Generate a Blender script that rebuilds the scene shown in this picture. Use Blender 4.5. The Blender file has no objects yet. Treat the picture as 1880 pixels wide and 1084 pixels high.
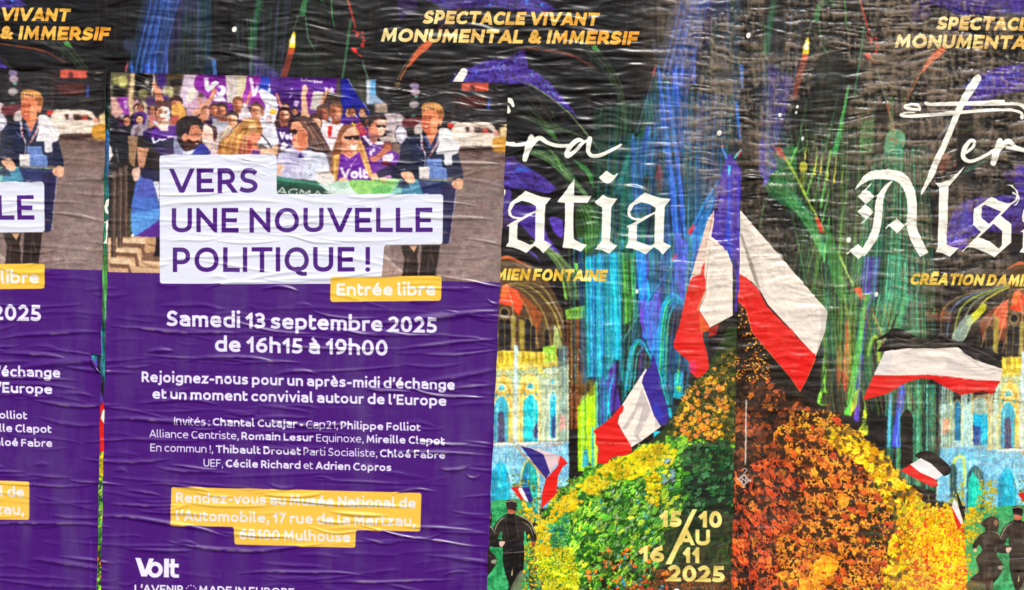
import bpy, math, random
import numpy as np

# Posters pasted side by side on a street wall. One unit of the layout is a millimetre on the wall:
# layout x runs right, y runs down; the wall stands in the XZ plane and the camera looks along +Y.
PX = 0.001
X0, Y0, ZC = 940.0, 542.0, 1.5

sc = bpy.context.scene
cam_d = bpy.data.cameras.new("camera"); cam = bpy.data.objects.new("camera", cam_d)
sc.collection.objects.link(cam); sc.camera = cam
cam_d.sensor_width = 36; cam_d.lens = 50; cam_d.clip_start = .05; cam_d.clip_end = 200
cam.location = (0, -1.880 * 50 / 36, ZC); cam.rotation_euler = (math.radians(90), 0, 0)

sun_dir = np.array([0.17, -0.67, 0.72]); sun_dir /= np.linalg.norm(sun_dir)     # towards the sun
sun_d = bpy.data.lights.new("sun", 'SUN'); sun = bpy.data.objects.new("sun", sun_d); sc.collection.objects.link(sun)
sun_d.energy = 4.5; sun_d.angle = math.radians(0.5); sun_d.color = (1.0, .955, .90)
from mathutils import Vector
sun.rotation_euler = Vector(sun_dir).to_track_quat('Z', 'Y').to_euler()
w = bpy.data.worlds.new("World"); sc.world = w; w.use_nodes = True
nt = w.node_tree; sky = nt.nodes.new('ShaderNodeTexSky'); sky.sky_type = 'NISHITA'; sky.sun_disc = False
sky.sun_elevation = math.asin(sun_dir[2]); sky.sun_rotation = math.atan2(sun_dir[0], sun_dir[1])
nt.links.new(sky.outputs[0], nt.nodes['Background'].inputs[0]); nt.nodes['Background'].inputs[1].default_value = 0.055
sc.view_settings.view_transform = 'Standard'; sc.view_settings.look = 'None'; sc.view_settings.gamma = 1
sc.view_settings.exposure = 0.06
sc.cycles.max_bounces = 4

rng = np.random.default_rng(1)
NOISE = rng.normal(0, .5, (2200, 2200)).astype(np.float32)
# ---------------------------------------------------------------- print painter
class Canvas:
    """a sheet of print: colours in sRGB 0..255 plus a map of what is printed where"""
    def __init__(s, x0, y0, x1, y1, base, S=1.4):
        s.x0, s.y0, s.S = x0, y0, S
        s.W = int((x1 - x0) * S); s.H = int((y1 - y0) * S)
        s.img = np.empty((s.H, s.W, 3), np.float32); s.img[:] = base
        s.ids = np.zeros((s.H, s.W), np.int16)
        s.names = [None]; s.cur = 0
        s.ox = s.oy = 0.0; s.k = 1.0; s.dx = s.dy = 0.0; s.warp = None
    def frame(s, ox=0, oy=0, k=1.0, warp=None):
        s.ox, s.oy, s.k, s.warp = ox, oy, k, warp
    def T(s, p):
        p = np.asarray(p, np.float64).reshape(-1, 2)
        q = p / s.k + (s.ox + s.dx, s.oy + s.dy)
        if s.warp: q = np.stack(s.warp(q[:, 0], q[:, 1]), 1)
        return (q - (s.x0, s.y0)) * s.S
    def part(s, name, parent=0):
        s.names.append((name, parent)); s.cur = len(s.names) - 1
        return s.cur
    def cover(s, paths):
        P = [s.T(p) for p in paths]
        lo = np.min([p.min(0) for p in P], 0); hi = np.max([p.max(0) for p in P], 0)
        xa, ya = max(0, int(lo[0]) - 1), max(0, int(lo[1]) - 1)
        xb, yb = min(s.W, int(hi[0]) + 2), min(s.H, int(hi[1]) + 2)
        if xa >= xb or ya >= yb: return None
        SS = 3
        ys = (np.arange((yb - ya) * SS) + .5) / SS + ya
        xs = np.arange(xa, xb, dtype=np.float32)
        acc = np.zeros((len(ys), xb - xa), np.float32)
        for n, p in enumerate(P):
            ar = np.sum(p[:, 0] * np.roll(p[:, 1], -1) - np.roll(p[:, 0], -1) * p[:, 1])
            if n and (ar > 0) == (ar0 > 0): p = p[::-1]
            if n == 0: ar0 = ar
            q = np.roll(p, -1, 0)
            for (ax, ay), (bx, by) in zip(p, q):
                if ay == by: continue
                d = 1.0
                if ay > by: ax, ay, bx, by, d = bx, by, ax, ay, -1.0
                i0 = max(0, int(math.ceil((ay - ya) * SS - .5))); i1 = min(len(ys), int(math.ceil((by - ya) * SS - .5)))
                if i1 <= i0: continue
                xc = ax + (ys[i0:i1] - ay) * (bx - ax) / (by - ay)
                acc[i0:i1] += d * np.clip(xs[None, :] + 1 - xc[:, None].astype(np.float32), 0, 1)
        c = np.clip(np.abs(acc), 0, 1).reshape(yb - ya, SS, xb - xa).mean(1)
        return c, xa, ya, xb, yb
    def put(s, cv, col, a=1.0, mark=True, tex=0.0):
        if cv is None: return
        c, xa, ya, xb, yb = cv
        if callable(col):
            Y, X = np.mgrid[ya:yb, xa:xb].astype(np.float32)
            col = col(X / s.S + s.x0, Y / s.S + s.y0)
        col = np.asarray(col, np.float32)
        if tex:
            n = NOISE[(ya % 700):(ya % 700) + yb - ya, (xa % 700):(xa % 700) + xb - xa]
            if n.shape == c.shape: col = col * (1 + tex * n[..., None])
        m = (c * a)[..., None]
        v = s.img[ya:yb, xa:xb]
        v += (col - v) * m
        if mark and s.cur: s.ids[ya:yb, xa:xb][c > .5] = s.cur
    def poly(s, pts, col, a=1.0, holes=(), **k):
        s.put(s.cover([pts] + list(holes)), col, a, **k)
    def blob(s, pts, col, a=1.0, **k):
        s.poly(smooth(pts, True), col, a, **k)
    def ell(s, cx, cy, rx, ry=None, col=(0, 0, 0), a=1.0, rot=0, **k):
        ry = rx if ry is None else ry
        t = np.linspace(0, 2 * math.pi, 22, endpoint=False)
        x, y = rx * np.cos(t), ry * np.sin(t); r = math.radians(rot)
        s.poly(np.stack([cx + x * math.cos(r) - y * math.sin(r), cy + x * math.sin(r) + y * math.cos(r)], 1), col, a, **k)
    def line(s, pts, w, col, a=1.0, curve=False, cap=0, **k):
        pts = smooth(pts) if curve else np.asarray(pts, float).reshape(-1, 2)
        w = np.interp(np.linspace(0, 1, len(pts)), np.linspace(0, 1, len(np.atleast_1d(w))), np.atleast_1d(w))
        s.poly(ribbon(pts, w), col, a, **k)
        if cap:
            s.ell(pts[0][0], pts[0][1], w[0] / 2, col=col, a=a, **k); s.ell(pts[-1][0], pts[-1][1], w[-1] / 2, col=col, a=a, **k)
    def blur(s, pts, r, mark=False):
        """soften the print inside an outline (out-of-focus background)"""
        cv = s.cover([pts])
        if cv is None: return
        c, xa, ya, xb, yb = cv
        v = s.img[ya:yb, xa:xb]
        b = gauss(v, r * s.S)
        v += (b - v) * c[..., None]

def smooth(p, closed=False, n=6):
    p = np.asarray(p, float).reshape(-1, 2)
    if closed: q = np.vstack([p[-1], p, p[0], p[1]])
    else: q = np.vstack([2 * p[0] - p[1], p, 2 * p[-1] - p[-2]])
    out = []
    for i in range(1, len(q) - 2):
        a, b, c, d = q[i - 1:i + 3]
        for t in np.arange(n) / n:
            out.append(.5 * ((2 * b) + (c - a) * t + (2 * a - 5 * b + 4 * c - d) * t * t + (3 * b - a - 3 * c + d) * t ** 3))
    if not closed: out.append(p[-1])
    return np.array(out)

def ribbon(p, w, closed=False):
    p = np.asarray(p, float)
    keep = [0] + [i for i in range(1, len(p)) if np.hypot(*(p[i] - p[i - 1])) > 1e-6]
    p = p[keep]; w = np.asarray(w, float)[keep] if np.ndim(w) else np.full(len(p), w)
    d = np.diff(p, axis=0); L = np.hypot(d[:, 0], d[:, 1]); d = d / L[:, None]
    nrm = np.stack([-d[:, 1], d[:, 0]], 1)
    m = np.empty_like(p)
    m[0], m[-1] = nrm[0], nrm[-1]
    for i in range(1, len(p) - 1):
        s = nrm[i - 1] + nrm[i]; l = s @ s
        m[i] = s * min(2 / max(l, 1e-6), 3.0 / math.sqrt(max(l, 1e-6))) if l > 1e-6 else nrm[i]
    h = w[:, None] / 2
    return np.vstack([p + m * h, (p - m * h)[::-1]])

def gauss(a, r):
    n = max(1, int(r)); out = a
    for _ in range(2):
        for ax in (0, 1):
            pad = [(0, 0)] * a.ndim; pad[ax] = (n + 1, n)
            c = np.cumsum(np.pad(out, pad, mode='edge'), axis=ax, dtype=np.float64)
            hi = np.take(c, np.arange(2 * n + 1, c.shape[ax]), axis=ax)
            lo = np.take(c, np.arange(0, c.shape[ax] - 2 * n - 1), axis=ax)
            out = ((hi - lo) / (2 * n + 1)).astype(np.float32)
    return out

def vnoise(rng, H, W, sy, sx):
    """smooth value noise, cell size sy by sx samples, range -1..1"""
    gh, gw = int(H / sy) + 3, int(W / sx) + 3
    g = rng.uniform(-1, 1, (gh, gw)).astype(np.float32)
    y = np.arange(H) / sy; x = np.arange(W) / sx
    yi, xi = y.astype(int), x.astype(int)
    fy = (y - yi).astype(np.float32); fx = (x - xi).astype(np.float32)
    fy = (fy * fy * (3 - 2 * fy))[:, None]; fx = (fx * fx * (3 - 2 * fx))[None, :]
    a = g[yi] * (1 - fy) + g[yi + 1] * fy
    return a[:, xi] * (1 - fx) + a[:, xi + 1] * fx

def organic(c, y0, y1, amp=1.3, soft=1, grain=.10, seed=3, x0=0, x1=None):
    """photographic print: wobble the outlines a little, soften them, add tone variation"""
    v = c.img[y0:y1, x0:x1]; H, W = v.shape[:2]; r = np.random.default_rng(seed)
    dy = amp * c.S * (vnoise(r, H, W, 6, 6) + .6 * vnoise(r, H, W, 2.5, 2.5)); dx = amp * c.S * (vnoise(r, H, W, 6, 6) + .6 * vnoise(r, H, W, 2.5, 2.5))
    Y, X = np.mgrid[0:H, 0:W]
    w = v[np.clip((Y + dy).astype(int), 0, H - 1), np.clip((X + dx).astype(int), 0, W - 1)]
    if soft: w = gauss(w, soft)
    t = vnoise(r, H, W, 9, 9) * .5 + vnoise(r, H, W, 4, 4) * .6 + vnoise(r, H, W, 20, 26) * .5
    v[:] = w * (1 + grain * t[..., None]) + 10 * grain * vnoise(r, H, W, 3, 3)[..., None]

def detail(c, box, n, length, width, ang, spread, gain, seed=1, a=.6, curl=.25, only=None, tint=6, near=75):
    """many short strokes, each a lighter or darker version of the ink it lies on: folds, mouldings, strands, twigs"""
    q = random.Random(seed); c.frame()
    for _ in range(n):
        x, y = q.uniform(box[0], box[2]), q.uniform(box[1], box[3])
        i, j = int((y - c.y0) * c.S), int((x - c.x0) * c.S)
        if not (0 <= i < c.H and 0 <= j < c.W): continue
        if only is not None and not only(c.img[i, j]): continue
        g = q.uniform(*gain); col = [min(255, max(0, v * g + q.uniform(-tint, tint))) for v in c.img[i, j]]
        L = q.uniform(*length); th = math.radians(ang + q.gauss(0, spread)); k = q.uniform(-curl, curl) * L
        d = np.array([math.cos(th), math.sin(th)]) * L / 2; m = np.array([-math.sin(th), math.cos(th)]) * k
        p0 = c.img[i, j]; ok = True
        for sg in (-1, 1):                      # stay inside one patch of colour
            ii, jj = int((y + sg * d[1] - c.y0) * c.S), int((x + sg * d[0] - c.x0) * c.S)
            if not (0 <= ii < c.H and 0 <= jj < c.W) or np.abs(c.img[ii, jj] - p0).sum() > near: ok = False
        if not ok: continue
        c.line([(x - d[0], y - d[1]), (x - d[0] * .3 + m[0], y - d[1] * .3 + m[1]), (x + d[0] * .4 + m[0], y + d[1] * .4 + m[1]), (x + d[0], y + d[1])], (.4, q.uniform(*width), q.uniform(*width), .4), col, a, mark=False)

# ---------------------------------------------------------------- lettering
# skeleton letters: '~' marks an off-curve (quadratic) control point; x-height 52, capitals 70, ascenders 75
G = {
'a': (39, ["3,49 ~12,52 20,52 ~39,52 39,33 39,0", "39,29 ~28,31 20,30 ~0,29 0,15 ~0,0 20,0 ~30,0 39,2"]),
'b': (43, ["0,75 0,2", "0,2 ~8,0 19,0 ~43,0 43,26 ~43,52 22,52 ~9,52 0,46"]),
'c': (34, ["34,49 ~28,52 22,52 ~0,52 0,26 ~0,0 22,0 ~29,0 34,3"]),
'd': (43, ["43,75 43,2", "43,2 ~35,0 24,0 ~0,0 0,26 ~0,52 21,52 ~34,52 43,46"]),
'e': (41, ["0,27 41,27 ~42,52 21,52 ~0,52 0,26 ~0,0 24,0 ~33,0 38,3"]),
'f': (22, ["22,73 ~18,75 14,75 ~0,75 0,60 0,0", "0,52 18,52"]),
'g': (42, ["42,49 ~34,52 22,52 ~0,52 0,27 ~0,4 22,4 ~34,4 42,9", "42,49 42,0 ~42,-18 20,-18 ~10,-18 3,-15"]),
'h': (39, ["0,75 0,0", "0,49 ~8,52 20,52 ~39,52 39,33 39,0"]),
'i': (0, ["0,52 0,0", "!0,71"]),
'j': (4, ["4,52 4,-4 ~4,-18 -6,-18 -8,-17", "!4,71"]),
'k': (33, ["0,75 0,0", "31,54 5,29 35,-2"]),
'l': (8, ["0,75 0,12 ~0,0 8,0"]),
'm': (66, ["0,50 0,0", "0,49 ~8,52 16,52 ~33,52 33,36 33,0", "33,46 ~40,52 50,52 ~66,52 66,36 66,0"]),
'n': (39, ["0,50 0,0", "0,49 ~10,52 20,52 ~39,52 39,33 39,0"]),
'o': (43, ["22,52 ~0,52 0,26 ~0,0 22,0 ~43,0 43,26 ~43,52 22,52"]),
'p': (43, ["0,49 0,-18", "0,49 ~9,52 21,52 ~43,52 43,26 ~43,0 22,0 ~9,0 0,6"]),
'q': (43, ["43,49 43,-18", "43,49 ~34,52 22,52 ~0,52 0,26 ~0,0 21,0 ~34,0 43,6"]),
'r': (23, ["0,49 0,0", "0,48 ~10,52 23,51"]),
's': (32, ["29,49 ~23,52 17,52 ~1,52 1,39 ~1,30 16,27 ~32,24 32,13 ~32,0 15,0 ~6,0 0,3"]),
't': (21, ["0,66 0,15 ~0,0 14,0 ~18,0 21,2", "0,52 20,52"]),
'u': (39, ["0,52 0,18 ~0,0 20,0 ~30,0 39,3", "39,52 39,2"]),
'v': (38, ["-2,57 19,-4 40,57"]), 'x': (34, ["-2,54 36,-2", "36,54 -2,-2"]),
'y': (38, ["-2,57 20,2", "40,57 23,4 ~14,-18 2,-17"]),
'z': (33, ["0,52 32,52 0,0 34,0"]),
'A': (52, ["-2,-5 26,75 54,-5", "9,20 43,20"]),
'B': (40, ["0,70 0,0 20,0 ~40,0 40,19 ~40,37 20,37 1,37", "1,37 18,37 ~36,37 36,54 ~36,70 18,70 0,70"]),
'C': (46, ["46,66 ~39,70 30,70 ~0,70 0,35 ~0,0 30,0 ~40,0 47,5"]),
'D': (48, ["0,70 0,0 16,0 ~48,0 48,35 ~48,70 16,70 0,70"]),
'E': (36, ["36,70 0,70 0,0 37,0", "0,37 32,37"]),
'F': (35, ["35,70 0,70 0,0", "0,36 31,36"]),
'G': (48, ["46,66 ~38,70 30,70 ~0,70 0,35 ~0,0 30,0 ~40,0 48,4 48,33"]),
'I': (0, ["0,70 0,0"]), 'J': (28, ["28,70 28,20 ~28,0 12,0 ~5,0 0,4"]),
'L': (35, ["0,70 0,0 36,0"]),
'M': (62, ["2,0 6,72 31,16 56,72 60,0"]),
'N': (48, ["0,0 0,68 48,2 48,70"]),
'O': (58, ["29,70 ~0,70 0,35 ~0,0 29,0 ~58,0 58,35 ~58,70 29,70"]),
'P': (38, ["0,0 0,70 18,70 ~38,70 38,50 ~38,29 18,29 1,29"]),
'Q': (58, ["29,70 ~0,70 0,35 ~0,0 29,0 ~58,0 58,35 ~58,70 29,70", "30,2 ~32,-14 52,-13"]),
'R': (40, ["0,0 0,70 18,70 ~37,70 37,51 ~37,32 18,32 1,32", "21,32 43,-4"]),
'S': (38, ["35,65 ~28,70 20,70 ~1,70 1,53 ~1,40 18,36 ~38,31 38,18 ~38,0 16,0 ~6,0 0,4"]),
'T': (48, ["0,70 48,70", "24,70 24,0"]),
'U': (46, ["0,70 0,24 ~0,0 23,0 ~46,0 46,24 46,70"]),
'V': (56, ["-2,75 28,-5 58,75"]),
'0': (42, ["21,70 ~0,70 0,35 ~0,0 21,0 ~42,0 42,35 ~42,70 21,70"]),
'1': (20, ["0,53 18,69 18,0"]),
'2': (38, ["2,64 ~10,70 18,70 ~36,70 36,52 ~36,38 1,0 39,0"]),
'3': (36, ["3,67 ~10,70 17,70 ~34,70 34,54 ~34,38 12,38", "12,38 ~37,38 37,19 ~37,0 16,0 ~7,0 0,4"]),
'4': (42, ["30,0 30,70 0,20 42,20"]),
'5': (36, ["33,70 6,70 4,39 ~36,42 36,20 ~36,0 14,0 ~6,0 0,3"]),
'6': (40, ["34,69 ~2,66 0,24 ~0,0 21,0 ~40,0 40,21 ~40,41 22,41 ~8,41 1,32"]),
'7': (36, ["0,70 36,70 ~14,36 11,-2"]),
'8': (40, ["20,70 ~2,70 2,54 ~2,42 20,38 ~40,32 40,18 ~40,0 20,0 ~0,0 0,18 ~0,32 20,38 ~38,42 38,54 ~38,70 20,70"]),
'9': (40, ["6,1 ~38,4 40,46 ~40,70 19,70 ~0,70 0,49 ~0,29 18,29 ~32,29 39,38"]),
':': (0, ["!0,4", "!0,44"]), ',': (2, ["3,5 0,-12"]), '.': (0, ["!0,4"]), '-': (20, ["0,28 20,28"]),
'!': (0, ["0,70 0,26", "!0,4"]), "'": (2, ["3,74 0,56"]), '/': (34, ["-4,-14 38,84"]),
'&': (50, ["48,-2 12,44 ~2,56 8,64 ~18,76 28,64 ~36,52 10,34 ~-6,20 4,8 ~20,-10 38,12 46,30"]),
}
for b_, c_, ac in (('e', 'é', "17,62 27,74"), ('e', 'è', "24,62 14,74"), ('a', 'à', "24,62 14,74"), ('E', 'Ē', "8,84 30,84")):
    G[c_] = (G[b_][0], G[b_][1] + [ac])

def glyph_paths(ch):
    w, ps = G[ch]; out = []
    for s in ps:
        if s[0] == '!': out.append(('dot', tuple(map(float, s[1:].split(','))))); continue
        pts = []
        for t in s.split():
            off = t[0] == '~'; x, y = map(float, t.lstrip('~').split(',')); pts.append((x, y, off))
        res = [np.array(pts[0][:2])]; i = 1
        while i < len(pts):
            p = np.array(pts[i][:2])
            if not pts[i][2]: res.append(p); i += 1; continue
            nxt = pts[i + 1]
            e = (p + np.array(nxt[:2])) / 2 if nxt[2] else np.array(nxt[:2])
            a = res[-1]
            # a touch rounder than a plain quadratic
            for t in (.12, .25, .38, .5, .62, .75, .88, 1.0):
                c1 = a + (p - a) * .62; c2 = e + (p - e) * .62
                res.append(a * (1 - t) ** 3 + 3 * c1 * t * (1 - t) ** 2 + 3 * c2 * t * t * (1 - t) + e * t ** 3)
            i += 1 if nxt[2] else 2
        out.append(('path', np.array(res)))
    return w, out
_GC = {}
def ymap(y, w):
    return np.interp(y, (-18, 0, 52, 70, 75, 90), (-18 + w / 2, w / 2, 52 - w / 2, 70 - w / 2, 75 - w / 2, 90 - w / 2)) + np.minimum(0, y + 18) + np.maximum(0, y - 90)

def clip_poly(q, lo, hi):
    for y, sg in ((lo, 1), (hi, -1)):
        if np.all((q[:, 1] - y) * sg >= 0): continue
        out = []
        for a, b in zip(q, np.roll(q, -1, 0)):
            da, db = (a[1] - y) * sg, (b[1] - y) * sg
            if da >= 0: out.append(a)
            if (da >= 0) != (db >= 0): out.append(a + (b - a) * da / (da - db))
        if not out: return q[:1]
        q = np.array(out)
    return q

def text(cv, s, x0, y0, x1, y1, cap, wt, col, wt2=None, slant=0.0, gap=9.5, space=20, a=1.0, **kw):
    """one line of lettering whose ink runs from x0 to x1 on a baseline y0 -> y1; *...* switches to the second weight"""
    x, items, w, nw = 0.0, [], wt, 0.0
    for ch in s:
        if ch == '*': w = wt2 if w == wt else wt; continue
        if ch == ' ': x += space; continue
        if ch not in _GC: _GC[ch] = glyph_paths(ch)
        W, ps = _GC[ch]
        items.append((x, nw, w, ch)); x += W + gap - (3 if ch in "AVTLrtvy'," else 0); nw += w
    sc = cap / 70.0; L = math.hypot(x1 - x0, y1 - y0)
    kx = (L / sc - nw) / (x - gap)          # squeeze the skeletons, never the strokes
    ux = np.array([(x1 - x0), (y1 - y0)]) / L * sc; uy = np.array([0, -sc])
    for gx, gw, w, ch in items:
        W, ps = _GC[ch]
        ylo, yhi = (-19, 90) if ch in "gjpqyQ,/" else (-.6, 95)
        if ch in 'AVMNvxkRK71': ylo, yhi = 0, (70 if ch in 'AVMNRK71' else (52 if ch in 'vx' else 75))
        if ch == 'y': yhi = 52
        for kind, p in ps:
            if kind == 'dot':
                t = np.linspace(0, 6.283, 14, endpoint=False); r = w * .58
                q = np.stack([p[0] * kx + r * np.cos(t), p[1] - 1 + r * np.sin(t) + (w * .5 - 4 if p[1] < 10 else 0)], 1)
            else:
                q = p.copy(); q[:, 1] = ymap(q[:, 1], w); q[:, 0] *= kx
                closed = np.hypot(*(q[0] - q[-1])) < 1e-6
                if closed:
                    q = np.vstack([q, q[1:2]])
                else:
                    d0 = q[0] - q[1]; d1 = q[-1] - q[-2]
                    q[0] = q[0] + d0 / np.hypot(*d0) * w / 2; q[-1] = q[-1] + d1 / np.hypot(*d1) * w / 2
                q = ribbon(q, w)
                q = clip_poly(q, ylo, yhi)
            X = gx * kx + gw + w / 2 + q[:, 0] + slant * q[:, 1]
            P = np.array([x0, y0]) + X[:, None] * ux + q[:, 1:2] * uy
            cv.poly(P, col, a, mark=False, **kw)
    if cv.cur:
        h = uy * 74; l = uy * -(16 if any(c in s for c in 'gjpqy,Q') else 2)
        A, B = np.array([x0 - 2, y0]), np.array([x1 + 2, y1])
        c = cv.cover([np.array([A + h, B + h, B + l, A + l])])
        if c is not None:
            c, xa, ya, xb, yb = c; cv.ids[ya:yb, xa:xb][c > .5] = cv.cur
# ---------------------------------------------------------------- artwork of the purple meeting poster
PURPLE = (72, 20, 118)
SK1, SK2, SK3 = (236, 176, 142), (214, 138, 104), (166, 96, 72)

def head(c, cx, cy, r, hair, skin=SK1, shade=SK2, lit=1, hairshape=0, tilt=0, beard=None, shades=False, smile=False, neck=True):
    """a small printed head: neck, face with a lit side, hair, brows, eyes, nose, mouth"""
    if neck: c.poly([(cx - r * .45, cy + r * .5), (cx + r * .45, cy + r * .5), (cx + r * .6, cy + r * 1.6), (cx - r * .6, cy + r * 1.6)], shade)
    c.ell(cx, cy - r * .08, r * .92, r * 1.22, hair, rot=tilt)
    c.ell(cx, cy + r * .1, r * .78, r * 1.05, skin, rot=tilt)
    c.blob([(cx - lit * r * .1, cy - r * .5), (cx - lit * r * .74, cy - r * .35), (cx - lit * r * .7, cy + r * .5), (cx - lit * r * .2, cy + r * 1.1), (cx - lit * r * .1, cy + r * .4)], [v * .86 for v in shade], .9)
    c.blob([(cx - r * .9, cy - r * .25), (cx - r * .8, cy - r), (cx, cy - r * 1.35), (cx + r * .8, cy - r), (cx + r * .9, cy - r * .25), (cx + r * .6, cy - r * .55), (cx, cy - r * .75), (cx - r * .65, cy - r * .5)], hair)
    if hairshape == 1:
        c.blob([(cx - r * .6, cy - r), (cx - r * 1.2, cy), (cx - r * 1.3, cy + r * 1.8), (cx - r * .7, cy + r * 1.7), (cx - r * .8, cy + r * .2)], hair)
        c.blob([(cx + r * .6, cy - r), (cx + r * 1.2, cy), (cx + r * 1.3, cy + r * 1.8), (cx + r * .7, cy + r * 1.7), (cx + r * .8, cy + r * .2)], hair)
    if beard is not None: c.blob([(cx - r * .7, cy + r * .3), (cx - r * .3, cy + r * .5), (cx + r * .35, cy + r * .45), (cx + r * .72, cy + r * .25), (cx + r * .5, cy + r), (cx, cy + r * 1.2), (cx - r * .5, cy + r)], beard, .9)
    if shades: c.poly([(cx - r * .75, cy - r * .2), (cx + r * .8, cy - r * .25), (cx + r * .72, cy + r * .15), (cx + r * .2, cy + r * .15), (cx + r * .05, cy - r * .05), (cx - r * .1, cy + r * .18), (cx - r * .6, cy + r * .15)], (30, 22, 28))
    else:
        c.line([(cx - r * .58, cy - r * .1), (cx + r * .58, cy - r * .14)], r * .24, [v * .55 for v in shade], .5)
        for s in (-1, 1) if r > 100 else ():
            c.ell(cx + s * r * .33, cy - r * .02, r * .16, r * .08, (70, 38, 30)); c.line([(cx + s * r * .16, cy - r * .22), (cx + s * r * .5, cy - r * .24)], r * .09, hair, .8)
    c.line([(cx + r * .05, cy), (cx + r * .12, cy + r * .38), (cx - r * .06, cy + r * .4)], r * .09, shade)
    c.ell(cx, cy + r * .98, r * .5, r * .16, [v * .62 for v in shade], .5)
    c.ell(cx + lit * r * .34, cy - r * .42, r * .26, r * .18, [min(255, v * 1.12 + 14) for v in skin], .7); c.ell(cx + lit * r * .42, cy + r * .24, r * .2, r * .16, [min(255, v * 1.1 + 12) for v in skin], .7)
    c.ell(cx - lit * r * .3, cy + r * .02, r * .24, r * .16, [v * .7 for v in shade], .5)
    for k in range(5): c.line([(cx - r * .6 + k * r * .3, cy - r * .62), (cx - r * .5 + k * r * .28, cy - r * 1.15)], r * .09, [min(255, v * 1.7 + 16) for v in hair], .55)
    if smile: c.blob([(cx - r * .3, cy + r * .55), (cx, cy + r * .62), (cx + r * .3, cy + r * .52), (cx, cy + r * .82)], (252, 240, 235)); 
    c.line([(cx - r * .26, cy + r * .62), (cx + r * .28, cy + r * .6)], r * .1, (150, 60, 55))

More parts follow.
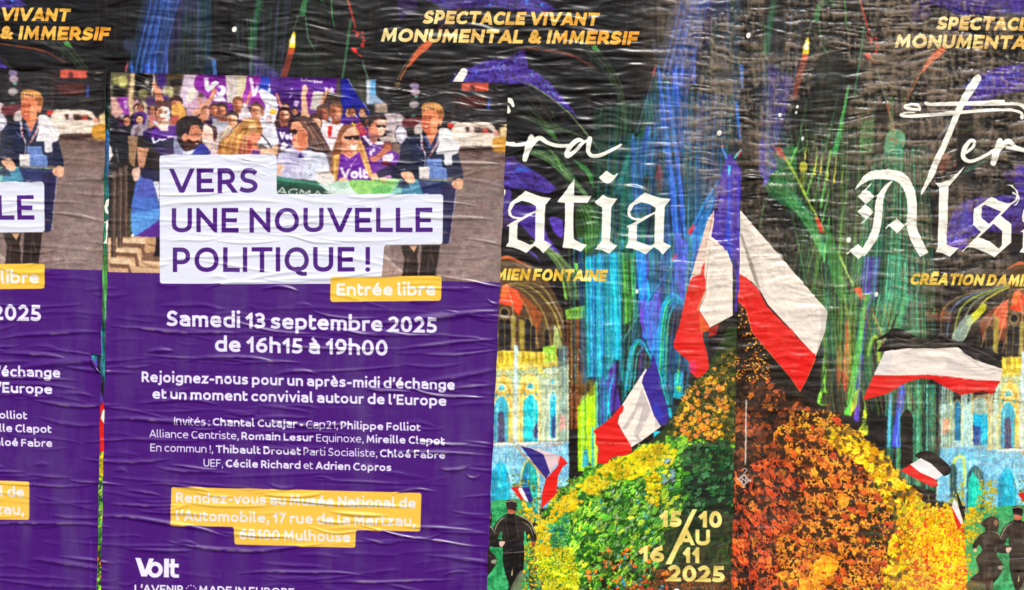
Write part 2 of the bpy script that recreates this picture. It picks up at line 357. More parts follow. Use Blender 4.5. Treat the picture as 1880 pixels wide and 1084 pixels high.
def paint_volt(c):
    rnd = random.Random(5)
    # --- the crowd photograph
    c.part('printed_photograph')
    ph = [(150, 100), (960, 100), (960, 519.8), (150, 498.6)]
    c.poly(ph, (118, 98, 94))
    c.frame()
    # street, blurred
    c.poly([(640, 100), (960, 100), (960, 262), (640, 262)], (40, 36, 36))
    c.poly([(640, 262), (960, 262), (960, 350), (640, 340)], (128, 106, 98))
    c.poly([(700, 330), (960, 330), (960, 520), (690, 514)], (132, 112, 108))
    c.poly([(840, 262), (960, 262), (960, 300), (840, 290)], (104, 84, 78))
    c.poly([(850, 440), (960, 400), (960, 520), (820, 515)], (148, 128, 122), .6)
    c.poly([(150, 100), (400, 100), (400, 300), (150, 300)], (88, 72, 66))
    c.poly([(380, 100), (640, 100), (640, 260), (380, 260)], (108, 62, 128))
    c.frame(200, 130, 6.775)
    for q, col in (([(30, 20), (240, 20), (240, 220), (60, 300), (30, 300)], (96, 92, 66)), ([(60, 180), (240, 240), (200, 330), (60, 320)], (28, 26, 24)),
                   ([(330, 30), (560, 20), (520, 260), (340, 330)], (30, 26, 26)), ([(720, 40), (950, 40), (950, 220), (720, 260)], (96, 84, 60)),
                   ([(760, 110), (950, 100), (950, 190), (760, 200)], (40, 30, 30)), ([(590, 30), (715, 40), (740, 380), (640, 360)], (62, 34, 110)),
                   ([(940, 40), (1180, 50), (1060, 500), (860, 420)], (206, 184, 204)), ([(110, 340), (260, 330), (300, 560), (200, 580)], (132, 50, 150)),
                   ([(460, 330), (760, 360), (700, 560), (480, 560)], (74, 42, 92)), ([(980, 380), (1260, 300), (1300, 560), (960, 560)], (188, 150, 170)),
                   ([(1450, 50), (1626, 60), (1626, 420), (1500, 420)], (214, 200, 190)), ([(0, 560), (120, 580), (160, 1000), (0, 1084)], (36, 34, 44)),
                   ([(120, 600), (260, 600), (280, 900), (160, 900)], (70, 34, 70)), ([(240, 560), (470, 560), (430, 1084), (200, 1084)], (66, 48, 42))):
        c.poly(q, col)
    c.ell(180, 140, 60, 70, (196, 190, 120)); c.ell(90, 120, 40, 50, (150, 148, 90)); c.ell(430, 280, 60, 60, (124, 118, 80)); c.ell(480, 150, 30, 40, (170, 160, 150))
    c.poly([(280, 30), (335, 30), (310, 250), (300, 480), (360, 760), (370, 1000), (310, 1000), (270, 600), (240, 400)], (214, 186, 142))
    c.poly([(420, 360), (480, 420), (500, 720), (420, 730)], (196, 178, 146)); c.poly([(30, 350), (90, 340), (190, 520), (100, 600), (40, 540)], (206, 160, 152))
    c.ell(1030, 290, 50, 110, (226, 214, 196), rot=20); c.ell(700, 250, 40, 60, (170, 160, 128)); c.ell(770, 270, 36, 70, (176, 168, 120))
    c.ell(210, 390, 18, 26, (232, 210, 240)); c.ell(215, 450, 18, 26, (232, 210, 240)); c.ell(180, 570, 30, 24, (216, 200, 205)); c.ell(355, 375, 18, 24, (220, 186, 220))
    c.poly([(300, 390), (375, 390), (370, 510), (300, 510)], (206, 150, 140))
    c.frame()
    c.blur([(198, 100), (940, 100), (940, 320), (198, 320)], 1.6)
    # flags and placards behind the crowd
    c.frame(200, 130, 6.775)
    c.part('printed_flag', c.names.index(('printed_photograph', 0)) if ('printed_photograph', 0) in c.names else 1)
    c.blob([(1130, 40), (1440, 40), (1460, 130), (1430, 330), (1300, 400), (1180, 300), (1070, 200)], (136, 44, 152))
    c.blob([(1200, 60), (1440, 50), (1450, 150), (1330, 110)], (104, 32, 128))
    c.poly([(1190, 90), (1240, 90), (1250, 190), (1330, 120), (1370, 160), (1240, 270), (1195, 230)], (246, 236, 252))
    c.ell(1400, 250, 60, 70, (240, 228, 250)); c.ell(1370, 240, 26, 34, (140, 60, 160)); c.poly([(1300, 300), (1420, 320), (1470, 390), (1300, 380)], (236, 226, 248))
    c.poly([(1460, 400), (1530, 400), (1530, 470), (1460, 460)], (120, 40, 140))
    c.cur = 1
    c.frame(400, 130, 6.775)
    c.poly([(100, 50), (380, 60), (340, 400), (120, 400)], (212, 198, 190)); c.poly([(255, 55), (370, 60), (330, 330), (250, 330)], (222, 204, 168)); c.poly([(150, 60), (180, 60), (180, 380), (150, 380)], (190, 176, 172))
    c.part('printed_flag', 1)
    c.blob([(380, 60), (540, 70), (530, 260), (580, 440), (420, 400), (310, 380), (350, 200)], (150, 50, 160)); c.blob([(320, 300), (420, 330), (400, 400), (330, 390)], (176, 80, 182))
    c.poly([(390, 80), (440, 90), (450, 240), (490, 170), (520, 200), (470, 330), (430, 330)], (240, 226, 248))
    c.part('printed_flag', 1)
    c.poly([(540, 70), (655, 70), (650, 160), (700, 200), (715, 310), (600, 300), (505, 240)], (38, 66, 176)); c.line([(650, 170), (640, 290)], 26, (206, 206, 226))
    c.part('printed_placard', 1)
    c.poly([(655, 75), (1480, 95), (1470, 250), (1320, 260), (1190, 240), (1190, 480), (750, 470), (650, 200)], (82, 34, 126))
    c.poly([(860, 85), (1480, 95), (1470, 280), (1320, 265), (860, 215)], (92, 36, 142)); c.poly([(730, 250), (1030, 250), (1030, 470), (760, 470)], (66, 26, 104))
    c.blob([(1120, 240), (1195, 250), (1200, 350), (1140, 480), (1110, 400)], (122, 46, 140))
    text(c, "Schengen!", 1036, 128, 1302, 160, 44, 17, (246, 240, 252)); text(c, "Volt", 1325, 265, 1448, 280, 60, 18, (246, 240, 252), gap=3)
    c.cur = 1
    c.poly([(1190, 255), (1315, 268), (1310, 420), (1240, 500), (1145, 480)], (196, 186, 180)); c.poly([(1315, 270), (1545, 290), (1545, 420), (1320, 420)], (72, 60, 54)); c.poly([(1480, 95), (1530, 95), (1540, 300), (1470, 280)], (84, 70, 58))
    for q in ([(905, 215), (935, 220), (930, 250)], [(890, 340), (915, 300), (928, 310), (900, 348)], [(960, 360), (1022, 380), (985, 455), (928, 425)]): c.poly(q, (206, 178, 226))
    c.part('printed_flag', 1)
    c.frame(600, 130, 6.775)
    c.poly([(170, 95), (245, 95), (540, 520), (510, 760), (190, 700)], (30, 32, 138)); c.poly([(245, 95), (270, 110), (545, 525), (535, 530)], (150, 160, 190)); c.poly([(200, 150), (260, 160), (330, 420), (210, 460)], (36, 44, 160), .6)
    c.cur = 1
    # blurred street furniture and traffic
    c.poly([(270, 105), (500, 110), (490, 400), (440, 400)], (62, 66, 56)); c.poly([(395, 130), (440, 130), (470, 400), (400, 300)], (80, 76, 70))
    c.poly([(495, 110), (610, 110), (610, 300), (740, 420), (495, 420)], (150, 176, 206)); c.poly([(550, 120), (608, 120), (600, 300), (550, 300)], (100, 168, 220)); c.poly([(495, 110), (535, 110), (530, 410), (495, 410)], (206, 210, 220)); c.poly([(600, 400), (740, 400), (760, 520), (600, 520)], (170, 146, 132))
    for x, y, r, col in ((880, 170, 40, (126, 104, 70)), (740, 240, 34, (92, 96, 92)), (1090, 190, 55, (150, 130, 170)), (1100, 270, 58, (186, 160, 176)), (1085, 420, 60, (176, 166, 170)), (1110, 325, 26, (110, 170, 146)), (1075, 565, 24, (90, 140, 116))):
        c.ell(x, y, r, r * .8, col, .85)
    c.blob([(700, 560), (900, 545), (990, 620), (960, 740), (720, 740)], (190, 172, 176)); c.blob([(960, 600), (1180, 580), (1180, 700), (960, 700)], (104, 50, 56)); c.blob([(1090, 700), (1180, 650), (1180, 780), (1090, 780)], (196, 180, 176))
    c.poly([(1560, 150), (1626, 150), (1626, 420), (1560, 420)], (56, 40, 36))
    c.frame(700, 180, 6.775)
    c.blob([(900, 340), (960, 312), (1300, 315), (1390, 350), (1470, 480), (1440, 600), (1000, 640), (890, 560), (870, 420)], (226, 208, 190)); c.poly([(1040, 360), (1320, 370), (1410, 440), (1060, 430)], (74, 54, 50)); c.poly([(1100, 330), (1160, 335), (1150, 470), (1090, 470)], (232, 200, 190))
    c.poly([(870, 610), (1460, 600), (1420, 680), (1060, 680)], (80, 58, 54)); c.ell(860, 345, 40, 28, (222, 60, 50)); c.ell(1290, 410, 40, 24, (226, 80, 66)); c.ell(1430, 440, 30, 40, (216, 140, 130))
    c.poly([(1470, 380), (1560, 330), (1560, 520), (1470, 500)], (220, 190, 140)); c.blob([(1390, 510), (1560, 500), (1540, 680), (1400, 670)], (196, 140, 54)); c.poly([(985, 690), (1560, 690), (1560, 790), (985, 790)], (112, 90, 84))
    c.poly([(960, -20), (1300, -20), (1290, 120), (980, 120)], (92, 40, 34), .8); c.poly([(880, 0), (915, 0), (915, 260), (880, 260)], (70, 58, 54)); c.poly([(1330, 0), (1360, 0), (1345, 150), (1310, 150)], (60, 76, 150))
    c.frame(460, 0, 3.871)
    c.poly([(1500, 590), (1690, 590), (1690, 650), (1500, 650)], (206, 92, 72)); c.ell(1575, 630, 20, 26, (90, 40, 36))
    c.frame()
    c.blur([(672, 100), (945, 100), (945, 285), (850, 285), (820, 215), (780, 215), (770, 250), (690, 250), (672, 200)], 1.3)
    c.part('printed_crowd', 1)
    c.frame(); q = random.Random(42)
    for k in range(46):
        x = q.uniform(232, 690); y = q.uniform(196, 232) + (8 if x > 560 else 0); r = q.uniform(6.5, 9.5); sk = q.choice([(226, 166, 134), (206, 136, 106), (176, 110, 86), (236, 190, 164)])
        c.blob([(x - r * 1.7, y + 34), (x - r * 1.5, y + r * 1.6), (x, y + r * 1.1), (x + r * 1.5, y + r * 1.6), (x + r * 1.7, y + 34)], q.choice([(84, 40, 130), (60, 34, 84), (190, 184, 196), (150, 140, 150), (40, 36, 50), (110, 60, 140)]))
        c.ell(x, y, r * .95, r * 1.2, q.choice([(60, 40, 36), (90, 60, 46), (40, 28, 28), (150, 104, 66)])); c.ell(x + q.uniform(-1, 1), y + r * .25, r * .7, r * .92, sk); c.ell(x - r * .3, y + r * .3, r * .3, r * .7, [v * .75 for v in sk], .7); c.line([(x - r * .45, y + r * .05), (x + r * .45, y + r * .02)], r * .22, [v * .4 for v in sk], .6); c.line([(x - r * .2, y + r * .75), (x + r * .25, y + r * .72)], r * .14, (120, 50, 46), .7)
    for k in range(60):
        x = q.uniform(230, 700); y = q.uniform(222, 290); c.ell(x, y, q.uniform(2, 6), q.uniform(3, 9), q.choice([(30, 22, 32), (46, 28, 50), (24, 18, 22), (90, 60, 60)]), .6)
    for x0, y0, x1, y1 in ((372, 215, 366, 178), (450, 200, 462, 168), (520, 205, 508, 172), (590, 190, 604, 164), (300, 190, 292, 160)): c.line([(x0, y0), (x1, y1)], (6, 4), SK2, .9)
    c.cur = 1
    # --- people, back row first
    def person():
        return c.part('printed_person', 1)
    c.frame(400, 130, 6.775)
    person(); c.poly([(200, 480), (330, 400), (420, 520), (430, 620), (180, 600)], (206, 190, 196)); head(c, 250, 420, 72, (116, 74, 54), SK2, SK3)
    person(); c.poly([(540, 220), (620, 260), (730, 340), (755, 480), (700, 660), (560, 600), (600, 440), (500, 260)], (226, 224, 238)); c.ell(690, 515, 45, 34, (240, 176, 50)); c.ell(640, 600, 40, 50, (196, 170, 170))
    person(); c.poly([(-60, 600), (120, 620), (220, 720), (200, 860), (-80, 900)], (182, 178, 190)); head(c, 45, 510, 84, (60, 42, 40), SK2, SK3, beard=(92, 50, 40))
    person(); head(c, 180, 620, 90, (58, 44, 42), SK1, SK2)
    person(); c.poly([(560, 640), (700, 660), (780, 880), (680, 960), (540, 800)], (214, 214, 226)); c.poly([(400, 620), (560, 620), (740, 700), (770, 900), (660, 980), (540, 900), (420, 1000), (380, 720)], (222, 222, 234)); c.line([(540, 790), (690, 980)], 26, (90, 76, 80)); c.line([(560, 620), (560, 780)], 3, (160, 150, 160)); head(c, 480, 500, 82, (84, 52, 42), SK1, SK2); c.poly([(680, 960), (760, 900), (740, 1040), (520, 1040), (500, 980)], SK1)
    person(); c.poly([(720, 700), (900, 680), (960, 760), (920, 960), (780, 960)], (66, 34, 96)); text(c, "Vol", 770, 850, 930, 862, 90, 22, (236, 228, 248), gap=3); head(c, 830, 560, 84, (64, 36, 38), SK1, SK3, hairshape=1, beard=(110, 66, 54)); c.line([(790, 560), (890, 555)], 10, (40, 26, 28)); c.poly([(820, 890), (880, 930), (800, 1000), (770, 960)], (236, 232, 240))
    person(); c.line([(1085, 560), (1070, 300), (1075, 200)], (90, 60, 26), (236, 180, 146)); c.ell(1085, 240, 36, 60, (240, 190, 156)); c.line([(1050, 540), (1140, 580)], 60, SK1)
    person(); head(c, 1310, 540, 90, (92, 66, 56), SK3, (120, 66, 52)); c.poly([(1270, 600), (1380, 640), (1400, 800), (1280, 760)], (222, 206, 210))
    person(); c.poly([(1300, 620), (1560, 660), (1560, 960), (1420, 1000), (1300, 800)], (224, 212, 216)); c.poly([(1370, 690), (1430, 690), (1410, 820), (1370, 820)], (206, 40, 40)); c.line([(1370, 830), (1470, 840)], 14, (150, 60, 80)); head(c, 1470, 520, 92, (120, 80, 60), SK2, SK3, smile=True)
    person(); head(c, 1220, 650, 84, (70, 44, 38), SK1, SK2)
    c.frame(200, 130, 6.775)
    person(); c.line([(1050, 540), (1160, 470), (1290, 330), (1310, 240)], (64, 56, 50, 34), (216, 152, 120)); c.ell(1310, 260, 30, 40, SK2)
    person(); head(c, 1210, 520, 62, (110, 70, 60), (226, 160, 140), SK2); head(c, 1310, 480, 60, (80, 52, 50), SK2, SK3)
    person(); head(c, 840, 440, 92, (58, 36, 34), SK2, SK3); c.blob([(770, 450), (900, 410), (960, 520), (940, 600), (850, 640), (790, 540)], (222, 158, 84)); c.poly([(760, 560), (880, 560), (860, 680), (770, 680)], (176, 84, 70))
    person(); c.line([(620, 380), (590, 230), (555, 140)], (70, 50, 34), SK2); c.line([(562, 30), (570, 150)], 16, (236, 216, 214)); c.line([(560, 190), (540, 310)], 18, (240, 216, 206))
    c.poly([(430, 760), (560, 700), (840, 690), (850, 900), (800, 1040), (500, 1060), (420, 900)], (54, 30, 84)); c.poly([(520, 760), (600, 700), (840, 690), (845, 830), (540, 880)], (92, 40, 138)); c.poly([(440, 830), (820, 860), (800, 960), (440, 960)], (30, 26, 58))
    c.poly([(528, 838), (556, 826), (580, 880), (640, 832), (660, 850), (590, 905), (560, 912)], (240, 232, 250)); c.line([(650, 870), (720, 850)], 22, (236, 226, 248)); c.line([(730, 832), (800, 826)], 14, (236, 226, 248))
    c.poly([(500, 560), (600, 560), (600, 640), (520, 680)], (200, 120, 110)); c.poly([(530, 630), (620, 640), (600, 690)], (216, 220, 240))
    head(c, 680, 530, 112, (70, 40, 38), (252, 226, 206), SK2, lit=1); c.poly([(610, 680), (750, 660), (740, 750), (650, 750)], (250, 226, 212)); c.ell(668, 560, 26, 22, (255, 246, 236)); c.blob([(730, 490), (765, 500), (760, 600), (735, 590)], (210, 220, 236))
    for k in range(9): c.line([(600 + 18 * k, 450 - (k % 3) * 12), (590 + 20 * k, 380 - (k % 2) * 20)], 9, (92, 52, 44))
    person(); c.poly([(1340, 620), (1480, 640), (1560, 760), (1500, 900), (1350, 900), (1240, 700)], (178, 174, 186))
    c.ell(1130, 790, 40, 60, (210, 140, 110))
    c.blob([(1180, 690), (1290, 690), (1345, 800), (1330, 900), (1270, 1084), (1180, 1000)], (236, 196, 180)); c.blob([(1210, 670), (1330, 700), (1350, 830), (1310, 900), (1290, 740)], (70, 44, 44)); c.poly([(1290, 880), (1400, 900), (1420, 1084), (1240, 1084)], (206, 180, 190))
    c.line([(1190, 800), (1300, 800)], 10, (150, 90, 80)); c.line([(1200, 890), (1250, 910), (1290, 880)], 16, (250, 240, 236)); c.ell(1240, 850, 20, 14, (250, 220, 206))
    for k in range(16): c.ell(1330 + rnd.random() * 110, 920 + rnd.random() * 120, 9, 7, rnd.choice([(80, 60, 90), (226, 200, 206), (150, 130, 150)]))
    person(); c.poly([(810, 820), (900, 820), (1060, 960), (1080, 1084), (810, 1084)], (150, 150, 178)); c.poly([(1050, 920), (1180, 900), (1260, 1000), (1270, 1084), (1000, 1084)], (58, 62, 140)); c.poly([(900, 1000), (1080, 980), (1040, 1040), (940, 1060)], (226, 224, 240))
    for k in range(12): c.line([(815 + k * 14, 830 + k * 12), (810 + k * 16, 1084)], 3, (90, 92, 130))
    c.blob([(850, 640), (960, 570), (1120, 590), (1180, 680), (1150, 760), (1080, 720), (1000, 840), (960, 1000), (880, 920), (840, 760)], (42, 30, 34)); c.blob([(1030, 680), (1120, 690), (1160, 780), (1130, 830), (1140, 890), (1080, 960), (1000, 940), (960, 860), (1000, 780)], (214, 136, 104))
    c.blob([(980, 850), (1060, 880), (1130, 870), (1120, 930), (1060, 970), (960, 1000), (930, 900)], (76, 44, 40)); c.ell(950, 830, 40, 50, SK2); c.line([(1010, 800), (1160, 790)], 9, (50, 30, 34)); c.ell(1120, 800, 28, 20, (150, 100, 90)); c.ell(1095, 905, 22, 9, (240, 210, 190))
    for k in range(14): c.line([(880 + k * 20, 640 - (k % 3) * 16), (930 + k * 18, 700 + (k % 4) * 10)], 7, (96, 74, 70), .7)
    # woman with tied fair hair seen in profile
    c.frame(400, 130, 6.775)
    person()
    c.blob([(230, 720), (300, 620), (420, 590), (530, 640), (560, 760), (520, 800), (420, 780), (330, 800), (320, 900), (240, 1040), (0, 1040), (60, 860), (140, 790)], (176, 116, 66))
    c.blob([(330, 800), (440, 760), (520, 790), (540, 860), (500, 900), (500, 960), (430, 1040), (300, 1040), (310, 880)], (216, 130, 98)); c.blob([(330, 860), (420, 900), (400, 1030), (250, 1030)], (170, 80, 66))
    for k in range(34):
        x = 60 + rnd.random() * 420; y = 620 + rnd.random() * 180
        c.line([(x, y), (x - 60 - rnd.random() * 80, y + 60 + rnd.random() * 160), (x - 120, y + 330)], (5, 8, 3), rnd.choice([(236, 190, 116), (120, 74, 44), (226, 170, 96), (92, 56, 38), (250, 216, 150)]), .8, curve=True)
    c.ell(400, 650, 90, 46, (222, 178, 110), .8); c.ell(340, 690, 60, 40, (140, 92, 50), .6); c.poly([(250, 790), (300, 800), (250, 1040), (225, 1040)], (232, 170, 96)); c.ell(510, 850, 12, 8, (130, 40, 40)); c.ell(440, 720, 60, 26, (240, 200, 150), .7)
    c.poly([(430, 990), (540, 1000), (520, 1040), (410, 1040)], (96, 44, 120))
    # woman in a lilac shirt with dark flowing hair
    person()
    c.frame(500, 250, 6.775)
    c.blob([(70, 250), (130, 190), (270, 130), (360, 190), (480, 160), (640, 200), (700, 330), (715, 560), (600, 600), (400, 540), (60, 500)], (186, 180, 214)); c.poly([(440, 190), (640, 210), (700, 340), (712, 545), (500, 555), (360, 520)], (206, 208, 228)); c.poly([(270, 130), (350, 200), (330, 280), (290, 240)], (170, 162, 204)); c.poly([(350, 205), (400, 270), (320, 270)], (60, 44, 110))
    c.line([(430, 230), (300, 520)], 7, (226, 226, 240)); c.line([(350, 200), (390, 280)], 4, (110, 100, 150)); c.poly([(240, 350), (350, 370), (320, 480), (240, 440)], (216, 216, 238), .7); c.line([(465, 490), (500, 470)], 9, (60, 50, 90)); c.poly([(70, 330), (150, 380), (120, 480), (65, 480)], SK1); c.poly([(90, 420), (150, 390), (130, 470)], (240, 236, 236))
    c.blob([(250, 120), (430, 90), (430, 150), (350, 200), (280, 150)], SK2)
    c.frame(400, 130, 6.775)
    c.blob([(930, 640), (1010, 590), (1120, 620), (1130, 760), (1110, 900), (1010, 960), (950, 930), (925, 880), (935, 800), (905, 760)], (226, 150, 118)); c.blob([(1010, 760), (1110, 780), (1080, 960), (1000, 960)], (196, 112, 82))
    c.blob([(940, 640), (980, 580), (1100, 570), (1230, 660), (1300, 800), (1390, 1000), (1300, 1010), (1180, 1000), (1120, 880), (1130, 780), (1060, 700), (1020, 640)], (84, 60, 56))
    for k in range(40):
        t = rnd.random()
        c.line([(1020 + t * 130, 600 + t * 60), (1110 + t * 130, 760 + 20 * rnd.random()), (1160 + t * 220, 930 + 60 * rnd.random())], (5, 8, 4), rnd.choice([(140, 104, 90), (52, 36, 38), (176, 136, 116), (110, 78, 68), (40, 28, 30)]), .8, curve=True)
    c.line([(890, 740), (1070, 748)], 9, (120, 60, 40)); c.ell(955, 762, 34, 34, (40, 24, 28)); c.ell(905, 755, 16, 26, (50, 30, 30)); c.ell(950, 862, 22, 9, (150, 50, 46)); c.ell(1100, 840, 12, 20, SK2)
    # young man with mirrored glasses
    c.frame(600, 130, 6.775)
    person()
    c.poly([(450, 860), (600, 880), (760, 900), (840, 1084), (440, 1084)], (98, 42, 140)); c.poly([(430, 800), (520, 830), (580, 900), (460, 1000)], (66, 32, 90)); c.poly([(530, 1000), (590, 960), (640, 1084), (560, 1084)], (230, 222, 244)); c.blob([(590, 880), (700, 890), (690, 920), (600, 915)], (246, 236, 236))
    c.blob([(520, 640), (720, 590), (735, 700), (700, 800), (640, 830), (600, 900), (530, 860), (520, 760)], (206, 126, 98)); c.blob([(640, 610), (725, 600), (730, 700), (700, 800), (640, 790)], (236, 186, 160)); c.blob([(510, 640), (530, 560), (620, 525), (720, 560), (740, 630), (640, 600), (560, 660), (530, 720)], (58, 38, 40)); c.poly([(610, 675), (740, 672), (738, 715), (700, 716), (680, 690), (660, 716), (620, 716)], (46, 28, 32)); c.line([(630, 778), (690, 772)], 9, (146, 60, 50)); c.poly([(520, 780), (640, 800), (600, 880), (530, 860)], (140, 90, 86))
    # the small flag on a stick and the star
    c.part('printed_flag', 1)
    c.poly([(360, 660), (420, 630), (515, 790), (430, 830)], (150, 30, 70))
    for k in range(6): c.line([(372 + k * 13, 672 + k * 24), (432 + k * 14, 640 + k * 24)], 7, (236, 176, 120))
    c.poly([(320, 630), (335, 665), (372, 662), (350, 700), (370, 740), (325, 715), (285, 712), (300, 680)], (240, 214, 60)); c.poly([(440, 820), (480, 815), (580, 910), (545, 940)], (226, 216, 232)); c.line([(330, 545), (385, 585)], 14, (226, 206, 180)); c.line([(560, 930), (700, 970)], 10, (236, 226, 240))
    c.part('printed_megaphone', 1)
    c.poly([(650, 840), (850, 750), (900, 880), (680, 880)], (196, 176, 168)); c.ell(925, 800, 82, 122, (62, 56, 66), rot=-8); c.ell(928, 800, 72, 112, (196, 190, 204), rot=-8); c.ell(935, 810, 34, 52, (226, 222, 234)); c.line([(820, 900), (800, 1000)], 20, (70, 70, 70)); c.line([(820, 1000), (860, 1084)], 14, (226, 226, 226)); c.line([(800, 890), (900, 880)], 10, (206, 200, 200))
    c.cur = len(c.names) - 4
    person(); c.poly([(700, 1010), (820, 1000), (900, 1040), (880, 1200), (700, 1200)], (110, 50, 150)); c.blob([(700, 920), (770, 890), (810, 940), (790, 1010), (700, 1010)], (150, 78, 60)); c.line([(740, 990), (620, 1060), (540, 1120)], (50, 60, 60), (176, 100, 76))
    c.frame(500, 250, 6.775)
    c.blob([(1240, 200), (1500, 190), (1560, 260), (1500, 400), (1420, 470), (1270, 450), (1200, 300)], (112, 52, 150)); c.line([(1460, 130), (1300, 280), (1200, 300)], (80, 70, 60), (196, 116, 86)); c.poly([(1210, 170), (1250, 180), (1240, 250), (1205, 230)], (226, 220, 244)); c.blob([(1370, 260), (1490, 220), (1500, 300), (1400, 330)], (226, 216, 226)); c.blob([(1360, 320), (1470, 330), (1440, 365), (1380, 350)], (120, 30, 40))
    c.poly([(1300, 440), (1480, 350), (1600, 380), (1600, 545), (1320, 545)], (46, 30, 70)); c.blob([(1400, 500), (1480, 490), (1470, 545), (1410, 545)], (176, 120, 170)); c.blob([(1340, 530), (1400, 515), (1410, 560), (1350, 580)], SK1)
    # laughing woman with long fair hair and sunglasses
    person()
    c.blob([(740, 300), (760, 180), (860, -60), (1010, -60), (1100, 60), (1160, 250), (1250, 540), (1170, 545), (760, 545)], (150, 100, 66))
    c.poly([(830, 270), (870, 210), (960, 240), (1070, 200), (1200, 270), (1290, 380), (1300, 545), (800, 545)], (106, 40, 148)); c.poly([(860, 210), (960, 285), (1060, 210), (1050, 130), (870, 130)], (236, 168, 138)); c.line([(900, 260), (980, 370), (1050, 270)], 5, (230, 210, 200)); c.ell(982, 380, 8, 10, (240, 230, 230))
    c.blob([(760, 260), (830, 230), (830, 360), (800, 545), (755, 540), (765, 400)], (226, 170, 92)); c.blob([(1090, 30), (1140, 130), (1200, 320), (1250, 540), (1190, 480), (1120, 300), (1070, 160)], (232, 178, 104)); c.poly([(1240, 470), (1290, 460), (1330, 545), (1230, 545)], SK1)
    for k in range(14): c.line([(1085 + k * 3, 60 + k * 9), (1130 + k * 5, 260 + k * 6), (1180 + k * 6, 480)], 4, rnd.choice([(250, 214, 146), (176, 120, 62), (206, 150, 80)]), .8, curve=True)
    for k in range(9): c.line([(770 + k * 7, 260), (768 + k * 6, 400), (765 + k * 5, 540)], 4, rnd.choice([(250, 214, 146), (156, 104, 56)]), .8, curve=True)
    text(c, "Volt", 848, 524, 1188, 530, 124, 20, (240, 232, 252), gap=2)
    c.blob([(820, 545), (880, 510), (940, 545), (910, 600), (870, 590)], SK1)
    c.frame(600, 130, 6.775)
    c.ell(300, 840, 118, 165, (230, 158, 126)); c.blob([(190, 730), (290, 680), (400, 760), (380, 800), (280, 770), (200, 800)], (240, 190, 160)); c.blob([(120, 850), (170, 720), (260, 670), (340, 690), (250, 740), (190, 830), (180, 1000), (60, 1060)], (140, 88, 62)); c.blob([(340, 690), (400, 760), (420, 900), (470, 1060), (430, 1084), (400, 960), (390, 820)], (200, 140, 84))
    c.poly([(215, 818), (330, 812), (410, 802), (408, 850), (350, 860), (325, 835), (300, 862), (230, 860)], (36, 26, 34)); c.blob([(290, 915), (340, 935), (375, 910), (360, 965), (310, 965)], (255, 248, 246)); c.line([(280, 905), (380, 900)], 6, (150, 60, 54))
    c.ell(355, 885, 16, 14, (252, 206, 180)); c.blob([(190, 880), (260, 960), (330, 1010), (300, 1060), (200, 1020)], (206, 122, 96), .8)
    # man in a navy blazer with a white jumper over his shoulder
    person()
    c.frame(700, 180, 6.775)
    c.blob([(250, 580), (350, 480), (500, 450), (720, 440), (830, 520), (940, 680), (1000, 860), (1010, 1010), (900, 1010), (860, 1000), (200, 1010), (170, 880), (220, 760)], (36, 40, 66)); c.blob([(170, 870), (320, 700), (480, 860), (400, 1000), (160, 990)], (28, 30, 52)); c.line([(440, 580), (500, 660)], (16, 5), (136, 152, 196)); c.line([(270, 800), (420, 840)], 9, (70, 80, 116)); c.line([(340, 620), (470, 650)], 10, (74, 84, 124)); c.line([(230, 900), (300, 890)], 12, (130, 140, 170)); c.line([(860, 850), (960, 860)], 10, (116, 124, 150))
    c.poly([(560, 760), (750, 760), (760, 870), (810, 880), (820, 1015), (570, 1005)], (108, 132, 190)); c.line([(600, 860), (800, 880)], 7, (160, 176, 216)); c.line([(620, 800), (640, 1000)], 5, (80, 100, 160)); c.line([(700, 780), (700, 870)], 5, (76, 96, 156))
    c.poly([(470, 855), (600, 860), (590, 1010), (470, 1000)], (226, 216, 210)); c.line([(500, 985), (545, 988)], 10, (120, 110, 110)); c.line([(480, 880), (590, 884)], 5, (180, 170, 166))
    c.blob([(560, 470), (600, 420), (720, 400), (720, 500), (640, 600), (600, 570)], (226, 140, 104)); c.poly([(500, 470), (560, 480), (600, 640), (520, 580)], (30, 32, 54)); c.poly([(530, 480), (560, 470), (625, 600), (600, 640)], (80, 92, 140)); c.poly([(700, 420), (740, 470), (640, 640), (610, 620)], (50, 54, 86))
    c.line([(495, 450), (510, 620), (545, 700), (540, 860)], (26, 26, 14, 8), (206, 196, 206), curve=True); c.line([(720, 460), (690, 580), (580, 750)], (26, 30, 26), (190, 160, 160), curve=True)
    for x, y in ((508, 560), (515, 610), (520, 650), (660, 620), (620, 690), (600, 720)): c.ell(x, y, 10, 13, (150, 50, 60))
    c.blob([(720, 390), (790, 365), (860, 400), (880, 490), (970, 570), (950, 680), (880, 720), (880, 820), (790, 830), (780, 700), (680, 690), (720, 560)], (236, 230, 232)); c.line([(740, 490), (880, 490)], 5, (190, 180, 186)); c.line([(700, 620), (860, 640), (940, 660)], 6, (200, 190, 196)); c.line([(790, 700), (880, 700)], 6, (196, 188, 192)); c.blob([(820, 500), (900, 540), (880, 660), (800, 640)], (246, 242, 244), .8); c.line([(760, 560), (780, 700)], 6, (206, 198, 204))
    c.ell(610, 290, 104, 180, (226, 132, 92)); c.blob([(510, 250), (620, 250), (600, 440), (530, 420), (505, 340)], (206, 104, 70), .8); c.blob([(620, 270), (700, 260), (700, 380), (640, 440), (610, 380)], (240, 160, 118), .8)
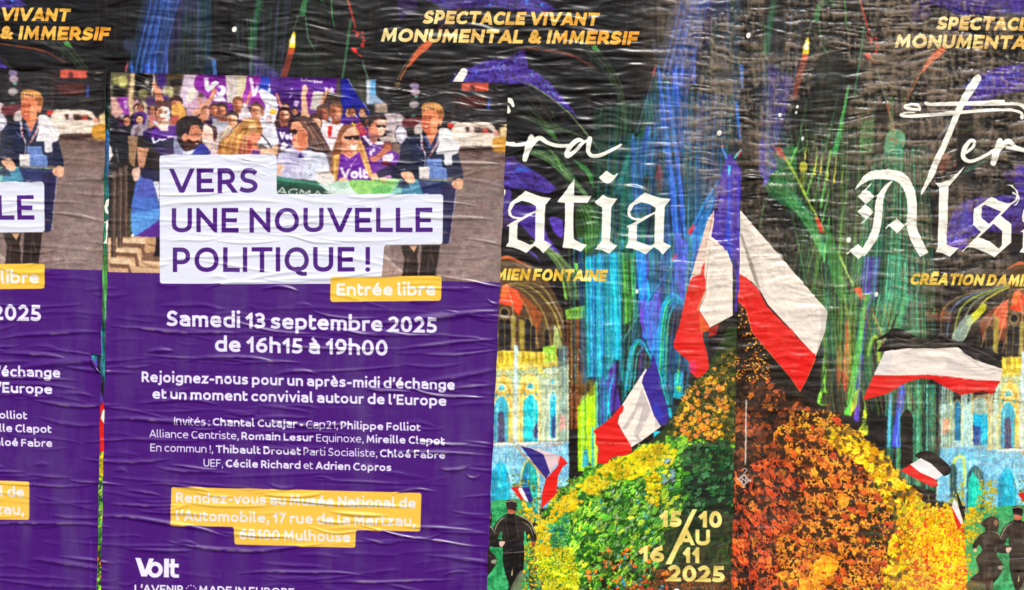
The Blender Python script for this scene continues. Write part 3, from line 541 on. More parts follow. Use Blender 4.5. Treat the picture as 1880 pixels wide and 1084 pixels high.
    c.blob([(505, 200), (500, 130), (540, 60), (640, 55), (740, 90), (780, 180), (770, 260), (730, 290), (710, 240), (690, 170), (620, 140), (540, 150), (515, 220)], (206, 146, 84)); c.blob([(690, 150), (760, 150), (770, 240), (735, 280), (710, 220)], (150, 92, 52)); c.line([(545, 90), (560, 150)], 9, (250, 226, 190)); c.line([(560, 120), (670, 150)], 18, (90, 60, 60)); c.ell(735, 300, 26, 46, (232, 140, 104))
    for k in range(10): c.line([(530 + k * 22, 70 + abs(k - 4) * 6), (560 + k * 20, 130 + abs(k - 4) * 8)], 6, rnd.choice([(250, 206, 140), (160, 104, 60)]), .7)
    for x in (540, 610): c.ell(x, 255, 26, 9, (120, 60, 50)); c.line([(x - 24, 226), (x + 24, 230)], 8, (170, 96, 60))
    c.line([(568, 260), (556, 320), (590, 325)], 7, (180, 84, 60)); c.ell(560, 372, 34, 14, (170, 70, 66)); c.ell(562, 364, 22, 5, (250, 230, 220)); c.ell(570, 310, 14, 10, (250, 190, 150))
    c.blob([(245, 930), (330, 915), (400, 960), (415, 1030), (390, 1060), (300, 1020), (260, 980)], SK1)
    c.blob([(900, 1040), (950, 1000), (1010, 1020), (1010, 1090), (900, 1100)], SK1)
    for k in range(4): c.line([(300 + k * 30, 960 + k * 4), (322 + k * 26, 1040 - k * 3)], 5, (186, 110, 84))
    c.frame(460, 270, 3.871)
    c.poly([(1070, 700), (1195, 700), (1185, 770), (1190, 915), (1075, 915), (1095, 800)], (54, 40, 36)); c.poly([(1220, 695), (1345, 695), (1315, 915), (1200, 915)], (52, 40, 38)); c.line([(1280, 700), (1255, 915)], 10, (84, 66, 60)); c.line([(1120, 780), (1110, 900)], 12, (88, 68, 58)); c.poly([(1130, 705), (1185, 700), (1160, 750)], (196, 150, 120)); c.line([(1285, 760), (1300, 840)], 8, (100, 80, 70))
    c.cur = 1
    c.poly([(935, 760), (1075, 890), (1070, 925), (930, 915)], (156, 132, 122)); c.poly([(950, 760), (1080, 880), (1080, 900), (950, 790)], (176, 156, 146))
    # the long banner
    c.part('printed_banner', 1)
    c.frame(460, 270, 3.871)
    c.poly([(185, 215), (400, 240), (560, 250), (640, 330), (580, 345), (185, 345)], (38, 86, 70)); c.poly([(190, 205), (420, 250), (520, 262), (500, 285), (400, 262), (190, 240)], (70, 128, 106)); c.poly([(190, 270), (520, 300), (560, 345), (190, 345)], (44, 70, 60))
    c.poly([(500, 250), (1000, 228), (1460, 240), (1460, 345), (580, 345)], (146, 200, 130)); c.poly([(480, 262), (700, 240), (760, 345), (590, 345)], (206, 226, 214)); c.poly([(540, 255), (690, 238), (700, 300), (620, 300)], (170, 206, 180))
    c.blob([(700, 245), (840, 235), (1000, 240), (960, 300), (860, 340), (760, 330)], (150, 208, 116)); c.blob([(860, 300), (960, 270), (1000, 320), (900, 345)], (104, 178, 96)); c.poly([(1060, 235), (1190, 240), (1080, 345), (990, 345)], (128, 190, 180)); c.poly([(1080, 240), (1280, 240), (1240, 345), (1070, 345)], (84, 140, 166)); c.poly([(1190, 235), (1460, 248), (1462, 345), (1230, 345)], (50, 56, 100))
    c.poly([(1360, 238), (1462, 290), (1410, 690), (1365, 690)], (42, 38, 76)); c.line([(1462, 290), (1412, 690)], 4, (190, 176, 190)); c.ell(1090, 250, 22, 20, (46, 44, 66)); c.poly([(1060, 235), (1110, 235), (1140, 300), (1040, 290)], (52, 60, 84), .8); c.line([(1200, 250), (1420, 262)], 4, (110, 110, 150))
    text(c, "AGMATI", 185, 332, 600, 372, 48, 13, (206, 214, 200), slant=.16)
    for x in (720, 900, 1140, 1230): c.poly([(x, 334), (x + 36, 330), (x + 30, 350), (x - 8, 350)], (226, 229, 242))
    c.part('printed_person', 1)
    c.blob([(1070, 190), (1130, 175), (1165, 215), (1160, 258), (1110, 250)], SK1); c.blob([(1430, 250), (1470, 225), (1510, 240), (1500, 298), (1440, 290)], SK1)
    for k in range(4): c.line([(1095 + k * 16, 205 + k * 2), (1100 + k * 17, 250)], 3, (180, 104, 80)); c.line([(1436, 258 + k * 10), (1470, 252 + k * 11)], 3, (180, 110, 90))
    c.blob([(480, 180), (560, 170), (600, 250), (520, 262), (470, 240)], (226, 214, 206)); c.line([(480, 190), (560, 175)], 6, (120, 110, 100)); c.line([(500, 210), (570, 230)], 6, (176, 160, 150)); c.blob([(930, 225), (965, 222), (950, 250)], SK1)
    # left edge: iron posts, kerb stones, the blue flag
    c.cur = 1
    c.frame(190, 250, 4.169)
    c.poly([(40, 0), (300, 0), (440, 150), (440, 860), (40, 860)], (44, 36, 34)); c.poly([(40, 60), (90, 120), (40, 210)], (214, 206, 206)); c.poly([(60, 0), (190, 0), (200, 190), (120, 240), (70, 120)], (38, 36, 42)); c.line([(100, 100), (120, 200)], 14, (90, 92, 94)); c.poly([(190, 0), (270, 0), (240, 240), (200, 200)], (150, 118, 90)); c.poly([(260, 80), (350, 100), (310, 250), (270, 230)], (190, 136, 110))
    c.poly([(40, 780), (440, 760), (440, 1050), (40, 1045)], (206, 168, 132))
    for k, (x, y) in enumerate(((150, 790), (100, 860), (50, 945))):
        c.poly([(x, y), (320 - k * 60, y - 10), (345 - k * 60, y + 40), (x, y + 28)], (226, 190, 156)); c.poly([(x, y + 28), (320 - k * 60, y + 36), (330 - k * 50, y + 140), (300 - k * 50, y + 140), (290 - k * 50, y + 70), (x, y + 56)], (116, 84, 66)); c.poly([(x, y + 56), (290 - k * 50, y + 70), (296 - k * 50, y + 110), (x, y + 96)], (198, 156, 124))
    c.poly([(330, 770), (440, 770), (440, 900), (310, 880)], (190, 150, 112)); c.poly([(300, 900), (440, 880), (440, 960), (290, 960)], (122, 90, 72)); c.line([(340, 830), (440, 845)], 9, (110, 80, 60)); c.line([(280, 1000), (440, 1010)], 8, (150, 116, 90))
    c.poly([(405, 760), (440, 760), (440, 920), (380, 920), (400, 880)], (36, 26, 36))
    for x0, xt, yt, yb in ((170, 172, 250, 775), (125, 132, 270, 850), (75, 85, 300, 930)):
        c.poly([(xt - 15, yt), (xt + 18, yt), (x0 + 24, yb), (x0 - 16, yb)], (78, 60, 52)); c.line([(xt + 6, yt), (x0 + 8, yb)], 6, (150, 122, 108)); c.ell(xt + 2, yt - 6, 18, 20, (104, 84, 76)); c.line([(xt - 18, yt + 22), (xt + 20, yt + 22)], 7, (126, 104, 92))
    for k in range(16): c.ell(200 + rnd.random() * 14, 560 + k * 14, 7, 8, (92, 96, 50))
    c.part('printed_flag', 1)
    c.poly([(255, 330), (290, 300), (375, 330), (430, 520), (432, 775), (240, 765), (215, 730), (215, 540)], (76, 108, 184)); c.poly([(300, 310), (375, 330), (415, 470), (240, 460)], (84, 92, 170)); c.poly([(215, 590), (432, 560), (432, 660), (245, 770), (215, 730)], (92, 144, 212)); c.poly([(432, 645), (432, 775), (245, 768)], (92, 46, 138)); c.ell(228, 760, 12, 10, (240, 240, 244))
    c.cur = 1
    c.poly([(382, 350), (432, 350), (432, 520)], (226, 228, 240)); c.blob([(225, 260), (280, 240), (280, 320), (245, 345), (225, 310)], (226, 180, 160)); c.poly([(280, 250), (380, 240), (430, 280), (430, 340), (300, 320)], (40, 38, 70))
    cr_ = lambda p: True
    detail(c, (232, 185, 840, 350), 3600, (2.5, 9), (.7, 2), 80, 28, (.6, 1.4), 5, .6, near=60)
    detail(c, (232, 185, 700, 300), 300, (1.5, 3), (.8, 2), 60, 60, (.45, 1.7), 6, .5)
    detail(c, (198, 135, 700, 215), 500, (4, 16), (1.5, 4), 80, 30, (.7, 1.3), 7, .5)
    detail(c, (650, 150, 950, 300), 500, (6, 30), (1.5, 5), 2, 6, (.7, 1.35), 8, .45)
    detail(c, (800, 270, 960, 518), 700, (8, 40), (1, 4), 3, 5, (.88, 1.12), 9, .5); detail(c, (198, 300, 300, 500), 300, (4, 14), (1, 3), 80, 20, (.7, 1.3), 10, .5); detail(c, (710, 440, 850, 515), 200, (6, 20), (1, 3), 85, 10, (.7, 1.3), 11, .5)
    c.frame(); organic(c, 0, int((523 - c.y0) * c.S), .62, 1, .12)
    z = c.img[:int((523 - c.y0) * c.S), :]; t = z / 255; z[:] = 255 * np.clip(t + .28 * (t - .42) * t * (1 - t) * 2.2, 0, 1)
    # --- purple lower half
    c.cur = 0
    c.poly([(150, 498.6), (960, 520.5), (960, 1200), (150, 1200)], PURPLE, mark=False)
    cc = c.cover([[(150, 498.6), (960, 520.5), (960, 1200), (150, 1200)]]); c.ids[cc[2]:cc[4], cc[1]:cc[3]][cc[0] > .5] = 0
    # headline panel
    hp = c.part('headline_panel')
    def rrect(P, r, n=5):
        P = [np.array(p, float) for p in P]; out = []
        for i, p in enumerate(P):
            a, b = P[i - 1], P[(i + 1) % len(P)]
            u = (a - p) / np.hypot(*(a - p)); v = (b - p) / np.hypot(*(b - p))
            for t in np.linspace(0, 1, n): q = p + u * r * (1 - t) ** 2 + v * r * t ** 2; out.append(q)
        return np.array(out)
    c.poly(rrect([(294, 285.5), (508.3, 284), (508.8, 357), (814, 357.3), (812.5, 449), (706, 450), (700, 521.5), (294.5, 521.5)], 6), (226, 229, 243))
    HL = (74, 24, 122)
    c.part('lettering', hp); text(c, "VERS", 313, 355, 473.5, 354.5, 45, 12.4, HL, gap=12)
    c.part('lettering', hp); text(c, "UNE NOUVELLE", 316.5, 427.3, 793.8, 426.5, 44.5, 12.4, HL, gap=13)
    c.part('lettering', hp); text(c, "POLITIQUE !", 318.3, 500, 679.6, 499, 45, 12.4, HL, gap=13)
    tg = c.part('entry_tag'); c.poly(rrect([(607.3, 509), (811.3, 506.6), (810, 552.6), (606.8, 554.8)], 6), (250, 197, 66))
    c.part('lettering', tg); text(c, "Entrée libre", 618.4, 543, 799.7, 543, 22.8, 14.5, (240, 236, 236))
    W = (231, 228, 246)
    c.part('date_lettering')
    text(c, "Samedi 13 septembre 2025", 307.5, 598.8, 802.3, 612, 28.8, 14.5, W)
    text(c, "de 16h15 à 19h00", 395.5, 645.8, 712, 653.3, 28.8, 14.5, W)
    c.part('invitation_lettering')
    text(c, "Rejoignez-nous pour un après-midi d'échange", 261, 701.5, 835, 716, 19.6, 14.5, W)
    text(c, "et un moment convivial autour de l'Europe", 281, 732.5, 819.6, 745.4, 19.4, 14.5, W)
    c.part('guest_list_lettering')
    for s, a in (("Invités : *Chantal Cutajar *- Cap21, *Philippe Folliot", (321, 779.7, 771.8, 791.5)), ("Alliance Centriste, *Romain Lesur *Equinoxe, *Mireille Clapot", (275.4, 803, 816, 816.4)),
                 ("En commun !, *Thibault Drouet *Parti Socialiste, *Chloé Fabre", (277, 828.5, 817.3, 842.2)), ("UEF, *Cécile Richard *et *Adrien Copros", (374.6, 856.5, 718.8, 865.2))):
        text(c, s, *a, 14.2, 9.6, W, wt2=14.5)
    ad = c.part('address_tag')
    c.poly(rrect([(315.7, 893), (774, 904.7), (772, 975.5), (653.8, 973.2), (652.7, 1005.5), (431.4, 999.3), (430.2, 967.3), (314, 964)], 5), (246, 196, 72))
    T2 = (232, 226, 226)
    c.part('lettering', ad); text(c, "Rendez-vous au Musée National de", 324, 922.3, 763.5, 933.2, 19.2, 14.5, T2)
    c.part('lettering', ad); text(c, "l'Automobile, 17 rue de la Mertzau,", 324.2, 955.6, 761.7, 966, 19.2, 14.5, T2)
    c.part('lettering', ad); text(c, "68100 Mulhouse", 440, 989.2, 643.4, 995.4, 19.2, 14.5, T2)
    c.part('logo')
    # party logo: V, o, l, t in one heavy cut
    c.frame(0, 804, 3.871)
    L = (236, 233, 248)
    c.poly([(965, 850), (1003, 852), (1035, 938), (1063, 854), (1098, 856), (1048, 984), (1008, 983)], L)
    c.ell(1105, 935, 56, 57, L); c.ell(1106, 935, 25, 27, PURPLE)
    c.poly([(1170, 856), (1206, 857), (1204, 990), (1168, 989)], L)
    c.poly([(1216, 858), (1246, 859), (1245, 892), (1275, 893), (1274, 920), (1244, 919), (1243, 955), (1250, 966), (1277, 967), (1276, 992), (1240, 992), (1218, 980), (1214, 960), (1216, 919), (1206, 918), (1207, 891), (1217, 891)], L)
    cv2 = c.cover([[(960, 845), (1285, 850), (1285, 1000), (960, 995)]]); c.ids[cv2[2]:cv2[4], cv2[1]:cv2[3]][cv2[0] > .5] = c.cur
    c.frame()
    text(c, "L'AVENIR", 248, 1087.5, 337.5, 1089, 14.8, 14.5, L)
    for k in range(11): a = math.radians(k * 32.7 - 90); c.ell(352 + 9 * math.cos(a), 1083 + 9 * math.sin(a), 1.25, col=L)
    text(c, "MADE IN EUROPE", 366, 1089.5, 541, 1094, 14.8, 14.5, L)
    c.cur = 0
    c.line([(884.5, 1010), (881, 1200)], .9, (120, 74, 160), .7, mark=False)
    c.img *= 1 + .02 * gauss(NOISE[:c.H, :c.W], 1)[..., None]
# ---------------------------------------------------------------- artwork of the night-show poster
K = 3.871
def fan(c, A, B, n, cols, w=1.2, a=.8, rnd=random, curve=True, jit=0.0):
    """n strokes spread between two guide curves"""
    A, B = np.asarray(A, float).reshape(-1, 2), np.asarray(B, float).reshape(-1, 2)
    for k in range(n):
        t = (k + .5 + rnd.uniform(-.35, .35)) / n
        p = A * (1 - t) + B * t
        if jit: p = p + np.array([[rnd.uniform(-jit, jit), rnd.uniform(-jit, jit)] for _ in p])
        ww = w * rnd.uniform(.5, 1.5)
        c.line(p, (ww * .7, ww, ww * .7), rnd.choice(cols), a * rnd.uniform(.55, 1), curve=curve and len(p) > 2)

def leaves(c, outline, n, cols, size, rnd, edge=None, ea=.7, ang=None, a=1.0, narrow=.6):
    P = np.asarray(outline, float); lo, hi = P.min(0), P.max(0); k = 0; tries = 0
    while k < n and tries < n * 12:
        tries += 1
        x, y = rnd.uniform(lo[0], hi[0]), rnd.uniform(lo[1], hi[1])
        ins = False
        for (ax, ay), (bx, by) in zip(P, np.roll(P, -1, 0)):
            if (ay > y) != (by > y) and x < (bx - ax) * (y - ay) / (by - ay) + ax: ins = not ins
        if not ins: continue
        k += 1
        r = rnd.uniform(*size); th = rnd.uniform(0, 6.28) if ang is None else ang + rnd.uniform(-.7, .7)
        m = rnd.choice((5, 6, 7)); pts = []
        for i in range(m * 2):
            u = math.pi * i / m; rr = r * (rnd.uniform(.85, 1.15) if i % 2 == 0 else rnd.uniform(.5, .8))
            px, py = rr * math.cos(u), rr * narrow * math.sin(u)
            pts.append((x + px * math.cos(th) - py * math.sin(th), y + px * math.sin(th) + py * math.cos(th)))
        pts = np.array(pts)
        if edge is not None:
            e = (pts - (x, y)) * 1.22 + (x + r * .1, y + r * .16); c.poly(e, edge, ea)
        col = rnd.choice(cols); c.poly(pts, col, a)
        if r > 2.2:
            d = np.array([math.cos(th), math.sin(th)]) * r * .8
            c.line([(x - d[0], y - d[1]), (x + d[0], y + d[1])], r * .13, [v * .62 for v in col], .7)

def mottle(c, outline, cols, cell=5, seed=1, aniso=1.0, a=1.0, thr=None):
    """patches of ink: neighbouring tones picked from a palette by layered noise"""
    cv = c.cover([np.asarray(outline, float)]); cell = cell if c.k == 1 else cell / c.k
    if cv is None: return
    m, xa, ya, xb, yb = cv; H, W = m.shape; r = np.random.default_rng(seed); cell = cell * c.S
    n = .6 * vnoise(r, H, W, cell * aniso, cell) + .5 * vnoise(r, H, W, cell * .45 * aniso, cell * .45) + .35 * vnoise(r, H, W, cell * 3, cell * 3)
    q = np.argsort(np.argsort(n[::4, ::4].ravel())).astype(float)
    lim = np.quantile(n, np.linspace(0, 1, len(cols) + 1)[1:-1])
    e = gauss(m, max(1, cell * 1.2)); m = np.clip((e - .5 - .42 * vnoise(r, H, W, cell * 1.3, cell * 1.3)) * 6 + .5, 0, 1) * (e > .02)
    k = np.digitize(n, lim); pal = np.array(cols, np.float32)
    col = pal[k] * (1 + .12 * vnoise(r, H, W, cell * .3, cell * .3)[..., None])
    if thr is not None: m = m * (vnoise(r, H, W, cell * 1.5, cell * 1.5) > thr)
    c.put((m, xa, ya, xb, yb), col, a)

def lancet(c, x0, x1, ytop, ybot, col, edge=None, ew=2.0, yspring=None):
    """a pointed gothic opening"""
    xm = (x0 + x1) / 2; w = x1 - x0; ys = yspring or ytop + w * .8
    pts = [(x0, ybot), (x0, ys), (x0 + w * .08, ys - (ys - ytop) * .45), (x0 + w * .27, ys - (ys - ytop) * .8), (xm, ytop), (x1 - w * .27, ys - (ys - ytop) * .8), (x1 - w * .08, ys - (ys - ytop) * .45), (x1, ys), (x1, ybot)]
    if edge is not None: c.line(pts, ew * 2, edge)
    c.poly(pts, col)

def right_sheet_to_art(x, y):
    """where a point of the right-hand sheet lies on the artwork (that sheet was pasted slightly skewed)"""
    a = np.clip((x - 1560) / 310, 0, 1.3); b = np.clip((y - 500) / 230, 0, 1.2)
    return x - 942 + 12 * a * a * (3 - 2 * np.minimum(a, 1)) * b * (2 - b * .9), y - 11

def X0C(*p): return [right_sheet_to_art(x, y) for x, y in p]

def paint_show(c):
    rnd = random.Random(11)
    BL = (16, 13, 14)
    B = lambda ox, oy, k=K: c.frame(ox, oy, k)
    C = lambda ox, oy, k=K: c.frame(ox, oy, k, right_sheet_to_art)
    H, W = c.H, c.W; r_ = np.random.default_rng(8)
    # faint drawn hatching in the black
    hv = np.clip(vnoise(r_, H, W, 46, 3) - .35, 0, 1) * np.clip(vnoise(r_, H, W, 120, 60) + .2, 0, 1)
    c.img += hv[..., None] * np.array([54, 42, 30], np.float32)
    # ---------------- dense drawn lines behind everything
    C(0, 0, 1)
    DKL = [(36, 34, 26), (22, 24, 20), (44, 56, 36), (60, 50, 36), (44, 34, 26), (30, 50, 34)]
    fan(c, [(1375, 20), (1350, 560)], [(1640, 0), (1560, 560)], 150, DKL, 2.2, .45, rnd, curve=False)
    fan(c, [(1480, 60), (1560, 700)], [(1640, 240), (1700, 700)], 90, [(34, 50, 34), (40, 74, 46), (34, 30, 24), (60, 66, 40)], 2, .45, rnd, curve=False)
    fan(c, [(1640, 120), (1640, 560)], [(1890, 100), (1800, 560)], 110, [(54, 46, 34), (34, 40, 28), (60, 60, 40), (40, 30, 40)], 1.6, .6, rnd, curve=False)
    for k in range(50):
        x = rnd.uniform(1400, 1700); y = rnd.uniform(150, 560); c.line([(x, y), (x - rnd.uniform(4, 24), y + rnd.uniform(40, 150))], (1, 3, 1), rnd.choice([(70, 160, 70), (50, 120, 60), (90, 170, 110), (110, 150, 60)]), .8)
    B(0, 0, 1)
    fan(c, [(1230, 10), (1120, 480)], [(1360, 0), (1350, 480)], 150, [(26, 60, 70), (30, 50, 110), (24, 80, 60), (50, 46, 36), (40, 70, 140), (20, 30, 34)], 2.2, .75, rnd, curve=False)
    fan(c, [(1090, 200), (1080, 480)], [(1200, 180), (1180, 480)], 60, [(24, 70, 56), (30, 96, 70), (20, 40, 36), (40, 90, 50)], 2.2, .75, rnd, curve=False)
    for k in range(60):
        t0 = rnd.uniform(0, 1); x = 930 + 150 * t0; y = 120 + 260 * t0 + rnd.uniform(-60, 60)
        c.line([(x, y), (x + 40, y + 34), (x + 70, y + 84 + 30 * t0)], (.6, 1.6, .6), rnd.choice([(60, 90, 50), (90, 70, 44), (70, 110, 70), (50, 50, 60)]), .6, curve=True)
    # ---------------- upper strip and left half (seen on the right-hand sheet)
    C(1400, 0)
    c.part('printed_spire')
    # violet shaft and green shafts
    c.poly([(10, 420), (90, 470), (215, 560), (190, 700), (110, 1084), (-40, 1084), (0, 800)], (48, 34, 86), .7)
    fan(c, [(0, 480), (-10, 1084)], [(200, 560), (80, 1084)], 40, [(84, 60, 160), (30, 24, 60), (110, 90, 170), (20, 18, 30), (60, 44, 120)], 9, .7, rnd)
    c.poly([(0, 380), (60, 0), (100, 0), (40, 380)], (34, 84, 52), .7)
    fan(c, [(-10, 400), (50, 0)], [(50, 400), (110, 0)], 12, [(60, 150, 90), (30, 70, 50)], 5, .7, rnd)
    c.cur = 0
    c.poly([(350, 150), (385, 20), (430, 0), (520, 0), (525, 70), (470, 20), (410, 60), (400, 150), (380, 165)], (40, 96, 54), .8); fan(c, [(380, 30), (350, 150)], [(410, 60), (395, 160)], 6, [(90, 190, 110)], 4, .7, rnd)
    fan(c, [(345, 150), (310, 260)], [(352, 150), (322, 240)], 3, [(90, 140, 100)], 3, .8, rnd)
    c.line([(400, 170), (420, 320), (465, 400)], (10, 8, 6), (84, 140, 92), .8, curve=True); c.line([(470, 280), (470, 380), (430, 330)], 4, (100, 150, 100), .7, curve=True)
    c.line([(580, 0), (590, 170), (610, 250)], (9, 8, 3), (70, 170, 80), .9); c.line([(530, 30), (545, 300)], 3, (80, 110, 60), .7)
    c.line([(690, 0), (720, 120), (755, 250)], (9, 14, 10), (196, 54, 40), .95, curve=True); c.line([(680, 0), (700, 60)], 5, (120, 160, 90))
    fan(c, [(710, 180), (690, 360), (640, 700)], [(735, 180), (706, 360), (655, 700)], 5, [(52, 110, 72), (80, 150, 104)], 7, .8, rnd)
    c.blob([(600, 620), (612, 610), (590, 760), (530, 1084), (490, 1084), (560, 800)], (58, 150, 70)); c.line([(600, 630), (510, 1084)], 6, (110, 200, 110), .8)
    for k in range(9): x, y = 770 + rnd.uniform(-20, 60), 310 + rnd.uniform(-40, 60); c.ell(x, y, rnd.uniform(6, 16), rnd.uniform(5, 11), (206, 56, 44), .95)
    c.blob([(720, 385), (750, 385), (770, 410), (745, 420)], (222, 50, 40)); c.line([(765, 425), (805, 450)], 9, (200, 60, 46)); c.line([(730, 262), (780, 275)], 9, (170, 44, 36))
    fan(c, [(798, 475), (840, 610), (880, 740)], [(808, 475), (850, 610), (888, 740)], 3, [(110, 150, 120)], 4, .9, rnd)
    c.line([(878, 740), (905, 830), (925, 930)], (10, 18, 22), (216, 84, 60), .95)
    # orange plume
    c.blob([(1300, 320), (1290, 370), (1210, 440), (1130, 520), (1160, 440), (1240, 350)], (222, 84, 50)); c.line([(1300, 330), (1140, 490), (1060, 630), (1000, 760)], (22, 14, 8, 3), (196, 110, 60), .9, curve=True); c.line([(1230, 350), (1110, 500), (1040, 640), (985, 790)], (5, 5, 4), (206, 150, 90), .8, curve=True); c.line([(1500, 90), (1400, 200), (1330, 260)], (26, 14, 8), (150, 84, 50), .7)
    c.line([(1180, 600), (1120, 680)], 20, (90, 44, 34), .6)
    # candle
    c.part('printed_candle')
    c.poly([(318, 262), (328, 300), (325, 385), (280, 385), (282, 340), (300, 290)], (244, 214, 40)); c.blob([(305, 290), (322, 310), (318, 350), (290, 355)], (255, 252, 224)); c.poly([(280, 385), (325, 390), (300, 480), (240, 700), (200, 700), (215, 600), (255, 470)], (128, 52, 36), .9); c.poly([(280, 385), (325, 390), (315, 430), (270, 430)], (186, 70, 30), .9)
    c.cur = 0
    # purple clouds of the vault
    VI, VI2 = (56, 34, 100), (84, 58, 126)
    c.poly([(1050, 10), (1190, 10), (1190, 110), (1060, 200)], (56, 34, 92), .7); c.poly([(1640, 0), (1880, 0), (1880, 70), (1700, 60)], (76, 48, 140), .9)
    c.blob([(1430, 780), (1500, 650), (1620, 560), (1880, 430), (1960, 420), (1960, 600), (1760, 660), (1600, 700)], VI); c.blob([(1640, 560), (1860, 450), (1880, 560), (1700, 640)], (100, 54, 156), .8)
    mottle(c, smooth([(1430, 780), (1500, 650), (1620, 560), (1880, 430), (1960, 420), (1960, 600), (1760, 660), (1600, 700)], True), [(38, 24, 66), (60, 36, 112), (78, 46, 150), (96, 60, 168), (60, 66, 160)], 16, 31, a=.75)
    for k in range(46): c.ell(1560 + rnd.random() * 380, 640 - rnd.random() * 150, rnd.uniform(3, 12), rnd.uniform(3, 6), rnd.choice([(150, 166, 214), (170, 130, 200), (90, 110, 200)]), .7, rot=-30)
    # green fronds below the vault
    C(1640, 130, 5.704)
    for p in ([(640, 490), (560, 580), (400, 800), (290, 1020)], [(600, 500), (480, 680), (330, 900)]): c.line(p, (12, 8, 4), (110, 140, 150), .6, curve=True)
    c.poly([(600, 520), (540, 640), (460, 700), (520, 620)], (140, 160, 180), .7)
    fan(c, [(930, 500), (800, 580), (700, 640)], [(940, 530), (840, 600), (720, 660)], 5, [(110, 130, 60), (90, 150, 70)], 5, .7, rnd); fan(c, [(1030, 590), (920, 700), (720, 1084)], [(1080, 640), (960, 780), (780, 1060)], 7, [(110, 150, 80), (70, 110, 70), (60, 80, 70)], 6, .7, rnd); fan(c, [(1100, 860), (900, 950), (700, 1084)], [(1060, 920), (960, 960), (780, 1060)], 5, [(70, 140, 110)], 9, .6, rnd)
    for k in range(26): c.ell(450 + rnd.random() * 240, 780 + rnd.random() * 280, rnd.uniform(8, 26), rnd.uniform(4, 10), rnd.choice([(150, 70, 40), (120, 60, 34), (110, 120, 60), (180, 84, 50)]), .55, rot=-60)
    c.poly([(1250, 980), (1400, 960), (1480, 1084), (1250, 1084)], (74, 44, 112), .8)
    # green tower under the orange plume
    C(1400, 0)
    c.part('printed_spire')
    c.blob([(900, 700), (930, 690), (920, 940), (890, 940)], (60, 120, 60), .6); c.blob([(880, 950), (940, 920), (1000, 950), (1010, 1020), (960, 1084), (870, 1084)], (70, 150, 110)); leaves(c, [(880, 940), (1000, 940), (1000, 1060), (880, 1060)], 30, [(214, 90, 50), (230, 190, 90), (60, 140, 100)], (6, 15), rnd)
    for x0, y0, x1 in ((360, 1000, 250), (530, 680, 440), (720, 840, 690), (780, 830, 760), (310, 700, 240), (110, 900, 200)): c.line([(x0, y0), (x1, 1084)], (3, 9), (74, 140, 70), .8)
    fan(c, [(720, 850), (690, 1084)], [(785, 850), (775, 1084)], 9, [(70, 150, 80), (40, 80, 50)], 8, .7, rnd)
    C(1400, 270)
    c.poly([(860, -10), (1000, -10), (990, 200), (930, 180), (850, 120)], (62, 150, 110), .8); fan(c, [(780, 60), (690, 560), (620, 1084)], [(1000, 20), (990, 500), (960, 1084)], 34, [(36, 84, 60), (60, 140, 100), (30, 60, 44), (90, 180, 130), (24, 50, 40)], 8, .75, rnd, curve=False)
    fan(c, [(880, 760), (860, 1084)], [(1080, 760), (1070, 1084)], 14, [(70, 190, 150), (50, 130, 100), (30, 90, 70), (110, 220, 180)], 9, .9, rnd)
    c.poly([(720, 780), (830, 780), (800, 1084), (730, 1084), (690, 960)], (72, 46, 136), .9); fan(c, [(730, 790), (740, 1084)], [(820, 790), (790, 1084)], 8, [(96, 70, 170), (40, 24, 90)], 9, .7, rnd)
    # green wing with torches and red staves
    c.blob([(20, 180), (80, 60), (230, 0), (240, 330), (330, 480), (420, 640), (430, 800), (340, 640), (240, 470), (90, 380), (10, 290)], (40, 104, 56), .8)
    fan(c, [(20, 270), (150, 380), (300, 560), (430, 800)], [(100, 60), (250, 340), (340, 460), (450, 700)], 26, [(70, 160, 80), (110, 190, 90), (30, 70, 40), (60, 120, 110), (90, 140, 60)], 6, .7, rnd)
    c.poly([(0, 180), (60, 160), (30, 260), (0, 280)], (96, 80, 180)); c.poly([(-30, -60), (60, 0), (100, 150), (20, 240), (-30, 200)], (84, 66, 160), .8)
    for xa, ya, xb, yb, w in ((390, 60, 310, 340, 22), (480, 20, 410, 430, 30), (240, 0, 190, 120, 26), (420, 100, 360, 400, 8), (470, 300, 420, 540, 18), (600, 320, 540, 620, 7), (470, 500, 430, 820, 22), (560, 500, 540, 760, 12)): c.line([(xa, ya), (xb, yb)], (w * .5, w, w * .8), (80, 160, 60), .9); c.line([(xa - 2, ya), (xb - 2, yb)], w * .2, (150, 220, 110), .8)
    for x, y0, y1, w in ((385, -10, 200, 26), (420, 40, 190, 24), (470, 60, 240, 20), (520, 60, 260, 26), (565, 170, 260, 14), (305, 10, 90, 28)): c.line([(x, y0), (x - 18 * (y1 - y0) / 200, y1)], (3, w, w * .6), (238, 208, 36)); c.line([(x - 2, y0 + 30), (x - 12 * (y1 - y0) / 200, y1 - 20)], (2, w * .4, 2), (255, 250, 210))
    c.ell(285, 140, 30, 36, (220, 196, 50), .9)
    for k in range(5): c.line([(270 + k * 9, 160), (255 + k * 11, 260)], 4, (206, 196, 40), .8)
    c.line([(100, 0), (220, 180), (330, 400), (440, 610)], (22, 18, 14, 10), (168, 190, 50)); c.line([(130, 60), (400, 540)], 4, (60, 80, 30)); c.poly([(75, 0), (130, 0), (160, 90), (110, 70)], (230, 64, 40)); c.poly([(365, 500), (390, 500), (450, 612), (400, 606)], (230, 56, 36)); c.poly([(400, 520), (450, 610), (430, 612)], (240, 120, 60))
    c.line([(525, 740), (580, 860), (640, 990)], (22, 14, 10), (120, 170, 70)); c.line([(530, 760), (640, 980)], 4, (220, 180, 110)); c.poly([(640, 1005), (690, 990), (725, 1084), (690, 1084)], (228, 60, 44))
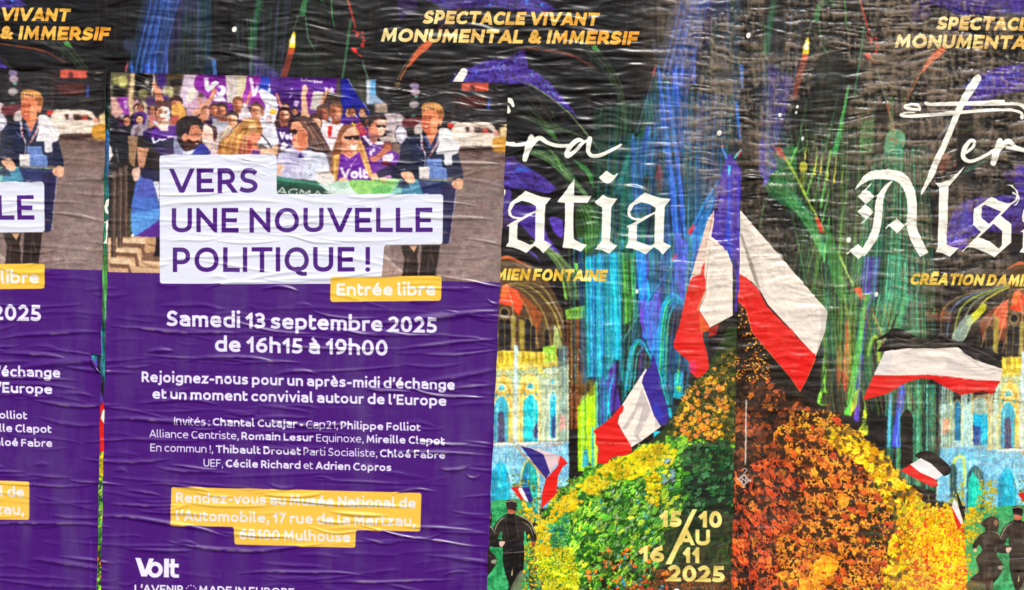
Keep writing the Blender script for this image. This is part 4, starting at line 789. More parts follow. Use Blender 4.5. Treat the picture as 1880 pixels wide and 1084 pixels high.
    c.blob([(430, 560), (500, 640), (560, 900), (620, 1084), (540, 1084), (470, 860)], (50, 110, 46), .7); c.line([(600, 320), (500, 700)], 3, (120, 190, 100), .7)
    # dark right wing, big violet disc in the vault
    c.blob([(1330, 520), (1380, 420), (1480, 370), (1800, 340), (1860, 380), (1800, 560), (1500, 620), (1420, 720), (1300, 690)], (74, 48, 140), .85); c.blob([(1330, 560), (1440, 440), (1480, 560), (1380, 700), (1310, 680)], (72, 70, 176), .8); c.poly([(1600, 500), (1880, 480), (1880, 620), (1640, 610)], (72, 44, 96), .8); c.poly([(1700, 180), (1880, 150), (1880, 260), (1720, 240)], (70, 44, 100), .8)
    mottle(c, smooth([(1330, 520), (1380, 420), (1480, 370), (1800, 340), (1860, 380), (1800, 560), (1500, 620), (1420, 720), (1300, 690)], True), [(38, 24, 66), (60, 36, 112), (78, 46, 150), (96, 60, 168), (60, 66, 160)], 16, 32, a=.7)
    for k in range(24): c.ell(1340 + rnd.random() * 120, 420 + rnd.random() * 280, rnd.uniform(3, 14), 4, rnd.choice([(130, 120, 200), (150, 170, 200), (60, 40, 110)]), .6)
    c.blob([(1250, 60), (1330, 60), (1300, 150), (1260, 200)], (176, 70, 44), .45)
    C(1400, 540)
    for i in range(5):
        c.line([(1850 - i * 10, 0 - 100), (1560 - i * 60, 60), (1420 - i * 40, 330)], (16, 14, 9), ((190, 180, 60), (110, 120, 90), (150, 170, 60), (90, 110, 150), (110, 90, 60))[i], .75, curve=True)
    c.poly([(1530, 200), (1640, 90), (1880, 10), (1880, 330), (1560, 330)], (128, 66, 44), .7); c.poly([(1640, 110), (1760, 20), (1880, 20), (1880, 200), (1660, 250)], (200, 76, 50), .85)
    c.blob([(1440, 190), (1560, 70), (1580, 110), (1500, 200), (1460, 220)], (196, 196, 44), .8); c.blob([(1340, 300), (1430, 160), (1490, 180), (1420, 330)], (146, 170, 156), .7)
    fan(c, [(1740, 0), (1600, 200), (1540, 380)], [(1800, 0), (1780, 240), (1740, 420)], 6, [(196, 140, 90), (210, 176, 120)], 8, .8, rnd)
    c.poly([(1150, 130), (1340, 120), (1340, 200), (1160, 190)], (110, 60, 40), .5)
    for k in range(30): c.ell(1150 + rnd.random() * 200, 90 + rnd.random() * 80, rnd.uniform(5, 16), 5, rnd.choice([(180, 70, 40), (110, 130, 60), (160, 110, 60)]), .6)
    fan(c, [(1040, 0), (1060, 300)], [(1150, 0), (1160, 300)], 7, [(60, 150, 110), (70, 120, 90)], 7, .7, rnd)
    # lower-left columns between tree and cathedral
    c.part('printed_column')
    fan(c, [(820, 0), (780, 300)], [(1050, 0), (960, 270)], 14, [(90, 190, 150), (50, 140, 110), (30, 80, 60), (100, 200, 130)], 16, .9, rnd)
    c.line([(750, -20), (690, 400), (660, 900)], (44, 40, 34), (70, 48, 150)); c.line([(735, 0), (680, 600)], 8, (96, 90, 190), .8)
    c.line([(745, 0), (720, 100), (600, 860)], (38, 36, 54), (78, 170, 62)); c.line([(725, 90), (610, 840)], 9, (130, 210, 90), .8); c.line([(760, 30), (735, 100)], 16, (96, 120, 180))
    c.poly([(640, 700), (690, 660), (660, 800), (610, 870)], (160, 176, 50)); c.cur = 0
    c.line([(572, 0), (600, 160), (620, 420), (600, 660)], (14, 14, 10, 4), (150, 170, 50), .9, curve=True); c.blob([(598, 160), (620, 330), (608, 560), (580, 690), (560, 600), (575, 400)], (226, 58, 38)); c.blob([(540, 330), (560, 400), (555, 560), (530, 660), (520, 500)], (196, 60, 40), .85)
    c.line([(540, 100), (520, 400), (470, 790)], 4, (120, 150, 90), .7); c.line([(560, 500), (520, 790)], 5, (190, 120, 60), .7); c.line([(600, 660), (570, 790)], 14, (150, 70, 34), .7)
    fan(c, [(430, 0), (400, 780)], [(1120, 0), (1180, 700)], 130, [(40, 110, 70), (70, 160, 110), (26, 44, 34), (60, 60, 40), (90, 150, 60), (30, 30, 26), (60, 70, 120)], 4.5, .55, rnd, curve=False)
    # yellow-green gothic arch and pinnacles
    c.line([(745, 440), (770, 330), (800, 300), (825, 350), (820, 480)], 24, (150, 180, 50), curve=True); c.line([(750, 450), (775, 350), (800, 325), (812, 360)], 6, (60, 80, 30), curve=True)
    for px, py, ph in ((425, 400, 390), (715, 760, 240)):
        c.line([(px + 10, py), (px, py + ph * .4)], (2, 14), (116, 180, 70)); c.poly([(px - 4, py + ph * .25), (px + 22, py + ph * .3), (px + 14, py + ph * .7), (px + 30, py + ph * .75), (px + 36, py + ph), (px - 50, py + ph), (px - 34, py + ph * .8), (px - 14, py + ph * .68)], (120, 196, 60) if py < 500 else (196, 210, 50))
        for k in range(12): c.line([(px - 30 + rnd.random() * 50, py + ph * (.3 + .6 * rnd.random())), (px - 10 + rnd.random() * 30, py + ph * (.4 + .55 * rnd.random()))], 6, (24, 40, 20), .9)
    fan(c, [(870, 640), (850, 1300)], [(1230, 640), (1230, 1400)], 46, [(50, 150, 90), (70, 190, 150), (30, 70, 50), (24, 50, 40), (90, 200, 170), (120, 190, 90), (40, 110, 100)], 10, .85, rnd, curve=False)
    c.poly([(960, 640), (1010, 640), (970, 1084), (910, 1084)], (60, 66, 180)); c.line([(985, 660), (945, 1084)], 8, (80, 150, 220)); c.line([(905, 660), (890, 1084)], 26, (70, 160, 190), .9)
    lancet(c, 975, 1065, 810, 1240, (22, 18, 16), (60, 160, 120), 5); c.poly([(740, 860), (880, 860), (860, 1180), (960, 1300), (900, 1300), (740, 1100)], (18, 15, 15), .9)
    c.poly([(420, 700), (560, 690), (600, 800), (400, 780)], BL, .8)
    c.line([(775, 140), (880, 350)], (10, 8), (130, 170, 80)); c.line([(785, 140), (870, 330)], 3, (226, 200, 160)); c.line([(860, 400), (940, 200)], (9, 5), (30, 34, 30)); c.line([(1005, 640), (1100, 810)], 7, (60, 84, 76))
    # ---------------- the choir: cathedral wall with lancets (left sheet edge and right sheet share it)
    cath = c.part('printed_cathedral')
    # the same wall carries on to the left (seen at the far right of the photograph)
    C(1640, 740, 3.15)
    c.poly([(260, 0), (620, 0), (640, 260), (640, 640), (240, 560), (270, 250)], (146, 180, 176)); fan(c, [(262, -100), (258, 360)], [(350, -100), (330, 360)], 16, [(130, 170, 170), (70, 90, 90), (190, 216, 196), (176, 186, 90), (60, 110, 110)], 7, .9, rnd)
    fan(c, [(385, -60), (385, 250)], [(455, -60), (455, 250)], 9, [(206, 226, 196), (190, 200, 130), (150, 196, 190)], 9, .9, rnd); fan(c, [(545, -60), (540, 280)], [(620, -60), (615, 280)], 8, [(220, 220, 190), (206, 176, 80), (176, 206, 200)], 9, .9, rnd)
    c.poly([(270, 260), (440, 250), (640, 280), (640, 640), (250, 560)], (104, 170, 204)); fan(c, [(330, 270), (640, 290)], [(330, 340), (640, 360)], 7, [(110, 180, 220), (200, 226, 236), (90, 170, 190)], 8, .6, rnd); c.line([(300, 250), (450, 270), (640, 285)], (4, 3, 3), (150, 60, 90), .8)
    c.poly([(278, 85), (318, 90), (318, 170), (278, 180)], (220, 120, 90), .7)
    lancet(c, 345, 385, -20, 215, (20, 90, 130), (200, 160, 50), 4, 20); lancet(c, 455, 540, -40, 245, (16, 150, 190), (226, 216, 170), 5, 10); c.poly([(455, 120), (500, 140), (500, 245), (455, 240)], (26, 50, 110)); lancet(c, 622, 712, -10, 255, (10, 140, 190), (226, 170, 50), 6, 40); lancet(c, 648, 692, 80, 250, (40, 36, 84), None)
    c.line([(548, -60), (552, 275)], 12, (206, 160, 50), .8); c.line([(600, 60), (600, 280)], 14, (236, 180, 40))
    c.line([(325, 470), (350, 330), (400, 320), (410, 480)], 20, (180, 200, 90), curve=True); lancet(c, 322, 362, 345, 540, (30, 50, 46), None); lancet(c, 418, 522, 355, 640, (30, 60, 66), (110, 170, 210), 5, 440); c.poly([(425, 640), (430, 440), (455, 395), (500, 460), (515, 520), (480, 640)], (20, 170, 140)); lancet(c, 595, 718, 368, 640, (20, 60, 100), (150, 180, 210), 6, 470); c.poly([(600, 640), (605, 480), (640, 400), (690, 400), (714, 480), (712, 640)], (10, 150, 186))
    # window frames and gallery repeated on this side
    C(1660, 480, 3.871)
    c.poly([(690, 700), (730, 680), (852, 670), (852, 850), (690, 850)], (206, 170, 50)); 
    for k in range(10): c.line([(700 + k * 17, 690), (700 + k * 17, 770)], (6, 9, 6), rnd.choice([(250, 220, 80), (110, 90, 30), (226, 180, 50)]))
    for k in range(50): c.ell(690 + rnd.random() * 160, 770 + rnd.random() * 80, rnd.uniform(3, 8), 5, rnd.choice([(250, 226, 110), (110, 130, 50), (226, 186, 60), (160, 120, 30)]), .9)
    c.poly([(660, 1090), (665, 960), (700, 880), (755, 840), (810, 890), (840, 980), (842, 1090)], (232, 180, 56)); c.line([(680, 1084), (690, 960), (755, 866), (815, 960), (830, 1084)], 8, (250, 236, 130), curve=True); c.ell(752, 935, 26, 26, (70, 150, 190)); c.ell(712, 978, 10, 14, (60, 130, 160)); c.ell(795, 978, 10, 14, (60, 130, 160)); c.poly([(480, 960), (600, 930), (640, 1084), (470, 1084)], (176, 150, 110), .7); c.poly([(640, 850), (672, 850), (664, 1084), (630, 1084)], (170, 200, 180))
    lancet(c, 726, 826, 445, 670, (34, 28, 26), (190, 160, 60), 5, 500); c.line([(774, 470), (774, 660)], 5, (120, 96, 50)); c.ell(785, 395, 36, 26, (50, 34, 26)); lancet(c, 575, 630, 455, 640, (36, 30, 26), (120, 110, 50), 4); c.poly([(632, 380), (668, 400), (660, 660), (626, 640)], (130, 116, 50), .9)
    B(890, 380, 4.171)
    c.poly([(95, 400), (180, 370), (330, 430), (480, 560), (600, 800), (620, 1084), (95, 1084)], (62, 46, 30))
    c.poly([(115, 700), (150, 600), (180, 600), (250, 640), (300, 720), (260, 830), (200, 760), (110, 740)], (206, 62, 34)); c.poly([(270, 640), (440, 820), (400, 1000), (320, 780)], (116, 58, 30)); c.blob([(130, 620), (180, 590), (160, 700), (120, 700)], (230, 96, 50))
    c.line([(60, 430), (180, 385), (350, 470)], (10, 22, 6), (180, 84, 44), .9, curve=True); c.line([(70, 460), (200, 420), (400, 560), (540, 760)], (5, 8, 5), (110, 80, 50), .9, curve=True)
    for i, q in enumerate(([(180, 590), (330, 660), (450, 820), (520, 1084)], [(185, 585), (360, 620), (520, 790), (590, 1000)], [(180, 580), (420, 600), (560, 800), (600, 900)], [(175, 600), (300, 740), (380, 940), (410, 1084)], [(170, 600), (215, 780), (235, 1084)])):
        c.line(q, (5, 12, 15), ((140, 116, 60), (170, 150, 60), (150, 130, 90), (160, 120, 80), (170, 130, 96))[i], .95, curve=True); c.line(np.array(q) + (5, 0), (2, 3, 4), (50, 38, 24), .8, curve=True)
    for x0, x1, yt in ((103, 150, 850), (152, 198, 850), (305, 350, 850), (352, 388, 900), (452, 492, 930)): lancet(c, x0, x1, yt, 1100, (26, 22, 24), (150, 130, 60), 3)
    c.ell(150, 808, 40, 42, (120, 100, 60)); c.ell(150, 808, 28, 30, (24, 20, 24))
    c.poly([(200, 830), (235, 840), (225, 1100), (200, 1100)], (130, 116, 56)); c.poly([(262, 860), (300, 870), (296, 1100), (262, 1100)], (126, 110, 44))
    c.poly([(530, 900), (560, 940), (600, 1084), (520, 1084)], (160, 180, 110), .8)
    # brown clustered shaft
    for k in range(9): c.line([(632 + k * 16, 850), (632 + k * 15, 1700)], 16, ((90, 44, 22), (46, 24, 16), (120, 64, 26), (30, 20, 16), (84, 46, 24), (110, 60, 30), (40, 26, 20), (64, 60, 30), (60, 44, 30))[k])
    for k in range(26): c.ell(635 + rnd.random() * 130, 900 + rnd.random() * 700, 5, 6, rnd.choice([(220, 226, 230), (226, 196, 90), (150, 160, 150)]), .8)
    c.poly([(612, 790), (770, 745), (772, 850), (625, 860)], (110, 160, 50)); c.line([(610, 780), (770, 735)], 22, (22, 24, 16))
    for k in range(5): c.line([(640 + k * 28, 790), (650 + k * 28, 815), (636 + k * 28, 835)], 7, (30, 50, 16), .9)
    B(890, 620, 4.171)
    c.poly([(70, 100), (240, 90), (430, 110), (545, 60), (560, 210), (250, 260), (60, 250)], (190, 158, 44)); c.poly([(440, 70), (540, 55), (545, 180), (450, 200)], (140, 190, 60))
    for k in range(22): c.line([(90 + k * 20, 110), (92 + k * 20, 190)], (6, 9, 6), rnd.choice([(250, 210, 60), (226, 176, 50), (110, 90, 30), (250, 226, 110)])); 
    for k in range(110): c.ell(85 + rnd.random() * 460, 200 + rnd.random() * 110, rnd.uniform(3, 9), rnd.uniform(3, 7), rnd.choice([(250, 226, 120), (70, 100, 40), (110, 130, 50), (226, 186, 60), (90, 70, 24)]), .9)
    c.line([(60, 236), (430, 214), (555, 170)], 8, (214, 190, 110)); c.line([(80, 100), (240, 92), (420, 100)], 9, (60, 50, 26))
    wall = [(50, 250), (560, 230), (640, 200), (640, 1300), (30, 1300), (40, 800)]
    c.poly(wall, (166, 182, 140)); fan(c, [(430, 240), (430, 830)], [(560, 210), (560, 830)], 16, [(220, 230, 206), (176, 200, 180), (230, 216, 150), (150, 190, 190)], 12, .8, rnd); fan(c, [(560, 60), (560, 1300)], [(636, 60), (636, 1300)], 18, [(130, 176, 176), (90, 110, 110), (180, 210, 206), (60, 80, 80), (150, 200, 200)], 7, .85, rnd)
    c.poly([(575, 590), (615, 580), (620, 680), (570, 720)], (226, 130, 124), .7)
    for k in range(60): c.ell(60 + rnd.random() * 480, 270 + rnd.random() * 60, rnd.uniform(4, 10), 6, rnd.choice([(90, 130, 50), (206, 196, 60), (60, 90, 40), (150, 170, 70)]), .8)
    for x0, x1, yt, yb in ((66, 215, 275, 800), (255, 420, 270, 800)):
        c.poly([(x0 - 6, yb), (x0 - 6, yt + 130), (x0 + 20, yt + 40), ((x0 + x1) / 2, yt - 10), (x1 - 15, yt + 50), (x1 + 4, yt + 150), (x1 + 4, yb)], (226, 176, 70)); c.line([(x0 + 6, yb), (x0 + 4, yt + 140), (x0 + 26, yt + 60), ((x0 + x1) / 2, yt + 14), (x1 - 22, yt + 70), (x1 - 6, yt + 160), (x1 - 8, yb)], 7, (250, 236, 160)); c.line([(x0 + 16, yt + 170), ((x0 + x1) / 2, yt + 60), (x1 - 16, yt + 170)], 6, (120, 80, 40), curve=True)
    lancet(c, 68, 180, 440, 800, (10, 150, 196), (246, 220, 150), 5, 530); c.poly([(68, 640), (95, 640), (95, 800), (68, 800)], (20, 120, 170)); lancet(c, 96, 152, 555, 800, (36, 34, 84), None)
    lancet(c, 290, 404, 430, 795, (16, 184, 206), (250, 226, 170), 5, 520); c.poly([(365, 690), (404, 640), (404, 780), (366, 780)], (30, 40, 90)); c.poly([(290, 760), (404, 770), (404, 790), (290, 790)], (14, 150, 176))
    lancet(c, 497, 540, 405, 770, (16, 160, 190), (240, 240, 226), 6, 480); c.poly([(505, 640), (540, 560), (540, 765), (510, 770)], (24, 50, 110))
    for x, y in ((126, 380), (345, 370)):
        c.ell(x, y, 38, 36, (250, 224, 150)); 
        for dx, dy in ((0, -12), (-12, 6), (12, 6)): c.ell(x + dx, y + dy, 14, 13, (30, 160, 200))
        for s in (-1, 1): c.ell(x + s * 44, y + 58, 11, 16, (50, 160, 196))
    c.ell(515, 335, 12, 20, (60, 160, 190))
    c.poly([(222, 60), (252, 60), (246, 900), (214, 900)], (176, 206, 206)); c.line([(232, 80), (226, 880)], 9, (214, 230, 230), .8)
    c.poly([(404, 200), (440, 210), (436, 270), (410, 280)], (246, 200, 50)); c.poly([(174, 560), (206, 560), (206, 830), (174, 830)], (226, 176, 60), .8)
    # lower arcade
    c.poly([(30, 805), (640, 790), (640, 1300), (20, 1300)], (112, 168, 200)); c.poly([(40, 800), (600, 790), (600, 815), (40, 830)], (226, 236, 240)); fan(c, [(30, 820), (560, 810)], [(30, 1000), (500, 1000)], 9, [(190, 216, 236), (140, 186, 220), (214, 230, 226)], 16, .6, rnd)
    lancet(c, 44, 190, 940, 1400, (14, 150, 176), (120, 180, 226), 10, 1090); c.poly([(120, 950), (190, 1080), (188, 1130), (150, 1010)], (30, 60, 110)); c.poly([(44, 1080), (90, 980), (90, 1250), (44, 1300)], (14, 120, 150))
    lancet(c, 280, 404, 930, 1400, (14, 120, 120), (216, 206, 110), 12, 1080); c.poly([(280, 1080), (330, 960), (330, 1150), (285, 1300)], (20, 84, 130)); c.poly([(350, 960), (400, 1060), (395, 1300), (350, 1250)], (30, 150, 130))
    c.poly([(380, 800), (580, 780), (585, 860), (400, 880)], (150, 176, 200), .7); c.line([(240, 820), (420, 850), (585, 800)], (8, 6, 8), (220, 130, 90), .8)
    c.cur = 0
    c.frame(); WL = [(130, 170, 170), (236, 236, 200), (90, 140, 150), (226, 196, 90), (70, 110, 130), (190, 214, 200), (190, 140, 40), (150, 120, 50)]
    fan(c, [(905, 680), (900, 815)], [(1042, 660), (1042, 815)], 70, WL, 1.5, .45, rnd, curve=False); fan(c, X0C((1700, 735), (1700, 818)), X0C((1885, 735), (1885, 818)), 70, WL, 1.5, .45, rnd, curve=False)
    WB = [(80, 140, 190), (150, 200, 220), (60, 120, 170), (190, 210, 160), (110, 170, 160), (50, 150, 170)]
    fan(c, [(900, 820), (898, 920)], [(1042, 815), (1036, 920)], 46, WB, 1.8, .45, rnd, curve=False); fan(c, X0C((1716, 822), (1716, 930)), X0C((1885, 826), (1885, 930)), 56, WB, 1.8, .45, rnd, curve=False)
    for _ in range(260):
        x = rnd.choice((rnd.uniform(902, 1040), rnd.uniform(1700, 1885) - 942)); y = rnd.uniform(640, 900); c.line([(x, y), (x + rnd.uniform(-3, 3), y + rnd.uniform(3, 16))], rnd.uniform(.6, 1.6), rnd.choice([(70, 90, 80), (250, 230, 120), (90, 60, 30), (60, 140, 170), (230, 236, 226)]), .6)
    for y in (690, 724, 812, 818): c.line([(902, y), (1040, y - 4)], 1.2, (110, 90, 50), .7)
    # ---------------- top right of the artwork: vault, ribs and stars
    B(920, 0)
    c.poly([(-700, -60), (100, -60), (300, 0), (400, 70), (250, 95), (0, 60), (-380, 60)], (54, 34, 116), .75); c.poly([(-450, 0), (-300, 0), (-330, 120), (-450, 200)], (44, 28, 84), .5); c.blob([(120, -20), (260, 0), (380, 70), (240, 80), (120, 40)], (70, 64, 150), .9)
    mottle(c, [(-700, -60), (100, -60), (300, 0), (400, 70), (250, 95), (0, 60), (-380, 60)], [(38, 24, 66), (60, 36, 112), (78, 46, 150), (96, 60, 168), (60, 66, 160)], 16, 33, a=.6)
    for x, y in ((185, 30), (180, 10), (288, 35), (-80, 36)): c.ell(x, y, 12, 8, (60, 130, 220))
    c.blob([(-360, 590), (-250, 500), (-100, 430), (40, 430), (180, 470), (330, 580), (430, 690), (560, 860), (500, 800), (360, 700), (160, 600), (-100, 600)], (74, 40, 158)); c.blob([(-300, 560), (-160, 470), (-30, 440), (60, 480), (-40, 580), (-250, 600)], (70, 46, 170))
    mottle(c, smooth([(-360, 590), (-250, 500), (-100, 430), (40, 430), (180, 470), (330, 580), (430, 690), (560, 860), (500, 800), (360, 700), (160, 600), (-100, 600)], True), [(38, 24, 66), (60, 36, 112), (78, 46, 150), (96, 60, 168), (60, 66, 160)], 14, 34, a=.75)
    for k in range(60):
        t = rnd.random(); c.ell(-330 + t * 780, 560 - 380 * t * (1 - t) + rnd.uniform(-40, 40) + max(0, t - .55) * 420, rnd.uniform(3, 13), rnd.uniform(3, 7), rnd.choice([(90, 130, 230), (150, 170, 230), (70, 170, 160), (60, 90, 200)]), .75, rot=30)
    fan(c, [(90, 560), (260, 640), (460, 780), (660, 1000)], [(200, 590), (330, 680), (500, 830), (700, 1084)], 6, [(90, 130, 90), (130, 160, 100), (70, 90, 70)], 5, .75, rnd)
    fan(c, [(60, 330), (300, 350), (480, 380), (640, 480)], [(160, 345), (340, 370), (520, 410), (660, 470)], 6, [(120, 50, 30), (160, 90, 50), (90, 50, 34)], 6, .75, rnd)
    fan(c, [(530, 330), (700, 480), (820, 700), (880, 950)], [(680, 330), (790, 480), (860, 620), (900, 880)], 9, [(80, 110, 60), (50, 90, 56), (120, 140, 90), (60, 70, 50)], 5, .8, rnd)
    c.blob([(640, 330), (680, 330), (700, 370), (660, 360)], (90, 170, 80), .8)
    for k in range(34): c.ell(60 + rnd.random() * 380, 740 + rnd.random() * 120, rnd.uniform(3, 9), 4, rnd.choice([(150, 110, 60), (90, 120, 50), (150, 60, 40)]), .6)
    fan(c, [(80, 820), (300, 900), (560, 960)], [(240, 840), (420, 900), (600, 980)], 7, [(60, 100, 50), (90, 120, 60)], 5, .6, rnd)
    c.poly([(270, 900), (370, 930), (400, 1000)], (60, 120, 50), .8); c.ell(1110, 350, 46, 42, (60, 66, 84), .8); c.blob([(1085, 480), (1098, 480), (1085, 540), (1070, 540)], (190, 50, 50))
    c.blob([(1060, 330), (1100, 310), (1160, 330), (1150, 400), (1080, 400)], (36, 44, 64), .7)
    fan(c, [(1090, 470), (1020, 720), (950, 950)], [(1110, 480), (1050, 700), (970, 930)], 3, [(90, 130, 160)], 4, .8, rnd); fan(c, [(1290, -10), (1240, 100), (1185, 260)], [(1300, 0), (1246, 110), (1195, 250)], 2, [(100, 130, 190)], 4, .7, rnd)
    # blue beams of the big tower
    tower = c.part('printed_tower')
    c.poly([(1240, 0), (1500, 0), (1520, 120), (1380, 600), (1230, 640), (1180, 300)], (40, 34, 76), .65); c.poly([(1420, 0), (1590, 0), (1580, 160), (1450, 120)], (70, 54, 104), .35)
    fan(c, [(1290, 0), (1180, 560)], [(1450, 0), (1390, 600)], 24, [(44, 60, 150), (60, 70, 140), (30, 36, 90), (90, 100, 170), (24, 24, 50)], 8, .7, rnd, curve=False)
    c.poly([(1390, 380), (1520, 280), (1640, 400), (1640, 1084), (1380, 1084), (1360, 640)], (30, 26, 22), .6); fan(c, [(1300, 560), (1300, 1100)], [(1640, 500), (1660, 1100)], 34, [(96, 84, 56), (40, 34, 26), (120, 110, 80), (30, 26, 22), (70, 80, 60)], 6, .6, rnd, curve=False)  # brown strokes put the glare of the rough relief into the print
    fan(c, [(1600, 0), (1590, 420)], [(1700, 0), (1650, 420)], 9, [(90, 84, 80), (60, 56, 60), (110, 100, 120)], 6, .5, rnd, curve=False)
    c.line([(1600, 0), (1610, 200), (1580, 400), (1620, 560)], (10, 14, 8, 8), (80, 84, 150), .5)
    c.poly([(1690, 450), (1720, 460), (1730, 620), (1700, 640)], (70, 120, 200), .8); c.poly([(1650, 720), (1680, 720), (1705, 1000), (1690, 1000)], (30, 100, 190)); c.poly([(1630, 600), (1690, 560), (1700, 720), (1640, 740)], (60, 70, 90), .7)
    fan(c, [(1260, 0), (1110, 640), (1130, 1084)], [(1480, 0), (1330, 600), (1340, 1084)], 60, [(30, 60, 150), (50, 96, 200), (24, 40, 90), (70, 120, 210), (16, 20, 40), (30, 90, 130)], 6, .75, rnd)
    fan(c, [(1330, 100), (1300, 1084)], [(1640, 100), (1640, 1084)], 40, [(60, 60, 90), (40, 70, 60), (84, 76, 60), (24, 24, 30)], 5, .6, rnd, curve=False)
    fan(c, [(1090, 560), (950, 1084)], [(1200, 560), (1100, 1084)], 22, [(30, 80, 60), (24, 60, 50), (40, 110, 90)], 7, .7, rnd, curve=False)
    for a, b, w0, w1, col in (((1115, 470), (1180, 1084), 20, 46, (40, 84, 190)), ((1230, 490), (1250, 760), 44, 30, (50, 80, 190)), ((1175, 600), (1240, 1084), 20, 30, (48, 96, 206)), ((1285, 480), (1280, 620), 20, 14, (54, 90, 196)), ((1045, 900), (1030, 1084), 30, 50, (50, 70, 190)), ((1370, 360), (1365, 600), 12, 30, (60, 76, 170)), ((930, 950), (935, 1084), 20, 40, (34, 84, 130)), ((1090, 880), (1080, 1084), 18, 30, (56, 60, 160))):
        c.line([a, b], (w0, w1), col, .9); c.line([(a[0] + w0 * .25, a[1]), (b[0] + w1 * .2, b[1])], (w0 * .25, w1 * .25), (100, 150, 230), .7)
    B(920, 270)
    c.poly([(0, 90), (120, 110), (240, 170), (330, 240), (400, 300), (330, 330), (180, 300), (0, 280)], (66, 38, 142)); mottle(c, [(0, 90), (120, 110), (240, 170), (330, 240), (400, 300), (330, 330), (180, 300), (0, 280)], [(38, 24, 66), (60, 36, 112), (78, 46, 150), (96, 60, 168), (60, 66, 160)], 14, 35, a=.7); c.ell(150, 160, 50, 18, (50, 96, 200), .8); c.poly([(60, 400), (250, 420), (300, 520), (330, 640), (420, 760), (260, 680), (140, 560), (60, 520)], (74, 46, 150), .9); c.blob([(340, 500), (430, 520), (430, 640), (370, 600)], (80, 54, 166))
    fan(c, [(160, 30), (330, 110), (480, 240), (600, 360)], [(260, 0), (440, 100), (540, 230), (620, 330)], 18, [(50, 120, 60), (100, 160, 90), (34, 70, 40), (140, 180, 110)], 6, .8, rnd)
    fan(c, [(330, 0), (380, 60)], [(400, 60), (440, 180)], 5, [(120, 190, 80)], 7, .8, rnd); c.poly([(510, 90), (600, 130), (650, 200), (655, 300), (600, 190)], (56, 130, 60), .9); fan(c, [(640, 70), (760, 200), (780, 340)], [(700, 60), (800, 160), (800, 330)], 4, [(80, 110, 60)], 5, .6, rnd)
    c.blob([(540, 420), (640, 400), (700, 520), (690, 700), (600, 760), (530, 600)], (40, 70, 30), .8); fan(c, [(540, 430), (590, 560), (600, 740)], [(630, 400), (690, 520), (680, 690)], 11, [(70, 150, 60), (110, 180, 80), (30, 60, 30)], 7, .85, rnd); c.line([(700, 600), (690, 690), (600, 710)], 6, (90, 150, 100), .8, curve=True)
    fan(c, [(200, 660), (330, 760), (420, 900), (470, 1084)], [(330, 700), (450, 800), (540, 920), (560, 1084)], 12, [(90, 130, 70), (60, 84, 50), (150, 170, 100)], 7, .8, rnd); c.poly([(140, 700), (240, 760), (300, 860), (260, 800)], (90, 70, 170), .8); c.poly([(515, 820), (545, 830), (540, 900), (525, 870)], (110, 190, 60)); c.line([(430, 930), (460, 1084)], (6, 14), (120, 190, 60), .9)
    # right column field: cyan, green and blue beams
    c.poly([(880, 60), (1000, -40), (960, 400), (860, 340), (790, 340)], (30, 92, 84), .7); fan(c, [(890, 60), (800, 330)], [(930, 40), (850, 330)], 7, [(70, 180, 150), (40, 110, 90)], 4, .8, rnd)
    fan(c, [(850, 330), (850, 740)], [(1000, -40), (960, 800)], 18, [(40, 120, 90), (30, 100, 130), (70, 150, 80), (24, 60, 44)], 10, .8, rnd, curve=False)
    c.poly([(920, -60), (1130, -60), (1060, 150), (1080, 420), (960, 480), (920, 260)], (40, 70, 150), .6); fan(c, [(920, 0), (930, 480)], [(1080, 0), (1060, 480)], 14, [(50, 96, 200), (70, 70, 170), (30, 44, 90), (60, 130, 200)], 9, .75, rnd, curve=False)
    c.blob([(1120, 120), (1145, 170), (1150, 260), (1120, 320), (1100, 230), (1105, 160)], (176, 40, 44)); c.poly([(1090, 220), (1160, 220), (1150, 340), (1100, 340)], (84, 34, 30), .6); c.poly([(1010, 200), (1060, 200), (1060, 330), (1010, 330)], (26, 24, 22), .8)
    for a, b, w0, w1, col in (((1175, -20), (1215, 300), 46, 50, (44, 90, 216)), ((1215, 300), (1245, 640), 50, 46, (48, 86, 206)), ((1240, -20), (1270, 300), 24, 34, (54, 104, 220)), ((1270, 300), (1305, 640), 34, 20, (50, 96, 214)), ((1245, 600), (1265, 780), 46, 50, (60, 60, 170))):
        c.line([a, b], (w0, w1), col); c.line([(a[0] + 8, a[1]), (b[0] + 8, b[1])], 7, (90, 150, 240), .6); c.line([(a[0] - 15, a[1]), (b[0] - 15, b[1])], 4, (20, 30, 90), .7)
    fan(c, [(1280, -20), (1330, 700)], [(1480, -20), (1430, 400)], 26, [(60, 110, 80), (40, 80, 60), (110, 150, 120), (30, 50, 40), (80, 120, 110)], 6, .7, rnd, curve=False)
    c.poly([(1460, 330), (1520, 300), (1480, 500), (1390, 800), (1330, 840), (1340, 640)], (30, 120, 190), .9); fan(c, [(1500, 330), (1340, 800)], [(1540, 330), (1400, 800)], 8, [(40, 150, 220), (20, 70, 130)], 9, .8, rnd)
    c.line([(1545, 230), (1440, 400), (1330, 620)], (10, 16, 14), (60, 150, 210)); c.line([(1555, 250), (1345, 620)], 5, (20, 30, 60)); c.line([(1510, 340), (1390, 560)], 4, (130, 190, 230)); c.poly([(1318, 610), (1365, 545), (1385, 560), (1345, 630)], (226, 36, 50)); c.line([(1240, 790), (1060, 1060)], (14, 10), (50, 120, 170)); c.line([(1230, 800), (1060, 1084)], 4, (20, 24, 40)); c.poly([(1212, 800), (1240, 745), (1250, 780), (1228, 818)], (226, 40, 60))
    B(1060, 440, 4.171)
